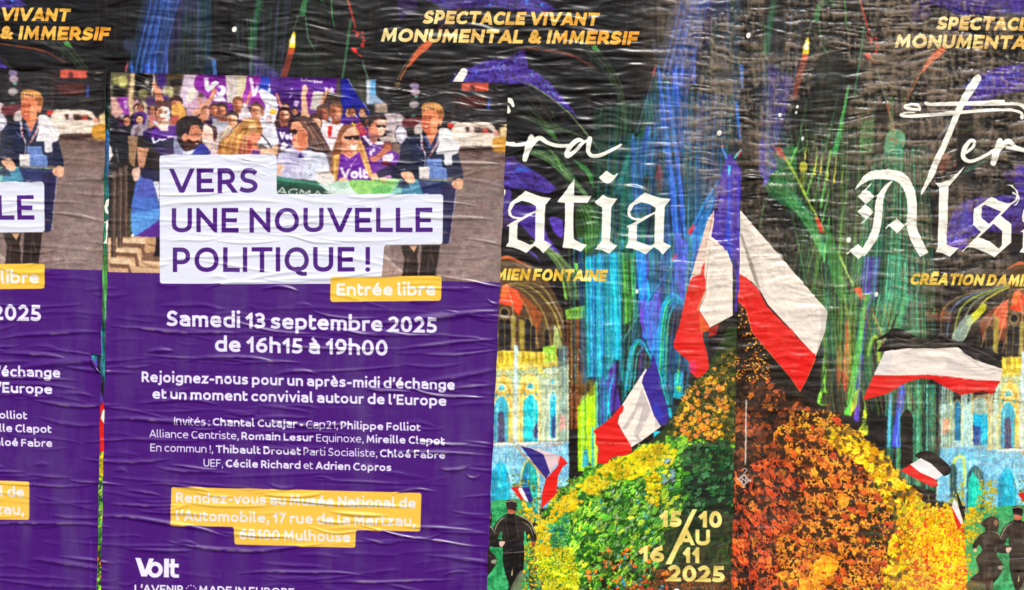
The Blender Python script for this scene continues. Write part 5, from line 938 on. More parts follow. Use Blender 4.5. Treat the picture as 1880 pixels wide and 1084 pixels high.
    # big cyan shafts
    c.poly([(50, 110), (1000, 60), (1000, 1084), (50, 1084)], (22, 40, 46), .8)
    for x0, x1, xb0, xb1, yt, yb, col in ((60, 128, 78, 130, 130, 1050, (24, 190, 214)), (130, 150, 132, 150, 120, 1050, (12, 70, 90)), (150, 165, 152, 190, 110, 1050, (20, 150, 180)), (165, 200, 168, 200, 110, 900, (40, 90, 180)), (190, 245, 200, 262, 300, 1084, (16, 90, 84)), (245, 300, 262, 340, 100, 920, (20, 176, 224)), (300, 320, 330, 350, 120, 1084, (10, 60, 90)), (440, 520, 500, 560, 90, 760, (30, 110, 220)), (520, 560, 570, 620, 300, 1084, (20, 170, 224)), (560, 600, 600, 640, 300, 1084, (70, 60, 170))):
        c.poly([(x0, yt), (x1, yt), (xb1, yb), (xb0, yb)], col)
    fan(c, [(62, 120), (80, 1050)], [(200, 120), (200, 1050)], 20, [(90, 226, 236), (10, 120, 150), (16, 160, 190), (30, 60, 110), (60, 206, 220)], 7, .75, rnd, curve=False); fan(c, [(192, 120), (205, 1084)], [(310, 110), (350, 1084)], 18, [(40, 190, 220), (24, 130, 110), (80, 220, 230), (20, 60, 70), (60, 170, 90)], 7, .75, rnd, curve=False)
    c.poly([(310, 80), (440, 60), (450, 560), (470, 600), (340, 780), (330, 500)], (22, 34, 22)); fan(c, [(320, 100), (350, 660)], [(430, 100), (460, 580)], 16, [(60, 150, 40), (100, 200, 60), (30, 90, 50), (26, 50, 30), (60, 160, 120)], 9, .9, rnd, curve=False)
    c.poly([(520, 120), (720, 60), (740, 160), (560, 440), (540, 300)], (24, 32, 34)); fan(c, [(540, 120), (560, 420)], [(700, 60), (680, 220)], 9, [(40, 110, 90), (30, 70, 70)], 5, .7, rnd)
    c.poly([(740, 0), (830, 0), (850, 300), (800, 480), (740, 300)], (84, 50, 166)); fan(c, [(750, 20), (790, 440)], [(830, 20), (850, 330)], 6, [(110, 80, 190), (50, 30, 110)], 8, .7, rnd); fan(c, [(830, 0), (850, 320)], [(960, 0), (880, 250)], 9, [(30, 110, 190), (20, 60, 110), (50, 160, 190)], 9, .8, rnd)
    c.poly([(464, 470), (520, 450), (600, 640), (560, 860), (480, 640)], (80, 56, 170)); c.poly([(540, 480), (620, 380), (640, 560), (590, 720)], (96, 56, 160))
    fan(c, [(60, 120), (78, 1050)], [(330, 90), (350, 1084)], 60, [(60, 220, 236), (10, 90, 130), (30, 180, 210), (14, 40, 60), (80, 210, 120), (40, 110, 210)], 4, .8, rnd, curve=False)
    fan(c, [(440, 80), (560, 1000)], [(760, 60), (640, 1000)], 46, [(30, 120, 220), (20, 170, 210), (84, 60, 180), (16, 30, 60), (40, 160, 150), (110, 80, 200)], 5, .75, rnd, curve=False)
    fan(c, [(740, 20), (700, 1000)], [(990, 40), (930, 1000)], 40, [(30, 130, 200), (84, 60, 170), (20, 60, 90), (30, 170, 170), (18, 24, 40)], 5, .7, rnd, curve=False)
    # pointed arches, cyan and green rims
    for dx, dy, s in ((0, 0, 1.0), (-235, 340, .72)):
        q = np.array([(615, 1084), (640, 700), (670, 520), (730, 440), (790, 500), (860, 700), (900, 1084)], float); q = (q - (615, 440)) * s + (615 + dx, 440 + dy); q[[0, -1], 1] = 1150
        for off, w, col in ((0, 60, (20, 150, 170)), (14, 22, (60, 190, 110)), (26, 12, (16, 60, 60)), (-16, 12, (40, 110, 200))): c.line(q + (off * .5, off * .5), w * s, col, .95, curve=True)
        c.poly(smooth(q)[6:-6] + (26 * s, 40 * s), (34, 26, 24)); c.line((q + (40, 40))[:4], 12 * s, (40, 160, 150), .9, curve=True)
    c.line([(700, 560), (680, 800), (670, 1084)], (5, 12, 12), (70, 170, 110)); c.line([(470, 570), (335, 790)], (14, 9), (60, 110, 110)); c.line([(280, 880), (195, 1030)], (12, 8), (60, 150, 170)); c.line([(750, 150), (545, 465)], (18, 14), (40, 100, 150)); c.line([(755, 160), (550, 470)], 5, (16, 20, 40)); c.poly([(715, 160), (745, 100), (762, 130), (735, 165)], (226, 40, 56))
    c.poly([(230, 1000), (300, 920), (330, 1084), (230, 1084)], (70, 44, 130)); c.poly([(290, 920), (320, 920), (325, 1084), (295, 1084)], (24, 18, 22))
    B(1060, 680, 5.42)
    c.poly([(0, 0), (100, 90), (100, 500), (0, 700)], (96, 60, 24), .6); c.poly([(0, 360), (100, 240), (190, 80), (200, 540), (190, 1000), (0, 1000)], (150, 206, 20)); fan(c, [(10, 300), (10, 1000)], [(200, 100), (200, 1000)], 17, [(190, 226, 20), (90, 150, 30), (226, 236, 40), (60, 110, 40), (120, 210, 150)], 12, .85, rnd, curve=False)
    c.poly([(105, 90), (165, 80), (165, 240), (110, 260)], (96, 84, 26), .8); fan(c, [(170, 80), (180, 700)], [(330, 60), (330, 560)], 16, [(30, 170, 210), (60, 200, 214), (20, 70, 110), (84, 70, 170), (30, 190, 120), (20, 30, 60)], 13, .9, rnd, curve=False); c.poly([(280, 100), (330, 60), (380, 100), (430, 350), (330, 440)], (62, 40, 130)); c.line([(300, 440), (320, 180), (360, 40)], 18, (30, 170, 200), curve=True); c.line([(385, 100), (350, 420)], (30, 16), (30, 20, 50))
    fan(c, [(440, 0), (440, 330)], [(560, 0), (520, 160)], 8, [(30, 160, 160), (20, 80, 84), (36, 26, 26)], 14, .9, rnd); fan(c, [(780, 0), (880, 340)], [(960, 0), (960, 340)], 12, [(30, 190, 220), (20, 110, 150), (20, 30, 36), (40, 200, 150)], 14, .9, rnd)
    fan(c, [(130, 560), (130, 1000)], [(330, 560), (330, 960)], 12, [(70, 200, 220), (30, 120, 190), (150, 226, 200), (40, 160, 170)], 14, .9, rnd)
    # lamp standard, pinnacle, cyan cap
    c.line([(78, 0), (78, 760)], 7, (30, 90, 100)); c.poly([(60, 780), (100, 780), (110, 960), (44, 960)], (50, 140, 160)); c.line([(60, 820), (100, 820)], 8, (20, 50, 60)); c.ell(120, 940, 14, 34, (70, 50, 40))
    c.poly([(960, 20), (1040, 0), (1050, 160), (1040, 220), (1110, 240), (1060, 280), (950, 270)], (24, 140, 160)); c.poly([(975, 170), (1010, 140), (1030, 180), (1010, 215)], (120, 200, 40)); c.line([(1000, 0), (985, 130)], 16, (60, 200, 130)); leaves(c, [(960, -60), (1040, -60), (1040, 140), (960, 140)], 14, [(20, 26, 26)], (6, 14), rnd, narrow=.3)
    c.poly([(1060, 0), (1170, 20), (1220, 130), (1080, 220), (1050, 180)], (26, 20, 22)); c.poly([(880, 340), (1040, 340), (1060, 440), (900, 470)], (20, 30, 34))
    for k in range(8): c.line([(885, 350 + k * 20), (1040, 362 + k * 14)], 5, (60, 120, 130), .6)
    c.poly([(745, 600), (860, 600), (970, 640), (960, 670), (870, 690), (860, 770), (760, 720)], (40, 180, 206)); c.line([(815, 690), (940, 660)], 10, (60, 180, 90)); c.poly([(890, 370), (920, 365), (945, 480), (910, 470)], (30, 150, 170))
    for k in range(8): c.poly([(1090 + k * 16, 130 + (k % 3) * 6), (1102 + k * 16, 132), (1098 + k * 16, 158)], (80, 130, 190))
    lit = lambda v: v.max() > 40
    detail(c, (898, 560, 1045, 930), 3600, (3, 18), (.7, 2), 90, 4, (.5, 1.5), 41, .6, .04, lit); detail(c, (700, 560, 900, 930), 3600, (3, 18), (.7, 2), 90, 5, (.5, 1.5), 42, .6, .04, lit)
    detail(c, (1045, 430, 1345, 860), 3600, (6, 50), (.6, 2.2), 88, 3, (.4, 1.8), 43, .6, .03, lit); detail(c, (430, 300, 760, 860), 2600, (6, 50), (.6, 2.4), 96, 6, (.4, 1.8), 44, .55, .05, lit)
    detail(c, (1080, 20, 1360, 480), 2400, (8, 60), (.6, 2.2), 94, 4, (.4, 1.9), 45, .55, .03, lambda v: v.max() > 30); detail(c, (700, 90, 1110, 480), 1500, (5, 26), (.6, 2), 45, 14, (.5, 1.8), 46, .5, .2, lambda v: v.max() > 30)
    detail(c, (898, 560, 1045, 930), 500, (3, 12), (.6, 1.6), 0, 4, (.5, 1.6), 47, .6, .04, lit); detail(c, (700, 560, 900, 930), 500, (3, 12), (.6, 1.6), 0, 5, (.5, 1.6), 48, .6, .04, lit)
    lowz = c.img[int((430 - c.y0) * c.S):]; lowz *= 1.15
    c.frame()
    for q0, q1, n_, cols_, w_ in (([(1185, 170), (1225, 560)], [(1345, 170), (1300, 600)], 90, [(40, 90, 210), (30, 130, 200), (70, 150, 240), (20, 50, 120), (40, 170, 170), (90, 90, 200)], 1.5),
                                  ([(1110, 260), (1090, 470)], [(1240, 230), (1215, 480)], 60, [(30, 120, 100), (40, 160, 140), (40, 90, 190), (60, 150, 80), (24, 80, 90)], 1.4),
                                  ([(1040, 440), (1050, 700)], [(1300, 430), (1260, 720)], 90, [(40, 200, 220), (60, 220, 150), (40, 120, 230), (90, 70, 190), (120, 210, 70), (16, 30, 50)], 1.5),
                                  (X0C((1420, 240), (1500, 620)), X0C((1600, 220), (1560, 700)), 60, [(60, 170, 80), (110, 200, 100), (40, 100, 60), (150, 190, 60), (60, 130, 120)], 1.5),
                                  (X0C((1600, 300), (1560, 740)), X0C((1700, 260), (1720, 700)), 80, [(60, 170, 120), (90, 210, 150), (40, 100, 80), (120, 180, 80), (24, 50, 40)], 1.5),
                                  (X0C((1370, 60), (1400, 330)), X0C((1480, 0), (1440, 300)), 36, [(50, 130, 80), (70, 100, 170), (90, 70, 160), (90, 160, 90)], 1.3),
                                  (X0C((1500, 560), (1520, 760)), X0C((1640, 560), (1700, 760)), 60, [(60, 150, 80), (120, 190, 60), (30, 70, 50), (110, 70, 40), (200, 80, 40)], 1.5)):
        fan(c, q0, q1, n_, cols_, w_, .62, rnd, curve=False, jit=5)
    organic(c, 0, c.H, .45, 1, .16, seed=4)
    c.frame()
    c.cur = 0
    # ---------------- the great tree
    tree = c.part('printed_tree')
    def F(pts): c.frame(); return pts
    F(0)
    DK = (24, 18, 14)
    # right half: green (B side), outline in photo pixels
    crown = [(1336, 600), (1352, 600), (1352, 1150), (1000, 1150), (985, 1084), (962, 1010), (985, 960), (1020, 905), (1070, 868), (1130, 835), (1190, 812), (1225, 780), (1245, 745), (1270, 700), (1290, 688)]
    c.poly(crown, (30, 42, 20))
    G1 = [(52, 120, 30), (74, 150, 40), (36, 90, 26), (110, 176, 50), (28, 70, 26), (140, 190, 50)]; Y1 = [(246, 214, 20), (250, 196, 20), (226, 180, 30), (255, 226, 60), (206, 190, 30)]; O1 = [(236, 150, 34), (246, 170, 50), (220, 120, 40), (230, 130, 60)]
    c.frame()
    up = [(1226, 790), (1245, 745), (1270, 700), (1290, 688), (1336, 640), (1352, 640), (1352, 900), (1240, 900)]
    mottle(c, up, [(22, 26, 14), (36, 44, 18), (60, 66, 22), (44, 56, 26), (120, 96, 30), (206, 130, 40)], 5, 2)
    leaves(c, up, 230, [(60, 70, 20), (40, 50, 18), (70, 80, 28), (50, 60, 24), (90, 84, 24)], (4, 9), rnd, DK)
    leaves(c, [(1228, 810), (1260, 720), (1300, 690), (1336, 720), (1320, 830), (1240, 840)], 130, O1 + [(206, 150, 30)], (3.5, 9), rnd, (60, 40, 16))
    main = [(1352, 815), (1352, 1150), (1000, 1150), (985, 1084), (962, 1010), (985, 960), (1020, 905), (1070, 868), (1130, 835), (1190, 812), (1240, 800)]
    mottle(c, main, [(24, 50, 16), (44, 96, 24), (74, 146, 34), (110, 180, 44), (160, 206, 50), (56, 116, 40)], 9, 3)
    leaves(c, [(1000, 1080), (1010, 930), (1080, 870), (1190, 815), (1350, 830), (1350, 1084)], 520, G1, (7, 16), rnd, (20, 44, 14), ang=-.8, narrow=.5)
    leaves(c, [(1000, 1080), (1010, 930), (1080, 870), (1190, 830), (1250, 850), (1240, 1000), (1200, 1084)], 120, [(170, 206, 50), (206, 210, 50), (130, 190, 60)], (5, 11), rnd, (40, 80, 20), ang=-.8, narrow=.4)
    mottle(c, [(1262, 830), (1290, 808), (1350, 812), (1350, 1000), (1290, 980), (1240, 960), (1262, 900)], [(12, 24, 16), (20, 44, 24), (30, 70, 36), (50, 96, 54), (22, 30, 22)], 9, 4, a=.85)
    leaves(c, [(1255, 820), (1350, 820), (1350, 940), (1255, 960)], 150, [(24, 64, 30), (34, 84, 40), (16, 40, 22), (60, 110, 66), (24, 30, 22)], (5, 12), rnd, (14, 20, 14), ang=-.7)
    yb = [(1055, 895), (1110, 850), (1190, 815), (1240, 818), (1236, 850), (1150, 880), (1090, 908)]
    mottle(c, yb, [(70, 110, 24), (160, 170, 30), (230, 196, 24), (250, 220, 40), (244, 190, 30)], 7, 5, a=.9); leaves(c, yb, 150, Y1, (3, 7), rnd, (120, 120, 20)); leaves(c, [(1180, 870), (1215, 870), (1210, 925), (1185, 920)], 34, Y1, (4, 9), rnd, (90, 90, 20))
    mottle(c, [(962, 1010), (985, 960), (1050, 925), (1040, 1000), (1020, 1100), (985, 1084)], [(24, 70, 40), (40, 120, 60), (70, 160, 60), (36, 130, 110), (120, 190, 60)], 4, 6, a=.8)
    leaves(c, [(985, 960), (1030, 930), (1050, 930), (1000, 1084), (970, 1030)], 150, [(60, 140, 50), (40, 110, 70), (90, 170, 60), (30, 120, 110)], (3, 7), rnd, (20, 50, 20))
    yl = [(970, 1000), (1050, 1005), (1070, 1100), (1000, 1100), (985, 1050)]
    mottle(c, yl, [(60, 90, 20), (140, 170, 30), (220, 196, 20), (250, 220, 40)], 2.6, 7, a=.9); leaves(c, yl, 220, [(226, 200, 20), (150, 180, 30), (206, 190, 40), (250, 226, 40)], (2, 4.4), rnd, (70, 90, 20))
    leaves(c, [(1100, 1010), (1210, 1000), (1210, 1084), (1060, 1084)], 120, [(30, 40, 20), (60, 90, 40), (200, 90, 30), (226, 120, 40), (50, 100, 40), (24, 20, 16)], (3, 8), rnd, (20, 16, 12))
    leaves(c, [(1100, 900), (1210, 900), (1200, 1040), (1090, 1040)], 70, [(120, 170, 120), (60, 150, 160), (90, 140, 90), (150, 180, 140)], (2.5, 8), rnd, (20, 50, 20), ang=-1, narrow=.35)
    leaves(c, [(1215, 840), (1245, 850), (1240, 900), (1215, 900)], 12, [(90, 140, 150), (120, 160, 160)], (4, 8), rnd, DK)
    for k in range(240): x, y = rnd.uniform(1010, 1240), rnd.uniform(880, 1060); c.line([(x, y), (x + rnd.uniform(1, 6), y - rnd.uniform(3, 9))], 1, rnd.choice([(210, 220, 180), (230, 210, 90), (150, 180, 120)]), .7)
    mottle(c, [(1225, 960), (1260, 935), (1348, 930), (1346, 1150), (1190, 1150), (1206, 1040)], [(16, 22, 14), (26, 40, 22), (40, 34, 20), (20, 16, 12)], 10, 18, a=.85); mottle(c, [(1200, 1045), (1350, 1050), (1350, 1150), (1180, 1150)], [(22, 16, 12), (60, 34, 20), (150, 70, 30), (40, 30, 18), (100, 50, 24)], 6, 8, a=.8)
    leaves(c, [(1130, 1060), (1230, 1050), (1230, 1090), (1130, 1090)], 40, [(226, 110, 40), (200, 70, 40), (60, 130, 150)], (3, 6), rnd, DK)
    # left half: black, orange and red into gold (C side)
    X = lambda P: [right_sheet_to_art(x, y) for x, y in P]
    c.poly(X([(1330, 560), (1420, 600), (1440, 690), (1500, 740), (1570, 790), (1620, 830), (1650, 870), (1700, 930), (1760, 950), (1780, 1000), (1790, 1180), (1330, 1180)]), (22, 15, 11))
    OR = [(214, 84, 34), (226, 104, 40), (190, 60, 30), (236, 120, 50), (160, 60, 30)]; BR = [(130, 60, 28), (84, 40, 22), (60, 30, 20), (150, 80, 30), (40, 22, 16)]
    mottle(c, X([(1346, 700), (1410, 690), (1500, 760), (1600, 850), (1600, 1150), (1340, 1150)]), [(18, 12, 9), (34, 20, 13), (58, 30, 18), (26, 18, 12), (84, 42, 22), (150, 66, 30)], 10, 11)
    leaves(c, X([(1348, 720), (1420, 700), (1520, 800), (1620, 870), (1600, 1090), (1346, 1090)]), 260, BR, (7, 19), rnd, (20, 12, 10))
    mottle(c, X([(1344, 850), (1470, 830), (1480, 1150), (1340, 1150)]), [(24, 12, 10), (90, 34, 20), (160, 56, 30), (210, 78, 38), (30, 16, 12)], 12, 12, a=.85, thr=-.1)
    leaves(c, X([(1346, 880), (1450, 850), (1480, 1090), (1344, 1090)]), 90, [(216, 74, 34), (186, 58, 28), (236, 100, 44), (150, 54, 26)], (7, 19), rnd, (30, 12, 10), ang=1.0, narrow=.4)
    leaves(c, X([(1350, 760), (1380, 740), (1430, 830), (1360, 850)]), 24, [(150, 60, 30), (100, 44, 24)], (4, 8), rnd, DK)
    for q, n_ in (([(1348, 655), (1412, 660), (1400, 697), (1348, 697)], 90), ([(1356, 560), (1380, 560), (1372, 620), (1356, 620)], 34), ([(1370, 618), (1402, 618), (1402, 652), (1370, 652)], 30)):
        for _ in range(n_):
            x = rnd.uniform(min(p[0] for p in q), max(p[0] for p in q)); y = rnd.uniform(min(p[1] for p in q), max(p[1] for p in q)); c.line(X([(x, y), (x + rnd.uniform(-5, 7), y + rnd.uniform(-4, 5))]), rnd.uniform(1, 2.6), rnd.choice([(226, 140, 40), (236, 170, 60), (190, 96, 36)]), .9)
    og = X([(1440, 775), (1530, 765), (1590, 830), (1640, 900), (1650, 1000), (1620, 1150), (1450, 1150), (1420, 1000), (1480, 880), (1420, 800)])
    mottle(c, og, [(34, 20, 12), (110, 54, 22), (196, 96, 34), (226, 120, 40), (232, 150, 50), (50, 26, 14)], 8, 13)
    leaves(c, og, 300, OR + [(236, 150, 40), (220, 124, 40), (50, 30, 16), (40, 26, 14)], (5, 13), rnd, (60, 28, 14), ang=.7)
    leaves(c, X([(1420, 790), (1450, 760), (1520, 745), (1570, 790), (1480, 800)]), 90, [(226, 150, 40), (190, 100, 34), (236, 170, 50), (90, 50, 20)], (2.5, 6), rnd, DK)
    gd = X([(1500, 790), (1560, 785), (1620, 830), (1650, 870), (1700, 930), (1700, 1150), (1600, 1150), (1645, 960), (1590, 860), (1530, 815)])
    mottle(c, gd, [(96, 60, 16), (206, 140, 24), (240, 184, 24), (250, 206, 40), (252, 216, 60), (236, 160, 30)], 8, 14)
    leaves(c, gd, 420, [(246, 190, 20), (250, 206, 30), (232, 156, 24), (255, 220, 50), (120, 84, 20), (60, 56, 20)], (5, 11), rnd, (140, 80, 14))
    rg = X([(1660, 935), (1760, 930), (1785, 980), (1790, 1150), (1650, 1150), (1680, 1000)])
    mottle(c, rg, [(206, 60, 30), (236, 130, 30), (250, 190, 24), (252, 214, 40), (246, 170, 30)], 3, 15); leaves(c, rg, 420, [(250, 206, 20), (240, 150, 30), (250, 186, 30), (230, 80, 40), (255, 220, 60), (220, 50, 34)], (2, 5.5), rnd, (200, 110, 20))
    leaves(c, X([(1600, 870), (1640, 900), (1660, 1000), (1590, 1000)]), 34, [(30, 34, 16), (50, 60, 20), (24, 20, 14)], (4, 9), rnd)
    for q in ([(1502, 1025), (1530, 1020), (1538, 1040), (1520, 1060), (1490, 1062), (1488, 1040)], [(1470, 1060), (1500, 1068), (1505, 1100), (1465, 1100)], [(1540, 905), (1560, 910), (1556, 930), (1540, 925)]): mottle(c, smooth(X(q), True), [(236, 130, 30), (244, 150, 40), (250, 176, 50)], 4, 16)
    leaves(c, X([(1480, 1020), (1545, 1020), (1540, 1070), (1480, 1070)]), 26, [(246, 160, 40), (240, 130, 30), (160, 70, 24)], (4, 8), rnd)
    for k in range(200): x, y = rnd.uniform(1350, 1500) - 942, rnd.uniform(880, 1080); c.line([(x, y), (x + rnd.uniform(-2, 6), y + rnd.uniform(4, 12))], 1.4, rnd.choice([(236, 90, 50), (200, 60, 40), (244, 140, 60), (30, 14, 10)]), .8)
    c.line([(1369 - 942, 726), (1368 - 942, 838)], 2.2, (190, 186, 180), .9); c.frame(920 - 942, 804 - 11, K)
    for k in range(30): pass
    # hedges and lawn left and right of the wall
    F(0); c.cur = cath
    c.poly([(1130 - 245, 942), (930, 935), (960, 945), (968, 1000), (975, 1150), (870, 1150), (870, 960)], (40, 166, 96)); leaves(c, [(880, 920), (925, 925), (925, 1084), (880, 1084)], 120, [(50, 150, 90), (60, 180, 110), (36, 130, 70)], (2, 5), rnd); leaves(c, [(938, 890), (990, 885), (1000, 960), (950, 950)], 90, [(80, 120, 50), (120, 150, 70), (60, 90, 40), (160, 170, 90)], (2, 4), rnd, (50, 60, 30)); leaves(c, [(1010, 880), (1060, 880), (1040, 930), (1010, 930)], 60, [(120, 130, 50), (90, 110, 60), (170, 160, 60), (150, 90, 40)], (2, 4), rnd)
    leaves(c, [(955, 915), (1000, 955), (1050, 890), (1070, 920), (1010, 960), (1010, 1020), (975, 1010), (970, 960)], 300, [(250, 206, 20), (246, 190, 30), (236, 216, 60), (255, 220, 40)], (2, 5), rnd, (176, 120, 20)); leaves(c, [(1005, 905), (1050, 905), (1060, 935), (1010, 940)], 40, Y1, (3, 6), rnd)
    leaves(c, [(955, 1020), (985, 1020), (1000, 1084), (950, 1084)], 110, [(60, 60, 50), (40, 36, 34), (120, 110, 90), (150, 70, 50)], (1.6, 3.4), rnd)
    c.poly(X([(1768, 940), (1830, 930), (1885, 925), (1888, 1160), (1780, 1160)]), (60, 160, 90)); leaves(c, X([(1800, 880), (1830, 880), (1826, 950), (1780, 960), (1790, 930)]), 120, [(200, 190, 40), (226, 196, 40), (150, 160, 60)], (2, 4.5), rnd, (110, 100, 30)); leaves(c, X([(1735, 925), (1765, 880), (1772, 930)]), 60, [(206, 190, 60), (150, 160, 60)], (2, 4), rnd, (100, 100, 30)); leaves(c, X([(1700, 940), (1790, 930), (1800, 1000), (1700, 990)]), 130, [(250, 200, 20), (246, 180, 30)], (2, 4.5), rnd, (190, 120, 20)); leaves(c, X([(1868, 880), (1900, 880), (1900, 930), (1868, 930)]), 40, [(150, 160, 60), (90, 110, 40)], (2, 4), rnd)
    lf = X([(1640, 925), (1700, 915), (1780, 930), (1800, 960), (1700, 965), (1660, 990)]); leaves(c, lf, 90, [(250, 206, 20), (240, 180, 30), (255, 220, 60), (190, 190, 40)], (2.5, 7), rnd, (150, 90, 20))
    leaves(c, X([(1640, 960), (1680, 950), (1700, 1090), (1650, 1090)]), 90, [(250, 206, 20), (240, 160, 30), (255, 220, 60), (226, 90, 40)], (3, 8), rnd, (150, 80, 20)); leaves(c, X([(1770, 950), (1800, 960), (1800, 1090), (1775, 1090)]), 80, [(250, 206, 20), (240, 180, 30), (90, 170, 80), (200, 190, 40)], (2, 5), rnd, (120, 110, 30))
    leaves(c, [(945, 930), (975, 950), (985, 1090), (955, 1090), (950, 1000)], 120, [(246, 206, 30), (226, 190, 30), (120, 170, 50), (90, 90, 40)], (2, 5), rnd, (90, 80, 20))
    i0 = int((560 - c.y0) * c.S); z = c.img[i0:]; rc = np.random.default_rng(5); g = vnoise(rc, z.shape[0], z.shape[1], 30, 36) * .2 + vnoise(rc, z.shape[0], z.shape[1], 12, 15) * .14
    tm = (c.ids[i0:] == tree)[..., None]; z[:] = np.where(tm, z * (1.08 + g[..., None]), z)
    organic(c, int((640 - c.y0) * c.S), c.H, .5, 0, .14, seed=9)
    up_ = c.img[int((420 - c.y0) * c.S):]; m_ = up_.mean(2, keepdims=True); up_[:] = np.clip(m_ + (up_ - m_) * 1.14, 0, 255); up_[:] = 255 * (up_ / 255) ** .86
    mottle(c, [(898, 945), (940, 940), (955, 1150), (880, 1150)], [(24, 120, 70), (40, 150, 84), (56, 170, 100), (70, 190, 120)], 5, 61, a=.7); mottle(c, X([(1800, 950), (1880, 930), (1880, 1150), (1800, 1150)]), [(24, 120, 70), (40, 150, 84), (56, 170, 100), (70, 190, 120)], 5, 62, a=.7)
    # ---------------- running people seen from behind
    B(890, 860, 4.84)
    c.part('printed_person')
    c.blob([(30, 600), (60, 590), (90, 620), (160, 640), (170, 690), (50, 690)], (26, 22, 24)); c.blob([(190, 640), (330, 640), (350, 740), (350, 800), (340, 900), (300, 980), (250, 1084), (330, 1130), (200, 1130), (215, 1040), (180, 920), (160, 780)], (20, 17, 18)); c.blob([(210, 400), (300, 420), (400, 460), (450, 560), (460, 640), (420, 660), (400, 590), (350, 560), (335, 660), (170, 660), (150, 560), (90, 660), (45, 640), (60, 580), (100, 480), (160, 430)], (44, 36, 32)); c.blob([(210, 400), (270, 400), (280, 600), (200, 620), (170, 520)], (26, 20, 20), .8)
    c.line([(300, 420), (400, 470), (450, 580)], (4, 16, 8), (186, 180, 140), .85, curve=True); c.line([(200, 420), (120, 480), (80, 580)], (4, 12, 6), (176, 170, 140), .8, curve=True); c.poly([(160, 650), (340, 640), (350, 735), (160, 745)], (28, 22, 26)); c.line([(160, 752), (350, 740)], 5, (150, 140, 140)); c.blob([(190, 290), (230, 280), (280, 300), (280, 360), (250, 385), (200, 360)], (40, 24, 26)); c.blob([(205, 360), (265, 370), (262, 400), (212, 400)], (206, 110, 80)); c.line([(190, 296), (240, 288), (280, 300)], 7, (226, 200, 170), .8)
    c.blob([(240, 1040), (330, 900), (335, 1000), (290, 1130), (230, 1130)], (120, 120, 96), .8); c.line([(252, 870), (240, 950)], (4, 14), (226, 200, 150)); c.blob([(130, 650), (180, 650), (160, 690), (135, 690)], (226, 190, 170)); c.blob([(415, 650), (450, 655), (440, 690), (420, 690)], (150, 80, 50))
    c.line([(330, 470), (400, 520), (430, 600)], (3, 9, 3), (170, 162, 130), .8, curve=True); c.line([(180, 430), (210, 620)], 14, (60, 50, 44), .7); c.line([(270, 430), (300, 620)], 18, (66, 54, 48), .7); c.line([(250, 660), (250, 1000)], 5, (8, 7, 8), .9); c.line([(185, 660), (190, 900)], 10, (50, 44, 46), .6); c.line([(320, 660), (310, 900)], 10, (56, 48, 48), .6)
    c.part('printed_person'); c.blob([(25, 700), (60, 800), (100, 830), (80, 880), (30, 950), (10, 950), (0, 700)], (24, 20, 20)); c.blob([(40, 830), (90, 810), (100, 840), (60, 850)], (206, 206, 176)); c.blob([(-60, 560), (40, 540), (60, 580), (40, 720), (-60, 740)], (60, 54, 48)); c.ell(-20, 480, 44, 60, (50, 34, 30))
    C(1640, 740, 3.15)
    c.part('printed_person')
    c.blob([(540, 690), (600, 680), (600, 740), (560, 760)], (40, 26, 22)); c.blob([(505, 690), (560, 655), (605, 670), (600, 700), (560, 730), (520, 715)], (56, 38, 30)); c.ell(590, 692, 12, 18, (140, 104, 70)); c.line([(530, 700), (570, 672)], 6, (96, 70, 50), .8); c.blob([(500, 760), (560, 735), (620, 770), (625, 810), (590, 870), (630, 930), (620, 980), (560, 1040), (540, 1100), (520, 1040), (440, 1020), (490, 970), (475, 900), (510, 850), (490, 820), (470, 850), (455, 820)], (40, 32, 28)); c.line([(560, 742), (600, 752), (624, 790)], (2, 6, 3), (190, 180, 150), .7, curve=True); c.line([(592, 830), (584, 862)], 4, (176, 168, 146), .6); c.line([(490, 902), (600, 918)], 3, (130, 122, 110), .7); c.line([(520, 790), (540, 900)], 10, (66, 54, 46), .7); c.line([(560, 950), (540, 1020)], 12, (70, 58, 50), .7); c.blob([(604, 944), (630, 940), (626, 962), (604, 958)], (160, 152, 130)); c.ell(470, 850, 10, 12, (226, 190, 160)); c.blob([(430, 1030), (560, 1020), (560, 1084), (430, 1084)], (96, 60, 50), .7)
    # ---------------- flags
    B(890, 620, 4.171)
    WH = (244, 232, 218); RD = (228, 30, 24); RDK = (196, 20, 22); NV = (52, 38, 124)
    c.part('printed_flag')
    c.line([(235, 830), (480, 1090), (575, 1190)], (10, 8, 12), (220, 140, 60)); c.poly([(275, 830), (360, 850), (450, 890), (500, 1030), (470, 1080), (380, 970)], NV); c.poly([(350, 845), (560, 895), (580, 930), (500, 1035), (450, 895)], (226, 196, 200)); c.poly([(580, 900), (635, 960), (600, 985), (560, 1060), (545, 1200), (430, 1310), (440, 1180), (470, 1080), (560, 980)], RD); c.line([(570, 900), (560, 960)], 6, (230, 120, 110))
    B(890, 860, 4.84); c.part('printed_flag'); c.poly([(230, 165), (330, 165), (350, 280), (310, 270)], RD); c.poly([(285, 172), (335, 175), (390, 300), (350, 280)], (244, 236, 236)); c.poly([(330, 170), (395, 165), (430, 290), (395, 305)], NV); c.line([(425, 280), (480, 405)], 5, (200, 200, 190))
    B(1060, 680, 5.42); c.part('printed_flag')
    c.blob([(685, 0), (760, 0), (860, 260), (905, 480), (840, 545), (760, 450), (700, 300), (635, 130)], (58, 40, 146)); c.poly([(700, -30), (760, 0), (790, 100), (720, 60)], (60, 44, 150)); c.poly([(760, 300), (800, 330), (860, 460), (800, 500), (745, 400)], (50, 60, 190), .7); c.poly([(640, 120), (655, 60), (690, 0), (680, -20), (440, 350), (400, 520), (530, 770), (640, 700), (830, 560), (760, 450), (720, 330)], WH)
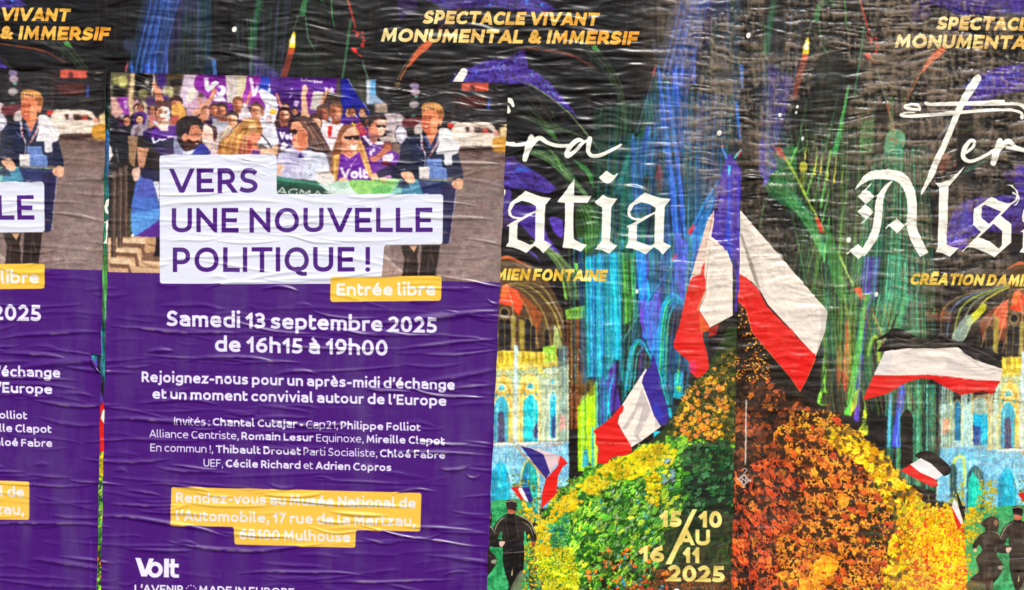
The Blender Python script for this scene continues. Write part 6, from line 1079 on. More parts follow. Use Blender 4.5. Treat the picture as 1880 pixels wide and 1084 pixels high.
    c.poly([(640, 180), (690, 300), (730, 400), (660, 560), (600, 650), (640, 700), (590, 690), (560, 620), (620, 480), (650, 350), (560, 480), (470, 600), (440, 590), (560, 400), (600, 300)], (190, 176, 172), .75); c.line([(640, 330), (560, 480)], (2, 10), (250, 240, 230)); c.poly([(770, 480), (830, 555), (770, 580)], (200, 190, 190), .8)
    c.blob([(440, 350), (455, 400), (400, 520), (540, 775), (470, 850), (400, 855), (330, 880), (290, 925), (200, 915), (210, 780), (180, 730), (185, 650), (165, 600), (250, 540), (330, 470)], RD); c.poly([(180, 705), (540, 720), (535, 740), (190, 735)], (240, 110, 96), .6); c.line([(330, 880), (345, 900)], 14, (40, 30, 24))
    B(1060, 440, 4.171); c.line([(500, 745), (560, 880)], (5, 9), (60, 44, 110)); c.poly([(520, 830), (570, 880), (560, 960), (600, 1084), (640, 1084), (590, 900)], (60, 44, 150))
    # big double flag at the join of two sheets: left part
    B(1220, 240, 4.517)
    c.part('printed_flag')
    c.poly([(520, 200), (545, 190), (570, 240), (640, 330), (640, 1500), (575, 1500), (600, 1100), (380, 880), (410, 660), (450, 420)], (74, 44, 156)); fan(c, [(520, 230), (400, 860), (560, 1084)], [(600, 260), (620, 700), (620, 1400)], 12, [(96, 60, 180), (54, 36, 120), (60, 60, 190)], 12, .6, rnd, curve=False); c.line([(535, 290), (535, 420), (525, 900), (560, 1300)], (30, 20, 40, 20), (40, 80, 220), .75); c.line([(605, 300), (615, 900)], 12, (60, 80, 220), .7); c.line([(538, 290), (532, 370)], (26, 14), (60, 200, 250))
    c.line([(470, 125), (490, 180), (515, 235)], (18, 22, 18), (70, 130, 210)); c.line([(472, 125), (478, 140)], 18, (230, 100, 90)); c.line([(640, 160), (575, 230)], (24, 18), (80, 190, 200)); c.line([(632, 170), (605, 215)], 12, (226, 60, 70)); c.line([(480, 420), (420, 680)], (5, 14), (36, 20, 40))
    c.poly([(410, 662), (405, 780), (385, 880), (480, 960), (550, 1084), (555, 1400), (240, 1400), (260, 1084), (300, 930), (355, 740)], (244, 222, 206)); c.poly([(410, 662), (390, 800), (340, 940), (300, 1084), (250, 1100), (300, 930), (355, 740)], (230, 196, 180)); c.line([(400, 700), (330, 1000), (320, 1084)], 7, (190, 140, 110)); c.poly([(320, 1000), (420, 990), (370, 1084), (330, 1084)], (220, 206, 196), .7)
    B(1220, 460, 4.016)
    c.poly([(250, -10), (460, 0), (500, 110), (500, 480), (330, 570), (250, 450), (300, 300), (290, 60)], (240, 226, 210)); c.poly([(250, 0), (300, 0), (300, 240), (180, 240), (215, 120)], (234, 204, 188))
    c.poly([(295, 85), (290, 190), (262, 180), (275, 120)], RD); c.blob([(180, 245), (240, 185), (292, 190), (300, 300), (250, 420), (330, 570), (280, 620), (310, 750), (325, 860), (290, 910), (240, 940), (200, 900), (175, 820), (90, 740), (65, 690), (110, 540)], RD); c.poly([(250, 450), (325, 570), (330, 590), (262, 610)], (232, 90, 40)); c.line([(300, 290), (240, 440)], (5, 14), (244, 130, 60)); c.poly([(330, 572), (400, 540), (380, 620), (320, 640)], (160, 30, 26)); c.line([(330, 0), (305, 200), (300, 320), (275, 400)], 5, (170, 140, 120)); c.poly([(330, 30), (440, 20), (460, 200), (400, 300), (330, 300)], (226, 212, 200), .6); c.ell(205, 860, 30, 50, (236, 40, 110), .7); c.line([(130, 770), (300, 775)], 4, (140, 16, 16)); c.line([(100, 600), (280, 600)], 6, (240, 120, 100), .5)
    # right part (on the next sheet)
    C(1220, 460, 4.016)
    c.part('printed_flag')
    c.poly([(536, -290), (560, -290), (820, 10), (1200, 450), (1180, 600), (1112, 780), (760, 400), (700, 290), (640, 230), (530, 170)], (240, 226, 212)); c.poly([(540, -280), (600, -180), (690, 0), (740, 300), (690, 280), (600, 60), (540, 0)], (206, 196, 184), .6); c.line([(560, -120), (640, 120), (690, 280)], (14, 30, 20), (110, 96, 80), .55, curve=True); c.poly([(1145, 415), (1200, 450), (1180, 600), (1112, 775), (1150, 560)], (214, 202, 192)); c.line([(905, 440), (950, 485), (1020, 500), (1080, 470), (1150, 415)], (2, 8, 2), (150, 140, 130), curve=True)
    c.poly([(530, 165), (600, 200), (690, 290), (750, 410), (1112, 778), (1100, 830), (1040, 960), (995, 1040), (930, 940), (700, 670), (640, 600), (600, 430), (530, 370)], RD); c.line([(530, 370), (600, 430), (640, 600), (930, 940), (995, 1040), (1040, 960), (1108, 800)], 5, (230, 110, 50)); c.poly([(780, 760), (1110, 760), (1040, 960), (995, 1035), (930, 940)], (232, 24, 20)); c.line([(540, 340), (580, 350)], (4, 10), (250, 160, 140), .8)
    c.poly([(530, -360), (620, -340), (780, -380), (800, -300), (600, -290)], BL, .0)
    C(1660, 480, 3.871)
    c.part('printed_flag')
    c.blob([(-200, 560), (-100, 500), (0, 500), (100, 540), (180, 545), (260, 515), (340, 560), (480, 600), (620, 640), (690, 745), (600, 740), (380, 615), (-40, 620), (-190, 640), (-130, 560), (-100, 480), (0, 495)], (28, 24, 24), 1)
    C(1500, 480, 3.871); c.poly([(475, 600), (540, 480), (640, 520), (780, 560), (780, 620), (560, 640), (460, 640)], (28, 24, 24)); c.line([(490, 600), (560, 380)], (14, 6), (26, 28, 26)); 
    for q in ([(520, 520), (620, 560), (760, 560)], [(560, 590), (700, 600), (860, 560)], [(640, 560), (720, 540)], [(870, 520), (960, 560), (1080, 590)]): c.line(q, (2, 12, 3), (104, 96, 88), .7, curve=True)
    for q in ([(540, 560), (660, 590), (820, 585)], [(900, 560), (1000, 600), (1100, 620)]): c.line(q, (2, 9, 3), (8, 7, 8), .8, curve=True)

    C(1660, 480, 3.871)
    c.poly([(380, 580), (480, 600), (620, 640), (695, 760), (560, 720), (440, 650)], (40, 34, 33)); c.line([(450, 610), (560, 650), (650, 700)], (3, 10, 3), (110, 102, 94), .6, curve=True); c.line([(200, 560), (260, 520), (330, 570)], (3, 9, 3), (96, 88, 82), .7, curve=True)
    c.poly([(0, 620), (380, 612), (420, 650), (500, 700), (695, 765), (680, 850), (520, 845), (300, 815), (160, 805), (0, 812), (-220, 810), (-140, 640)], (240, 226, 214)); c.poly([(300, 690), (420, 740), (560, 800), (430, 790), (300, 770)], (206, 196, 190), .7); c.poly([(-140, 640), (-80, 625), (-100, 790), (-220, 808)], (224, 216, 212)); c.line([(400, 640), (520, 740), (690, 780)], 5, (170, 160, 160)); c.line([(420, 750), (560, 760), (640, 800)], 4, (180, 170, 166)); c.line([(350, 660), (440, 720)], 5, (196, 186, 180))
    c.poly([(-220, 806), (0, 812), (160, 805), (300, 815), (520, 845), (682, 850), (620, 945), (560, 915), (400, 950), (300, 900), (200, 840), (120, 830), (0, 865), (-120, 940), (-300, 988)], (226, 30, 26)); c.line([(200, 830), (400, 930)], (3, 8), (190, 16, 20)); c.line([(560, 880), (640, 890)], 6, (190, 20, 24)); c.line([(-220, 812), (160, 810)], 4, (250, 120, 90), .6)
    C(1640, 740, 3.15)
    c.part('printed_flag'); c.blob([(120, 305), (160, 280), (225, 285), (330, 375), (285, 420), (160, 330)], (32, 27, 26)); c.poly([(95, 355), (155, 318), (210, 345), (285, 415), (245, 445), (150, 400)], (244, 238, 236)); c.poly([(40, 392), (95, 355), (150, 400), (240, 440), (258, 478), (220, 485), (150, 450)], (228, 32, 26))
    c.part('printed_flag'); c.poly([(358, 500), (385, 560), (412, 640), (405, 690), (380, 620)], (30, 26, 26)); c.poly([(350, 550), (375, 600), (400, 690), (385, 705), (335, 600)], (236, 230, 226)); c.poly([(335, 600), (390, 705), (375, 735), (352, 680)], (220, 36, 28)); c.poly([(725, 520), (756, 515), (756, 540)], (220, 36, 28))
    detail(c, (398, 380, 560, 700), 700, (14, 60), (2, 7), 52, 12, (.93, 1.04), 51, .5, .1, lambda v: v[0] > 180, 0); detail(c, (1090, 420, 1360, 860), 900, (12, 50), (2, 6), 105, 16, (.9, 1.04), 52, .5, .12, lambda v: v[0] > 190 and v[1] - v[2] < 30, 0); detail(c, (640, 600, 905, 740), 500, (14, 50), (1.5, 5), 8, 10, (.88, 1.05), 53, .5, .15, lambda v: v[0] > 190, 0)
    # star lights
    c.frame()
    for x, y, r, f in ((430 + 1, 55, 4.4, 1), (1372 - 942 + 942, 68, 0, 1), (1463 - 942, 68 - 11 + 129, 2.6, 1), (1431 - 942, 201, 3.2, 1), (1461 - 942, 196, 2.4, 1), (1473 - 942, 244, 3, 1), (1557 - 942, 430, 4, 1), (1608 - 942, 530, 3.4, 1), (1320, 245, 4, 1), (1169, 536, 3, 1)):
        if r: c.ell(x, y, r, r * 1.25, (240, 238, 226), rot=20)
    # ---------------- lettering
    def gold(X, Y):
        t = np.clip((X - 690) / 480, 0, 1)[..., None]; g = np.array([250, 226, 160]) * (1 - t) + np.array([250, 168, 40]) * t
        return g + 16 * np.sin(X * .11 + Y * .05)[..., None]
    yel = lambda X, Y: np.array([246, 200, 74]) + 26 * np.sin(X * .09 - Y * .1)[..., None]
    c.part('title_lettering')
    text(c, "SPECTACLE VIVANT", 776, 44.5, 1096, 48.5, 24.5, 18.5, gold, slant=.2, gap=7, space=22)
    text(c, "MONUMENTAL & IMMERSIF", 698.5, 77.5, 1169, 83.5, 25, 18.5, gold, slant=.2, gap=7, space=22)
    cr = c.part('credit_lettering')
    text(c, "CRĒATION DAMIEN FONTAINE", 727, 512, 1112, 517.5, 21.5, 18, yel, slant=.2, gap=7, space=20)
    c.part('title_lettering')
    WT = (250, 245, 232)
    B(925, 300, 6.025)
    a_ = [(238, 308), (330, 345), (420, 372), (525, 382), (492, 425), (460, 465), (452, 600), (446, 855), (530, 902), (480, 950), (436, 998), (395, 950), (340, 915), (310, 935), (248, 996), (180, 960), (100, 930), (20, 920), (55, 870), (60, 700), (30, 692), (90, 655), (355, 520), (357, 480), (290, 440), (200, 418), (120, 450), (75, 530), (90, 580), (130, 595), (210, 600), (170, 625), (100, 610), (55, 580), (45, 520), (65, 450), (130, 395)]
    hole = [(155, 660), (350, 545), (345, 868), (320, 895), (285, 900), (230, 875), (150, 845), (148, 750)]
    def bl_a(): c.poly(a_, WT, holes=[hole])
    bl_a()
    t_ = [(782, 168), (776, 355), (972, 355), (928, 440), (774, 438), (768, 640), (772, 842), (850, 880), (922, 905), (850, 978), (760, 945), (648, 932), (662, 860), (676, 640), (676, 440), (590, 430), (680, 310)]
    c.poly(t_, WT)
    B(1075, 300, 6.025)
    c.poly([(230, 82), (300, 132), (320, 135), (350, 112), (358, 122), (300, 200), (245, 230), (200, 215), (145, 160)], WT)
    c.poly([(192, 348), (235, 380), (290, 392), (350, 392), (310, 450), (285, 490), (278, 650), (270, 862), (310, 890), (352, 912), (300, 965), (258, 1002), (180, 960), (100, 950), (150, 895), (172, 862), (180, 700), (184, 490), (140, 465), (102, 436)], WT)
    B(925 + 219, 300 + 2.4, 6.025); bl_a_x = None
    c.poly(a_, WT, holes=[hole])
    # capital A, l, s on the neighbouring half
    C(1550, 300, 5.706)
    c.line([(110, 275), (180, 200), (280, 130), (440, 120), (560, 140), (640, 210), (690, 330), (705, 480), (700, 640), (735, 780), (830, 960)], (8, 46, 90, 104, 112, 110, 102, 98, 102, 110, 100), WT, curve=True)
    c.line([(500, 185), (440, 245), (385, 330), (360, 430), (350, 560), (320, 720), (250, 860), (180, 960)], (16, 40, 66, 82, 86, 86, 76, 60), WT, curve=True)
    for x, y in ((222, 350), (220, 510), (545, 655), (140, 925)): c.poly([(x - 2, y - 82), (x + 84, y + 2), (x + 4, y + 82), (x - 86, y - 2)], WT)
    c.line([(280, 215), (215, 285)], 13, WT); c.line([(175, 635), (235, 575)], 13, WT); c.line([(425, 685), (470, 645)], 14, WT); c.line([(610, 665), (655, 630)], 13, WT); c.line([(20, 950), (80, 900)], 14, WT); c.poly([(700, 990), (880, 925), (800, 1005)], WT, 0)
    C(1710, 300, 5.706)
    c.poly([(22, 205), (90, 205), (180, 175), (260, 110), (350, 25), (300, 100), (240, 170), (175, 245), (168, 400), (152, 850), (210, 875), (282, 888), (240, 930), (185, 982), (110, 940), (38, 930), (60, 850), (70, 500), (75, 250)], WT)
    c.poly([(620, 350), (700, 395), (790, 420), (830, 415), (870, 380), (888, 330), (870, 280), (820, 240), (765, 228), (840, 232), (895, 290), (905, 350), (880, 400), (830, 435), (720, 550), (830, 640), (830, 830), (655, 985), (560, 935), (440, 885), (370, 880), (318, 935), (310, 925), (515, 722), (430, 650), (435, 480)], WT, holes=[[(550, 435), (725, 508), (595, 640), (518, 575), (518, 455)], [(640, 635), (735, 712), (730, 860), (700, 900), (600, 820), (490, 775), (600, 675)]])
    # script word
    C(1640, 130, 5.704)
    c.line([(875, 80), (800, 200), (700, 370), (620, 560), (520, 800), (440, 960), (395, 1084), (290, 1290)], (80, 92, 70, 60, 62, 68, 68, 20), WT, curve=True, cap=1)
    c.line([(335, 345), (380, 356), (560, 352), (900, 345), (1150, 350), (1300, 355), (1369, 400)], (32, 32, 41, 54, 37, 32, 29), WT, curve=True, cap=1); c.poly([(700, 340), (1160, 308), (1162, 345), (760, 362)], WT)
    c.line([(1345, 470), (1320, 440), (1200, 415), (900, 425), (500, 455), (250, 475), (120, 478), (75, 462), (130, 440), (220, 440)], (29, 27, 32, 34, 41, 44, 34, 29, 22, 15), WT, curve=True, cap=1)
    c.line([(240, 410), (140, 400), (115, 375), (190, 358), (265, 375), (270, 415)], (32, 32, 27, 24, 29, 27), WT, curve=True, cap=1)
    c.line([(760, 860), (830, 800), (840, 745), (800, 740), (745, 810), (725, 900), (770, 945), (850, 940), (1030, 850), (1090, 780)], (29, 32, 34, 37, 54, 49, 41, 37, 34, 27), WT, curve=True, cap=1)
    c.line([(1110, 735), (1070, 850), (1040, 970)], (56, 73, 61), WT, cap=1); c.line([(1080, 880), (1140, 780), (1200, 745), (1260, 790), (1330, 825), (1400, 830)], (24, 54, 56, 37, 34, 34), WT, curve=True, cap=1)
    B(920, 220, 8.174)
    c.line([(-120, 330), (60, 365), (200, 385), (350, 375), (430, 330)], (49, 46, 49, 46, 37), WT, curve=True, cap=1); c.line([(455, 260), (410, 400), (355, 600)], (85, 105, 73), WT, cap=1); c.line([(400, 500), (500, 330), (580, 275), (680, 340), (780, 380), (880, 395), (1020, 390), (1080, 370)], (24, 73, 81, 61, 56, 54, 49, 37), WT, curve=True, cap=1)
    c.line([(1240, 330), (1150, 310), (1040, 400), (985, 500), (1000, 545), (1100, 480), (1220, 360), (1325, 300)], (37, 73, 73, 68, 73, 61, 44, 37), WT, curve=True, cap=1); c.line([(1330, 290), (1310, 400), (1310, 490), (1370, 545), (1500, 530), (1700, 440), (1795, 375)], (73, 73, 61, 56, 54, 46, 41), WT, curve=True, cap=1)
    # stray letters peeping out beside the purple sheet
    B(920, 0); c.line([(20, 700), (70, 715), (85, 755)], (20, 24, 20), WT, curve=True, cap=1); c.ell(52, 790, 16, 20, WT)
    B(460, 0); c.line([(1460, 590), (1510, 520), (1520, 540), (1500, 590)], (14, 24, 20, 10), WT)
    B(925, 300, 6.025); c.line([(-60, 260), (10, 300), (-10, 380), (-40, 400)], (20, 14, 12), WT, curve=True)
    # dates
    c.part('date_lettering'); c.frame()
    yl2 = lambda X, Y: np.array([244, 220, 122]) + 20 * np.sin(X * .1 + Y * .12)[..., None]
    text(c, "15", 1211, 967, 1251, 967.5, 30, 18, yl2, gap=8); text(c, "10", 1283, 968, 1325, 969, 30.5, 18, yl2, gap=8)
    B(920, 804)
    c.poly([(1358, 505), (1392, 505), (1208, 898), (1166, 898)], yl2); c.frame()
    text(c, "AU", 1245, 1000.5, 1303, 1001.5, 29, 17, yl2, gap=9); text(c, "16", 1173, 1031, 1219, 1032.5, 29.5, 18, yl2, gap=8); text(c, "11", 1254, 1033.5, 1284, 1034, 29, 18, yl2, gap=12); text(c, "2025", 1226, 1067, 1330, 1069, 30.5, 18, yl2, gap=7)
    c.ell(1242, 1083, 5, 3, (240, 240, 235))
    # small printer's mark and imprint line
    c.part('imprint')
    C(920, 804); c.poly([(1725, 250), (1765, 300), (1722, 345), (1680, 292)], (196, 188, 180), .9); c.poly([(1725, 268), (1750, 300), (1722, 328), (1695, 294)], (60, 40, 36)); text(c, "N", 1708, 312, 1740, 312, 30, 14, (220, 210, 200)); c.line([(1725, 250), (1745, 230), (1728, 216), (1712, 232)], 6, (196, 188, 180), curve=True)
    for x, y in ((1678, 292), (1768, 302), (1722, 348)): c.ell(x, y, 8, 8, (206, 196, 186))
    for k in range(38):
        y = -270 + k * 12.3
        c.line([(1740 - k * .2, y), (1740 - k * .2, y + rnd.uniform(5, 9))], rnd.choice((9, 12, 14)), (196, 190, 184), .9)
    c.cur = 0
    c.img *= 1 + .03 * gauss(NOISE[:c.H, :c.W], 1)[..., None]
# ---------------------------------------------------------------- relief of the pasted paper
RS = 1.25                     # layout units per relief sample
GX0, GY0, GX1, GY1 = -80, -70, 1980, 1160
RH, RW = int((GY1 - GY0) / RS), int((GX1 - GX0) / RS)
YY, XX = np.mgrid[0:RH, 0:RW].astype(np.float32); YY = YY * RS + GY0; XX = XX * RS + GX0
rr = np.random.default_rng(77)

def N(sy, sx, warp=None):
    a = vnoise(rr, RH, RW, sy / RS, sx / RS)
    if warp is None: return a
    yi = np.clip(((YY + warp - GY0) / RS), 0, RH - 1.001); y0 = yi.astype(int); f = yi - y0
    xi = ((XX - GX0) / RS).astype(int).clip(0, RW - 1)
    return a[y0, xi] * (1 - f) + a[np.minimum(y0 + 1, RH - 1), xi] * f

def crease(H, x, y, L, ang, wid, amp, bend, r):
    """one fold of paper: a long low ridge with a steep underside, tapering to nothing"""
    R = L / 2 + 12
    i0, i1 = int((y - GY0 - R * abs(math.sin(ang)) - 26) / RS), int((y - GY0 + R * abs(math.sin(ang)) + 26) / RS)
    j0, j1 = int((x - GX0 - R) / RS), int((x - GX0 + R) / RS)
    i0, j0 = max(0, i0), max(0, j0); i1, j1 = min(RH, i1), min(RW, j1)
    if i1 <= i0 or j1 <= j0: return
    X = XX[i0:i1, j0:j1] - x; Y = YY[i0:i1, j0:j1] - y
    u = X * math.cos(ang) + Y * math.sin(ang); v = -X * math.sin(ang) + Y * math.cos(ang)
    t = np.clip(1 - (2 * u / L) ** 2, 0, 1)
    v = v - bend * (u / L) ** 2 * 4 - r[0] * np.sin(u / (11 + r[1] * 20) + r[2] * 6)
    s = wid * (.35 + .65 * t)
    up = np.exp(-(np.minimum(v, 0) / (s * 1.3)) ** 2) * (v <= 0) + np.exp(-(v / (s * 1.15)) ** 2) * (v > 0)
    H[i0:i1, j0:j1] = np.maximum(H[i0:i1, j0:j1], amp * up * t ** .7)

def creases(n, box, L, wid, amp, seed, tilt=4, bendr=6):
    H = np.zeros((RH, RW), np.float32); q = random.Random(seed)
    for _ in range(n):
        x, y = q.uniform(box[0], box[2]), q.uniform(box[1], box[3])
        l = q.uniform(*L) * q.choice((.5, 1, 1, 1.5))
        crease(H, x, y, l, math.radians(q.gauss(2, tilt)), q.uniform(*wid), q.uniform(*amp) * q.choice((.5, .8, 1)), q.uniform(-bendr, bendr), (q.uniform(0, 1.6), q.random(), q.random()))
    return H

def ramp(v, a, b): return np.clip((v - a) / (b - a), 0, 1) ** 2 * (3 - 2 * np.clip((v - a) / (b - a), 0, 1))
wp = 9 * N(60, 90) + 4 * N(22, 40)
def ridged(sy, sx, p): return (1 - np.abs(N(sy, sx, wp))) ** p
patch = .55 + .45 * N(90, 160)
crump = 1.5 * N(9.5, 50, wp) + .85 * N(5.2, 26, wp) + .5 * N(17, 90, wp) + .9 * ridged(9, 44, 4) * ramp(N(30, 80), -.7, .5) + .5 * ridged(5, 22, 3) * patch
crump *= .82 + .3 * N(70, 130)
crump += creases(260, (GX0, GY0, GX1, GY1), (40, 170), (2.0, 4.2), (.9, 2.2), 5, tilt=8) * (.6 + .4 * N(80, 120))
right = ramp(XX, 1140, 1290) * (1 - .62 * ramp(YY, 430, 640))
right = np.maximum(right, .25 * ramp(XX, 1240, 1400))
smoothpatch = ramp(N(70, 50), .25, .6)
weave = (1.1 * ridged(40, 7, 3) * ramp(N(26, 9), -.5, .4) + 1.7 * ridged(6.5, 36, 3) * ramp(N(12, 30), -.5, .4) + .5 * np.clip(N(4, 4), -.2, 1) + .8 * np.clip(N(9, 5), 0, 1))
weave *= right * (1 - .75 * smoothpatch)
swell = 2.2 * N(150, 240) + .8 * N(45, 110)
show_h = crump * (1 - .25 * right) + .95 * weave + swell * .5
lowpart = ramp(YY, 560, 760)
show_h *= 1 - .42 * lowpart
show_h += creases(26, (900, 640, 1900, 1084), (120, 420), (2, 3.4), (.8, 1.5), 21, tilt=2, bendr=8)
show_h = .8 * (show_h - show_h.min())
fine = show_h - gauss(show_h, 5)
glare_map = np.clip(.30 + .7 * fine + .4 * N(28, 4.6) * ramp(N(30, 12), -.3, .5) + .45 * N(4.6, 32) * ramp(N(9, 30), -.2, .5) + .3 * N(60, 40), 0, 1) * right * (1 - .5 * ramp(YY, 300, 420) * (1 - ramp(XX, 1560, 1700))) * (1 - .8 * smoothpatch) * ramp(N(40, 60), -1.1, -.1)  # mask for the warm glare painted into the rough right side's colour
show_h += .9 * np.exp(-((XX - 1441) / 1.6) ** 2) * ramp(YY, 48, 54) * (1 - ramp(YY, 560, 700))       # edge of an older sheet below
show_h += .9 * np.exp(-((YY - 331 - .02 * (XX - 1380)) / 5) ** 2) * ramp(XX, 1352, 1362) * (1 - ramp(XX, 1392, 1404)) * 2.4
crease(show_h, 1381, 327, 54, .03, 6, 7, 1, (1, .4, .2)); crease(show_h, 1388, 348, 40, -.1, 3, 3, 1, (1, .4, .2))

pph = np.clip(.5 + .5 * N(60, 200), 0, 1)
volt_h = creases(520, (-80, 120, 960, 1160), (50, 190), (1.8, 3.4), (.9, 3.4), 9, tilt=5, bendr=9) + .32 * ridged(8, 60, 4) * ramp(N(50, 120), -.1, .6)
top_zone = 1 - ramp(YY, 250, 420)
volt_h += .22 * N(11, 70, wp) + .12 * N(6, 34, wp)
volt_h += top_zone * (.75 * N(8.5, 46, wp) + .4 * N(5, 24, wp) + 1.2 * ridged(8, 46, 4) * ramp(N(24, 90), -.5, .5) + .75 * ridged(5, 28, 3))
volt_h *= 1 - .25 * ramp(YY, 280, 330) * (1 - ramp(YY, 500, 530))
volt_h += .5 * (1.2 * N(120, 240) + .5 * N(30, 120))
# a few long folds that stand out in the purple
for x, y, L, an, wd, am, bd in ((330, 610, 260, 3, 3, 1.5, -6), (430, 655, 190, 2, 3, 1.5, 14), (300, 772, 220, 4, 3.4, 1.7, 6), (280, 928, 160, 1, 2.6, 1.4, 0), (300, 958, 250, 9, 3.4, 1.8, 8), (480, 1010, 240, -3, 3, 1.6, -8), (820, 580, 220, -6, 5, 2.0, 4), (850, 690, 150, -10, 4, 1.4, 0), (560, 1050, 260, 1, 2.6, 1.4, 5), (880, 1030, 200, 8, 4, 1.5, 5), (560, 780, 200, 3, 3, 1.5, -6), (620, 925, 300, 3, 2.4, 1.5, -4), (480, 983, 150, 3, 2.2, 1.5, 0), (100, 612, 220, -3, 3, 1.4, 6), (120, 665, 170, -4, 6, 2.0, 8), (140, 745, 170, 3, 3, 1.4, -6), (90, 960, 240, 1, 3, 1.5, 6), (130, 1035, 150, 9, 4, 1.5, 4), (400, 370, 260, -2, 3.5, 1.1, 6), (560, 395, 300, 3, 3.5, 1.0, -5), (430, 470, 300, -2, 3, .9, 4), (80, 370, 200, 2, 3, 1.2, 4), (140, 395, 120, 10, 3, 1.5, 8), (820, 400, 180, 2, 3, 1.2, 2), (850, 300, 160, 2, 3, 1.3, 2)):
    crease(volt_h, x, y, L, math.radians(an), wd, am * 2.1, bd, (1.0, .5, .3))
volt_h = .82 * (volt_h - volt_h.min())
# under the purple sheets the older paper lies flatter
def inside_quad(q, grow=0):
    m = np.ones((RH, RW), bool)
    for (ax, ay), (bx, by) in zip(q, q[1:] + q[:1]):
        L = math.hypot(bx - ax, by - ay)
        m &= ((bx - ax) * (YY - ay) - (by - ay) * (XX - ax)) / L > -grow
    return m
Q_MID = [(205.3, 134), (933.5, 153.5), (891.5, 1140), (185.5, 1140)]
Q_LEFT = [(-60, 125.5), (196.5, 129), (178.6, 1140), (-60, 1140)]
cover = gauss((inside_quad(Q_MID, -4) | inside_quad(Q_LEFT, -4)).astype(np.float32), 4 / RS)
show_h *= 1 - .8 * cover
show_h = np.minimum(show_h, 12)
GLARE = glare_map
vf = volt_h - gauss(volt_h, 4); VCRACK_GLINT = np.clip((vf - .55) * .9, 0, 1) * np.clip(N(5, 12) * 2, 0, 1) * .8  # crease tops of the purple sheets: cracked ink plus glints painted in
volt_z = 3.0 + np.maximum(volt_h, 0) + (1 - cover) * show_h * .5

def sample(H, x, y):
    xi = np.clip((x - GX0) / RS, 0, RW - 1.001); yi = np.clip((y - GY0) / RS, 0, RH - 1.001)
    a, b = xi.astype(int), yi.astype(int); fx, fy = xi - a, yi - b
    return (H[b, a] * (1 - fx) + H[b, a + 1] * fx) * (1 - fy) + (H[b + 1, a] * (1 - fx) + H[b + 1, a + 1] * fx) * fy

# ---------------------------------------------------------------- materials
def paper_material(name, canvas, rough, bump, film=.07):
    """printed paper: the painted print as colour, slight gloss from ink and paste, fine paper grain"""
    img = bpy.data.images.new(name + "_print", canvas.W, canvas.H, alpha=False)
    px = np.ones((canvas.H, canvas.W, 4), np.float32)
    px[..., :3] = np.clip(canvas.img[::-1], 0, 246) / 255
    img.pixels.foreach_set(px.ravel()); img.update(); img.pack()
    m = bpy.data.materials.new(name); m.use_nodes = True; t = m.node_tree; b = t.nodes['Principled BSDF']
    ti = t.nodes.new('ShaderNodeTexImage'); ti.image = img; ti.interpolation = 'Cubic'
    uv = t.nodes.new('ShaderNodeUVMap'); uv.uv_map = 'print'; t.links.new(uv.outputs[0], ti.inputs[0])
    tc = t.nodes.new('ShaderNodeTexCoord')
    n1 = t.nodes.new('ShaderNodeTexNoise'); n1.inputs['Scale'].default_value = 520; n1.inputs['Detail'].default_value = 4; t.links.new(tc.outputs['Object'], n1.inputs['Vector'])
    bp = t.nodes.new('ShaderNodeBump'); bp.inputs['Strength'].default_value = bump; bp.inputs['Distance'].default_value = .0005; t.links.new(n1.outputs[0], bp.inputs['Height'])
    n2 = t.nodes.new('ShaderNodeTexNoise'); n2.inputs['Scale'].default_value = 9; n2.inputs['Detail'].default_value = 6; t.links.new(tc.outputs['Object'], n2.inputs['Vector'])
    mr = t.nodes.new('ShaderNodeMapRange'); mr.inputs['From Min'].default_value = .3; mr.inputs['From Max'].default_value = .7; mr.inputs['To Min'].default_value = rough - .06; mr.inputs['To Max'].default_value = rough + .1
    t.links.new(n2.outputs[0], mr.inputs['Value']); ra = t.nodes.new('ShaderNodeMath'); ra.operation = 'MULTIPLY_ADD'; ra.inputs[1].default_value = .28; t.links.new(mr.outputs[0], ra.inputs[2]); t.links.new(ra.outputs[0], b.inputs['Roughness'])
    # warm glare on raised creases and cracked ink, mixed into the base colour
    at = t.nodes.new('ShaderNodeAttribute'); at.attribute_name = 'glare_wear'
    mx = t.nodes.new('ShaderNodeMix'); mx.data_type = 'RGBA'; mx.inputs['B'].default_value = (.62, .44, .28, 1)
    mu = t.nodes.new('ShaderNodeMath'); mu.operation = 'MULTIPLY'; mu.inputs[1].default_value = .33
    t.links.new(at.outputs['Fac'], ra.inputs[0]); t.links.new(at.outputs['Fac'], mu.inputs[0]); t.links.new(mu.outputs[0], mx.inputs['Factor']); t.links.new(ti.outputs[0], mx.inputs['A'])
    # dried paste and rain dust left as a thin pale film in streaks
    mp = t.nodes.new('ShaderNodeMapping'); mp.inputs['Scale'].default_value = (7, 7, 1.6); t.links.new(tc.outputs['Object'], mp.inputs['Vector'])
    n3 = t.nodes.new('ShaderNodeTexNoise'); n3.inputs['Scale'].default_value = 2.2; n3.inputs['Detail'].default_value = 9; n3.inputs['Roughness'].default_value = .65; t.links.new(mp.outputs[0], n3.inputs['Vector'])
    m3 = t.nodes.new('ShaderNodeMapRange'); m3.inputs['From Min'].default_value = .48; m3.inputs['From Max'].default_value = .72; m3.inputs['To Max'].default_value = film; t.links.new(n3.outputs[0], m3.inputs['Value'])
    mx2 = t.nodes.new('ShaderNodeMix'); mx2.data_type = 'RGBA'; mx2.inputs['B'].default_value = (.46, .46, .49, 1); t.links.new(m3.outputs[0], mx2.inputs['Factor']); t.links.new(mx.outputs['Result'], mx2.inputs['A'])
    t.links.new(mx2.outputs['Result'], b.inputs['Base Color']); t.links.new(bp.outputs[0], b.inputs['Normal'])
    b.inputs['Specular IOR Level'].default_value = .42
    return m

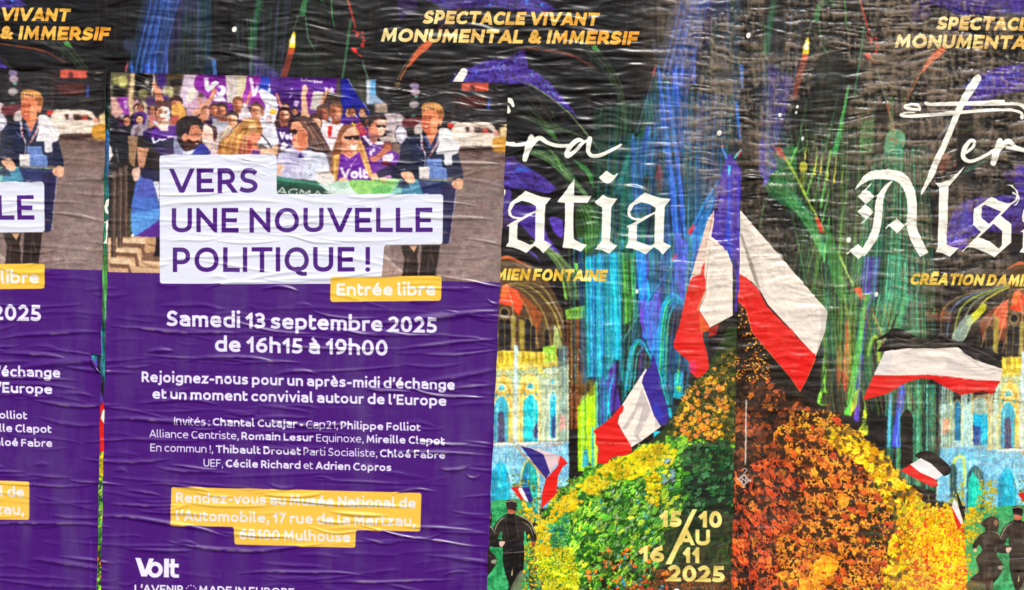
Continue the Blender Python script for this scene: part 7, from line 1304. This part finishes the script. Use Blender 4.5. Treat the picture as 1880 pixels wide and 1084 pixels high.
def plain_material(name, col, rough=.8, scale=60, amount=.3):
    m = bpy.data.materials.new(name); m.use_nodes = True; t = m.node_tree; b = t.nodes['Principled BSDF']
    tc = t.nodes.new('ShaderNodeTexCoord'); n = t.nodes.new('ShaderNodeTexNoise'); n.inputs['Scale'].default_value = scale; n.inputs['Detail'].default_value = 8
    t.links.new(tc.outputs['Object'], n.inputs['Vector'])
    r = t.nodes.new('ShaderNodeValToRGB'); r.color_ramp.elements[0].color = (*[c * (1 - amount) for c in col], 1); r.color_ramp.elements[1].color = (*[min(1, c * (1 + amount)) for c in col], 1)
    t.links.new(n.outputs[0], r.inputs[0]); t.links.new(r.outputs[0], b.inputs['Base Color']); b.inputs['Roughness'].default_value = rough
    bp = t.nodes.new('ShaderNodeBump'); bp.inputs['Strength'].default_value = .5; bp.inputs['Distance'].default_value = .002; t.links.new(n.outputs[0], bp.inputs['Height']); t.links.new(bp.outputs[0], b.inputs['Normal'])
    return m

# ---------------------------------------------------------------- sheets
def mesh_object(name, co, faces, nrm, uv, mat, parent=None, glare_wear=None):
    me = bpy.data.meshes.new(name); nv, nf = len(co), len(faces)
    me.vertices.add(nv); me.vertices.foreach_set('co', co.astype(np.float32).ravel())
    me.loops.add(nf * 4); me.loops.foreach_set('vertex_index', faces.astype(np.int32).ravel())
    me.polygons.add(nf); me.polygons.foreach_set('loop_start', np.arange(0, nf * 4, 4, dtype=np.int32))
    me.polygons.foreach_set('loop_total', np.full(nf, 4, np.int32)); me.polygons.foreach_set('use_smooth', np.ones(nf, bool))
    if glare_wear is not None: me.attributes.new('glare_wear', 'FLOAT', 'POINT').data.foreach_set('value', glare_wear.astype(np.float32))
    l = me.uv_layers.new(name='print'); l.data.foreach_set('uv', uv[faces.ravel()].astype(np.float32).ravel())
    me.update(calc_edges=True)
    if nrm is not None: me.normals_split_custom_set_from_vertices(nrm.astype(np.float32))
    me.materials.append(mat)
    o = bpy.data.objects.new(name, me); sc.collection.objects.link(o)
    if parent: o.parent = parent
    return o

def join_scraps(ids, parents):
    """a printed figure stays one piece: scraps of it cut off by what overlaps it go to the print around them"""
    H_, W_ = ids.shape; up, size, val, spans = [], [], [], []
    def find(a):
        while up[a] != a: up[a] = up[up[a]]; a = up[a]
        return a
    prev = []
    for i in range(H_):
        row = ids[i]; cutp = np.flatnonzero(np.diff(row)) + 1; st = np.concatenate([[0], cutp]); en = np.concatenate([cutp, [W_]]); cur_ = []
        p = 0
        for a, b in zip(st.tolist(), en.tolist()):
            k = len(up); up.append(k); size.append(b - a); val.append(int(row[a])); spans.append((i, a, b)); cur_.append((a, b, k))
            while p < len(prev) and prev[p][1] <= a: p += 1
            t = p
            while t < len(prev) and prev[t][0] < b:
                if val[prev[t][2]] == val[k]:
                    x, y = find(prev[t][2]), find(k)
                    if x != y: up[y] = x; size[x] += size[y]
                t += 1
        prev = cur_
    big = {}
    for k in range(len(up)):
        if up[k] == k: big[val[k]] = max(big.get(val[k], 0), size[k])
    out = ids.copy()
    for k, (i, a, b) in enumerate(spans):
        v = val[k]
        if v and size[find(k)] < .35 * big[v]: out[i, a:b] = parents[v]
    return out

def poster(name, label, category, group, quad, H, lift, canvas, to_art, mat, edge_mat, sx=3.0, sy=1.7, cut=None, curl=2.2):
    """one pasted sheet: its relief mesh, split where the print changes subject; to_art maps wall to print"""
    q = np.array(quad, float)
    nx = int((max(q[1, 0], q[2, 0]) - min(q[0, 0], q[3, 0])) / sx) + 1; ny = int((q[2, 1] - q[0, 1]) / sy) + 1
    s, t = np.meshgrid(np.linspace(0, 1, nx), np.linspace(0, 1, ny))
    P = (q[0] * ((1 - s) * (1 - t))[..., None] + q[1] * (s * (1 - t))[..., None] + q[2] * (s * t)[..., None] + q[3] * ((1 - s) * t)[..., None])
    x, y = P[..., 0], P[..., 1]
    wob = .55 * np.sin(y / 23 + q[0, 0]) + .4 * np.sin(y / 9.1)          # hand-cut, slightly wavy side edges
    x = x + wob * (np.exp(-s * nx / 3) + np.exp(-(1 - s) * nx / 3))
    h = sample(H, x, y) + lift
    glare_v = sample(GLARE if H is show_h else VCRACK_GLINT, x, y).ravel()
    cr = np.random.default_rng(int(q[0, 0]) + 900); lift_n = np.clip(vnoise(cr, ny, 2, 26, 9)[:, :2] * 1.6, 0, 1)
    top_n = np.clip(vnoise(cr, 2, nx, 9, 24)[:1] * 1.5, 0, 1)
    h = h + curl * (lift_n[:, :1] * np.exp(-s * nx * sx / 6) + lift_n[:, 1:2] * np.exp(-(1 - s) * nx * sx / 6) + top_n * np.exp(-t * ny * sy / 5))
    hy = np.gradient(h, axis=0) / np.gradient(y, axis=0); hx = np.gradient(h, axis=1) / np.gradient(x, axis=1)
    co = np.stack([(x - X0) * PX, -h * PX, ZC + (Y0 - y) * PX], -1).reshape(-1, 3)
    nr = np.stack([-hx, -np.ones_like(hx), hy], -1); nr /= np.linalg.norm(nr, axis=-1, keepdims=True); nr = nr.reshape(-1, 3)
    ax, ay = to_art(x, y); ax = ax + 2.2 * hx; ay = ay + 2.6 * hy
    uv = np.stack([(ax - canvas.x0) * canvas.S / canvas.W, 1 - (ay - canvas.y0) * canvas.S / canvas.H], -1).reshape(-1, 2)
    idx = np.arange(nx * ny).reshape(ny, nx)
    F = np.stack([idx[:-1, :-1], idx[1:, :-1], idx[1:, 1:], idx[:-1, 1:]], -1).reshape(-1, 4)
    cx, cy = (x[:-1, :-1] + x[1:, 1:]).ravel() / 2, (y[:-1, :-1] + y[1:, 1:]).ravel() / 2
    ux, uy = to_art(cx, cy)
    ids = canvas.ids[np.clip(((uy - canvas.y0) * canvas.S).astype(int), 0, canvas.H - 1), np.clip(((ux - canvas.x0) * canvas.S).astype(int), 0, canvas.W - 1)]
    keep = np.ones(len(F), bool)
    if cut is not None:
        ins = np.zeros(len(F), bool); C = np.array(cut, float)
        for (x1, y1), (x2, y2) in zip(C, np.roll(C, -1, 0)):
            if y1 == y2: continue
            ins ^= ((y1 > cy) != (y2 > cy)) & (cx < (x2 - x1) * (cy - y1) / (y2 - y1) + x1)
        keep = ~ins
    par_ = [0] + [n_[1] for n_ in canvas.names[1:]]
    for _ in range(3): ids = join_scraps(ids.reshape(ny - 1, nx - 1), par_).ravel()
    cnt = np.bincount(ids[keep], minlength=len(canvas.names))
    live = {k: cnt[k] >= 24 for k in range(1, len(canvas.names))}
    for k in range(len(canvas.names) - 1, 0, -1):                       # a slip too small to matter joins what it lies on
        if not live[k]: ids[ids == k] = canvas.names[k][1]
    def piece(k, nm, par):
        f = F[keep & (ids == k)]
        u, inv = np.unique(f.ravel(), return_inverse=True)
        return mesh_object(nm, co[u], inv.reshape(-1, 4), nr[u], uv[u], mat, par, glare_v[u])
    root = piece(0, name, None)
    root['label'], root['category'] = label, category
    if group: root['group'] = group
    made = {0: root}
    for k in range(1, len(canvas.names)):
        if not np.any(keep & (ids == k)): continue
        nm, par = canvas.names[k]
        made[k] = piece(k, nm, made.get(par, root))
        if nm == 'printed_crowd': made[k]['kind'] = 'stuff'
    # the cut edge of the sheet, seen as a thin pale line
    ring = np.concatenate([idx[0, :], idx[1:, -1], idx[-1, -2::-1], idx[-2:0:-1, 0]])
    a = co[ring]; b = a.copy(); b[:, 1] += .0011
    cc = np.concatenate([a, b]); n = len(ring); i = np.arange(n); j = (i + 1) % n
    mesh_object('paper_edge', cc, np.stack([i, i + n, j + n, j], -1), None, np.zeros((2 * n, 2)), edge_mat, root)
    return root
# ---------------------------------------------------------------- build
show = Canvas(385, -70, 1402, 1170, (16, 13, 14)); paint_show(show)
volt = Canvas(176, 100, 960, 1180, PURPLE); paint_volt(volt)
m_show = paper_material("night_show_paper", show, .33, .3, .008)
m_volt = paper_material("meeting_paper", volt, .33, .10)
m_edge = plain_material("paper_edge", (.42, .40, .40), .8)
m_edge_dark = plain_material("soaked_paper_edge", (.10, .09, .085), .8)

# the wall behind everything
m_wall = plain_material("rendered_wall", (.30, .28, .26), .9, 30)
def box(name, x0, x1, y0, y1, z0, z1, mat):
    v = [(x, y, z) for z in (z0, z1) for y in (y0, y1) for x in (x0, x1)]
    f = [(0, 2, 3, 1), (4, 5, 7, 6), (0, 1, 5, 4), (1, 3, 7, 5), (3, 2, 6, 7), (2, 0, 4, 6)]
    me = bpy.data.meshes.new(name); me.from_pydata(v, [], f); me.materials.append(mat)
    o = bpy.data.objects.new(name, me); sc.collection.objects.link(o); return o
wall = box("wall", -1.6, 1.6, .004, .25, .3, 2.8, m_wall); wall['kind'] = 'structure'

S_B = [(426, -60), (1371, -60), (1340, 1140), (398, 1140)]
S_A = [(-70, -60), (427, -60), (399, 1140), (-70, 1140)]
S_C = [(1370, -60), (1970, -60), (1970, 1140), (1339.5, 1140)]
GD = 'black night-show posters pasted edge to edge'
poster('show_poster', 'black show poster at the left edge, mostly hidden under two purple posters', 'poster', GD, S_A, show_h, .2, show, lambda x, y: (x + 971 - .030 * y, y + 8), m_show, m_edge_dark)
poster('show_poster', 'black show poster with green leafy tree and dates, half under the middle purple poster', 'poster', GD, S_B, show_h, .6, show, lambda x, y: (x, y), m_show, m_edge_dark, sx=2.4, sy=1.5)
poster('show_poster', 'wrinkled black show poster at the right with orange and gold tree', 'poster', GD, S_C, show_h, 1.0, show, right_sheet_to_art, m_show, m_edge_dark, sx=2.0, sy=1.5)
GV = 'purple meeting posters'
poster('meeting_poster', 'whole purple meeting poster in the middle with crowd photo and white headline', 'poster', GV, Q_MID, volt_z, 0, volt, lambda x, y: (x, y), m_volt, m_edge, sx=2.6, sy=1.5)
notch = [(167, 648), (192, 654), (192, 686), (184, 685), (174, 668)]
left = poster('meeting_poster', 'cropped purple meeting poster at the left edge with a torn curled flap', 'poster', GV, Q_LEFT, volt_z, 0, volt, lambda x, y: (x + 736 - .0232 * (y - 130), y + 23.4 - .003 * (y - 130)), m_volt, m_edge, sx=2.4, sy=1.5, cut=notch)

# the little torn flap on the left sheet's edge, folded back on itself
n = 9; u, v = np.meshgrid(np.linspace(0, 1, n), np.linspace(0, 1, n))
A, Bp, Cc = np.array([168, 650.]), np.array([177, 671.]), np.array([186, 684.])
spine = (1 - v)[..., None] ** 2 * A + 2 * ((1 - v) * v)[..., None] * Bp + (v ** 2)[..., None] * Cc
wd = 5.5 * np.sin(np.pi * np.clip(v * .9 + .08, 0, 1)) ** .7
an = u * 2.6
fx = spine[..., 0] - wd * (np.sin(an) * .7 + .15); fy = spine[..., 1] + .3 * wd * u
fh = sample(volt_z, fx, fy) + .4 + wd * (1 - np.cos(an)) * .55
co = np.stack([(fx - X0) * PX, -fh * PX, ZC + (Y0 - fy) * PX], -1).reshape(-1, 3)
idx = np.arange(n * n).reshape(n, n); F = np.stack([idx[:-1, :-1], idx[1:, :-1], idx[1:, 1:], idx[:-1, 1:]], -1).reshape(-1, 4)
uvp = np.tile(np.array([[(880 - volt.x0) * volt.S / volt.W, 1 - (760 - volt.y0) * volt.S / volt.H]]), (n * n, 1))
mesh_object('torn_flap', co, F, None, uvp, m_volt, left)
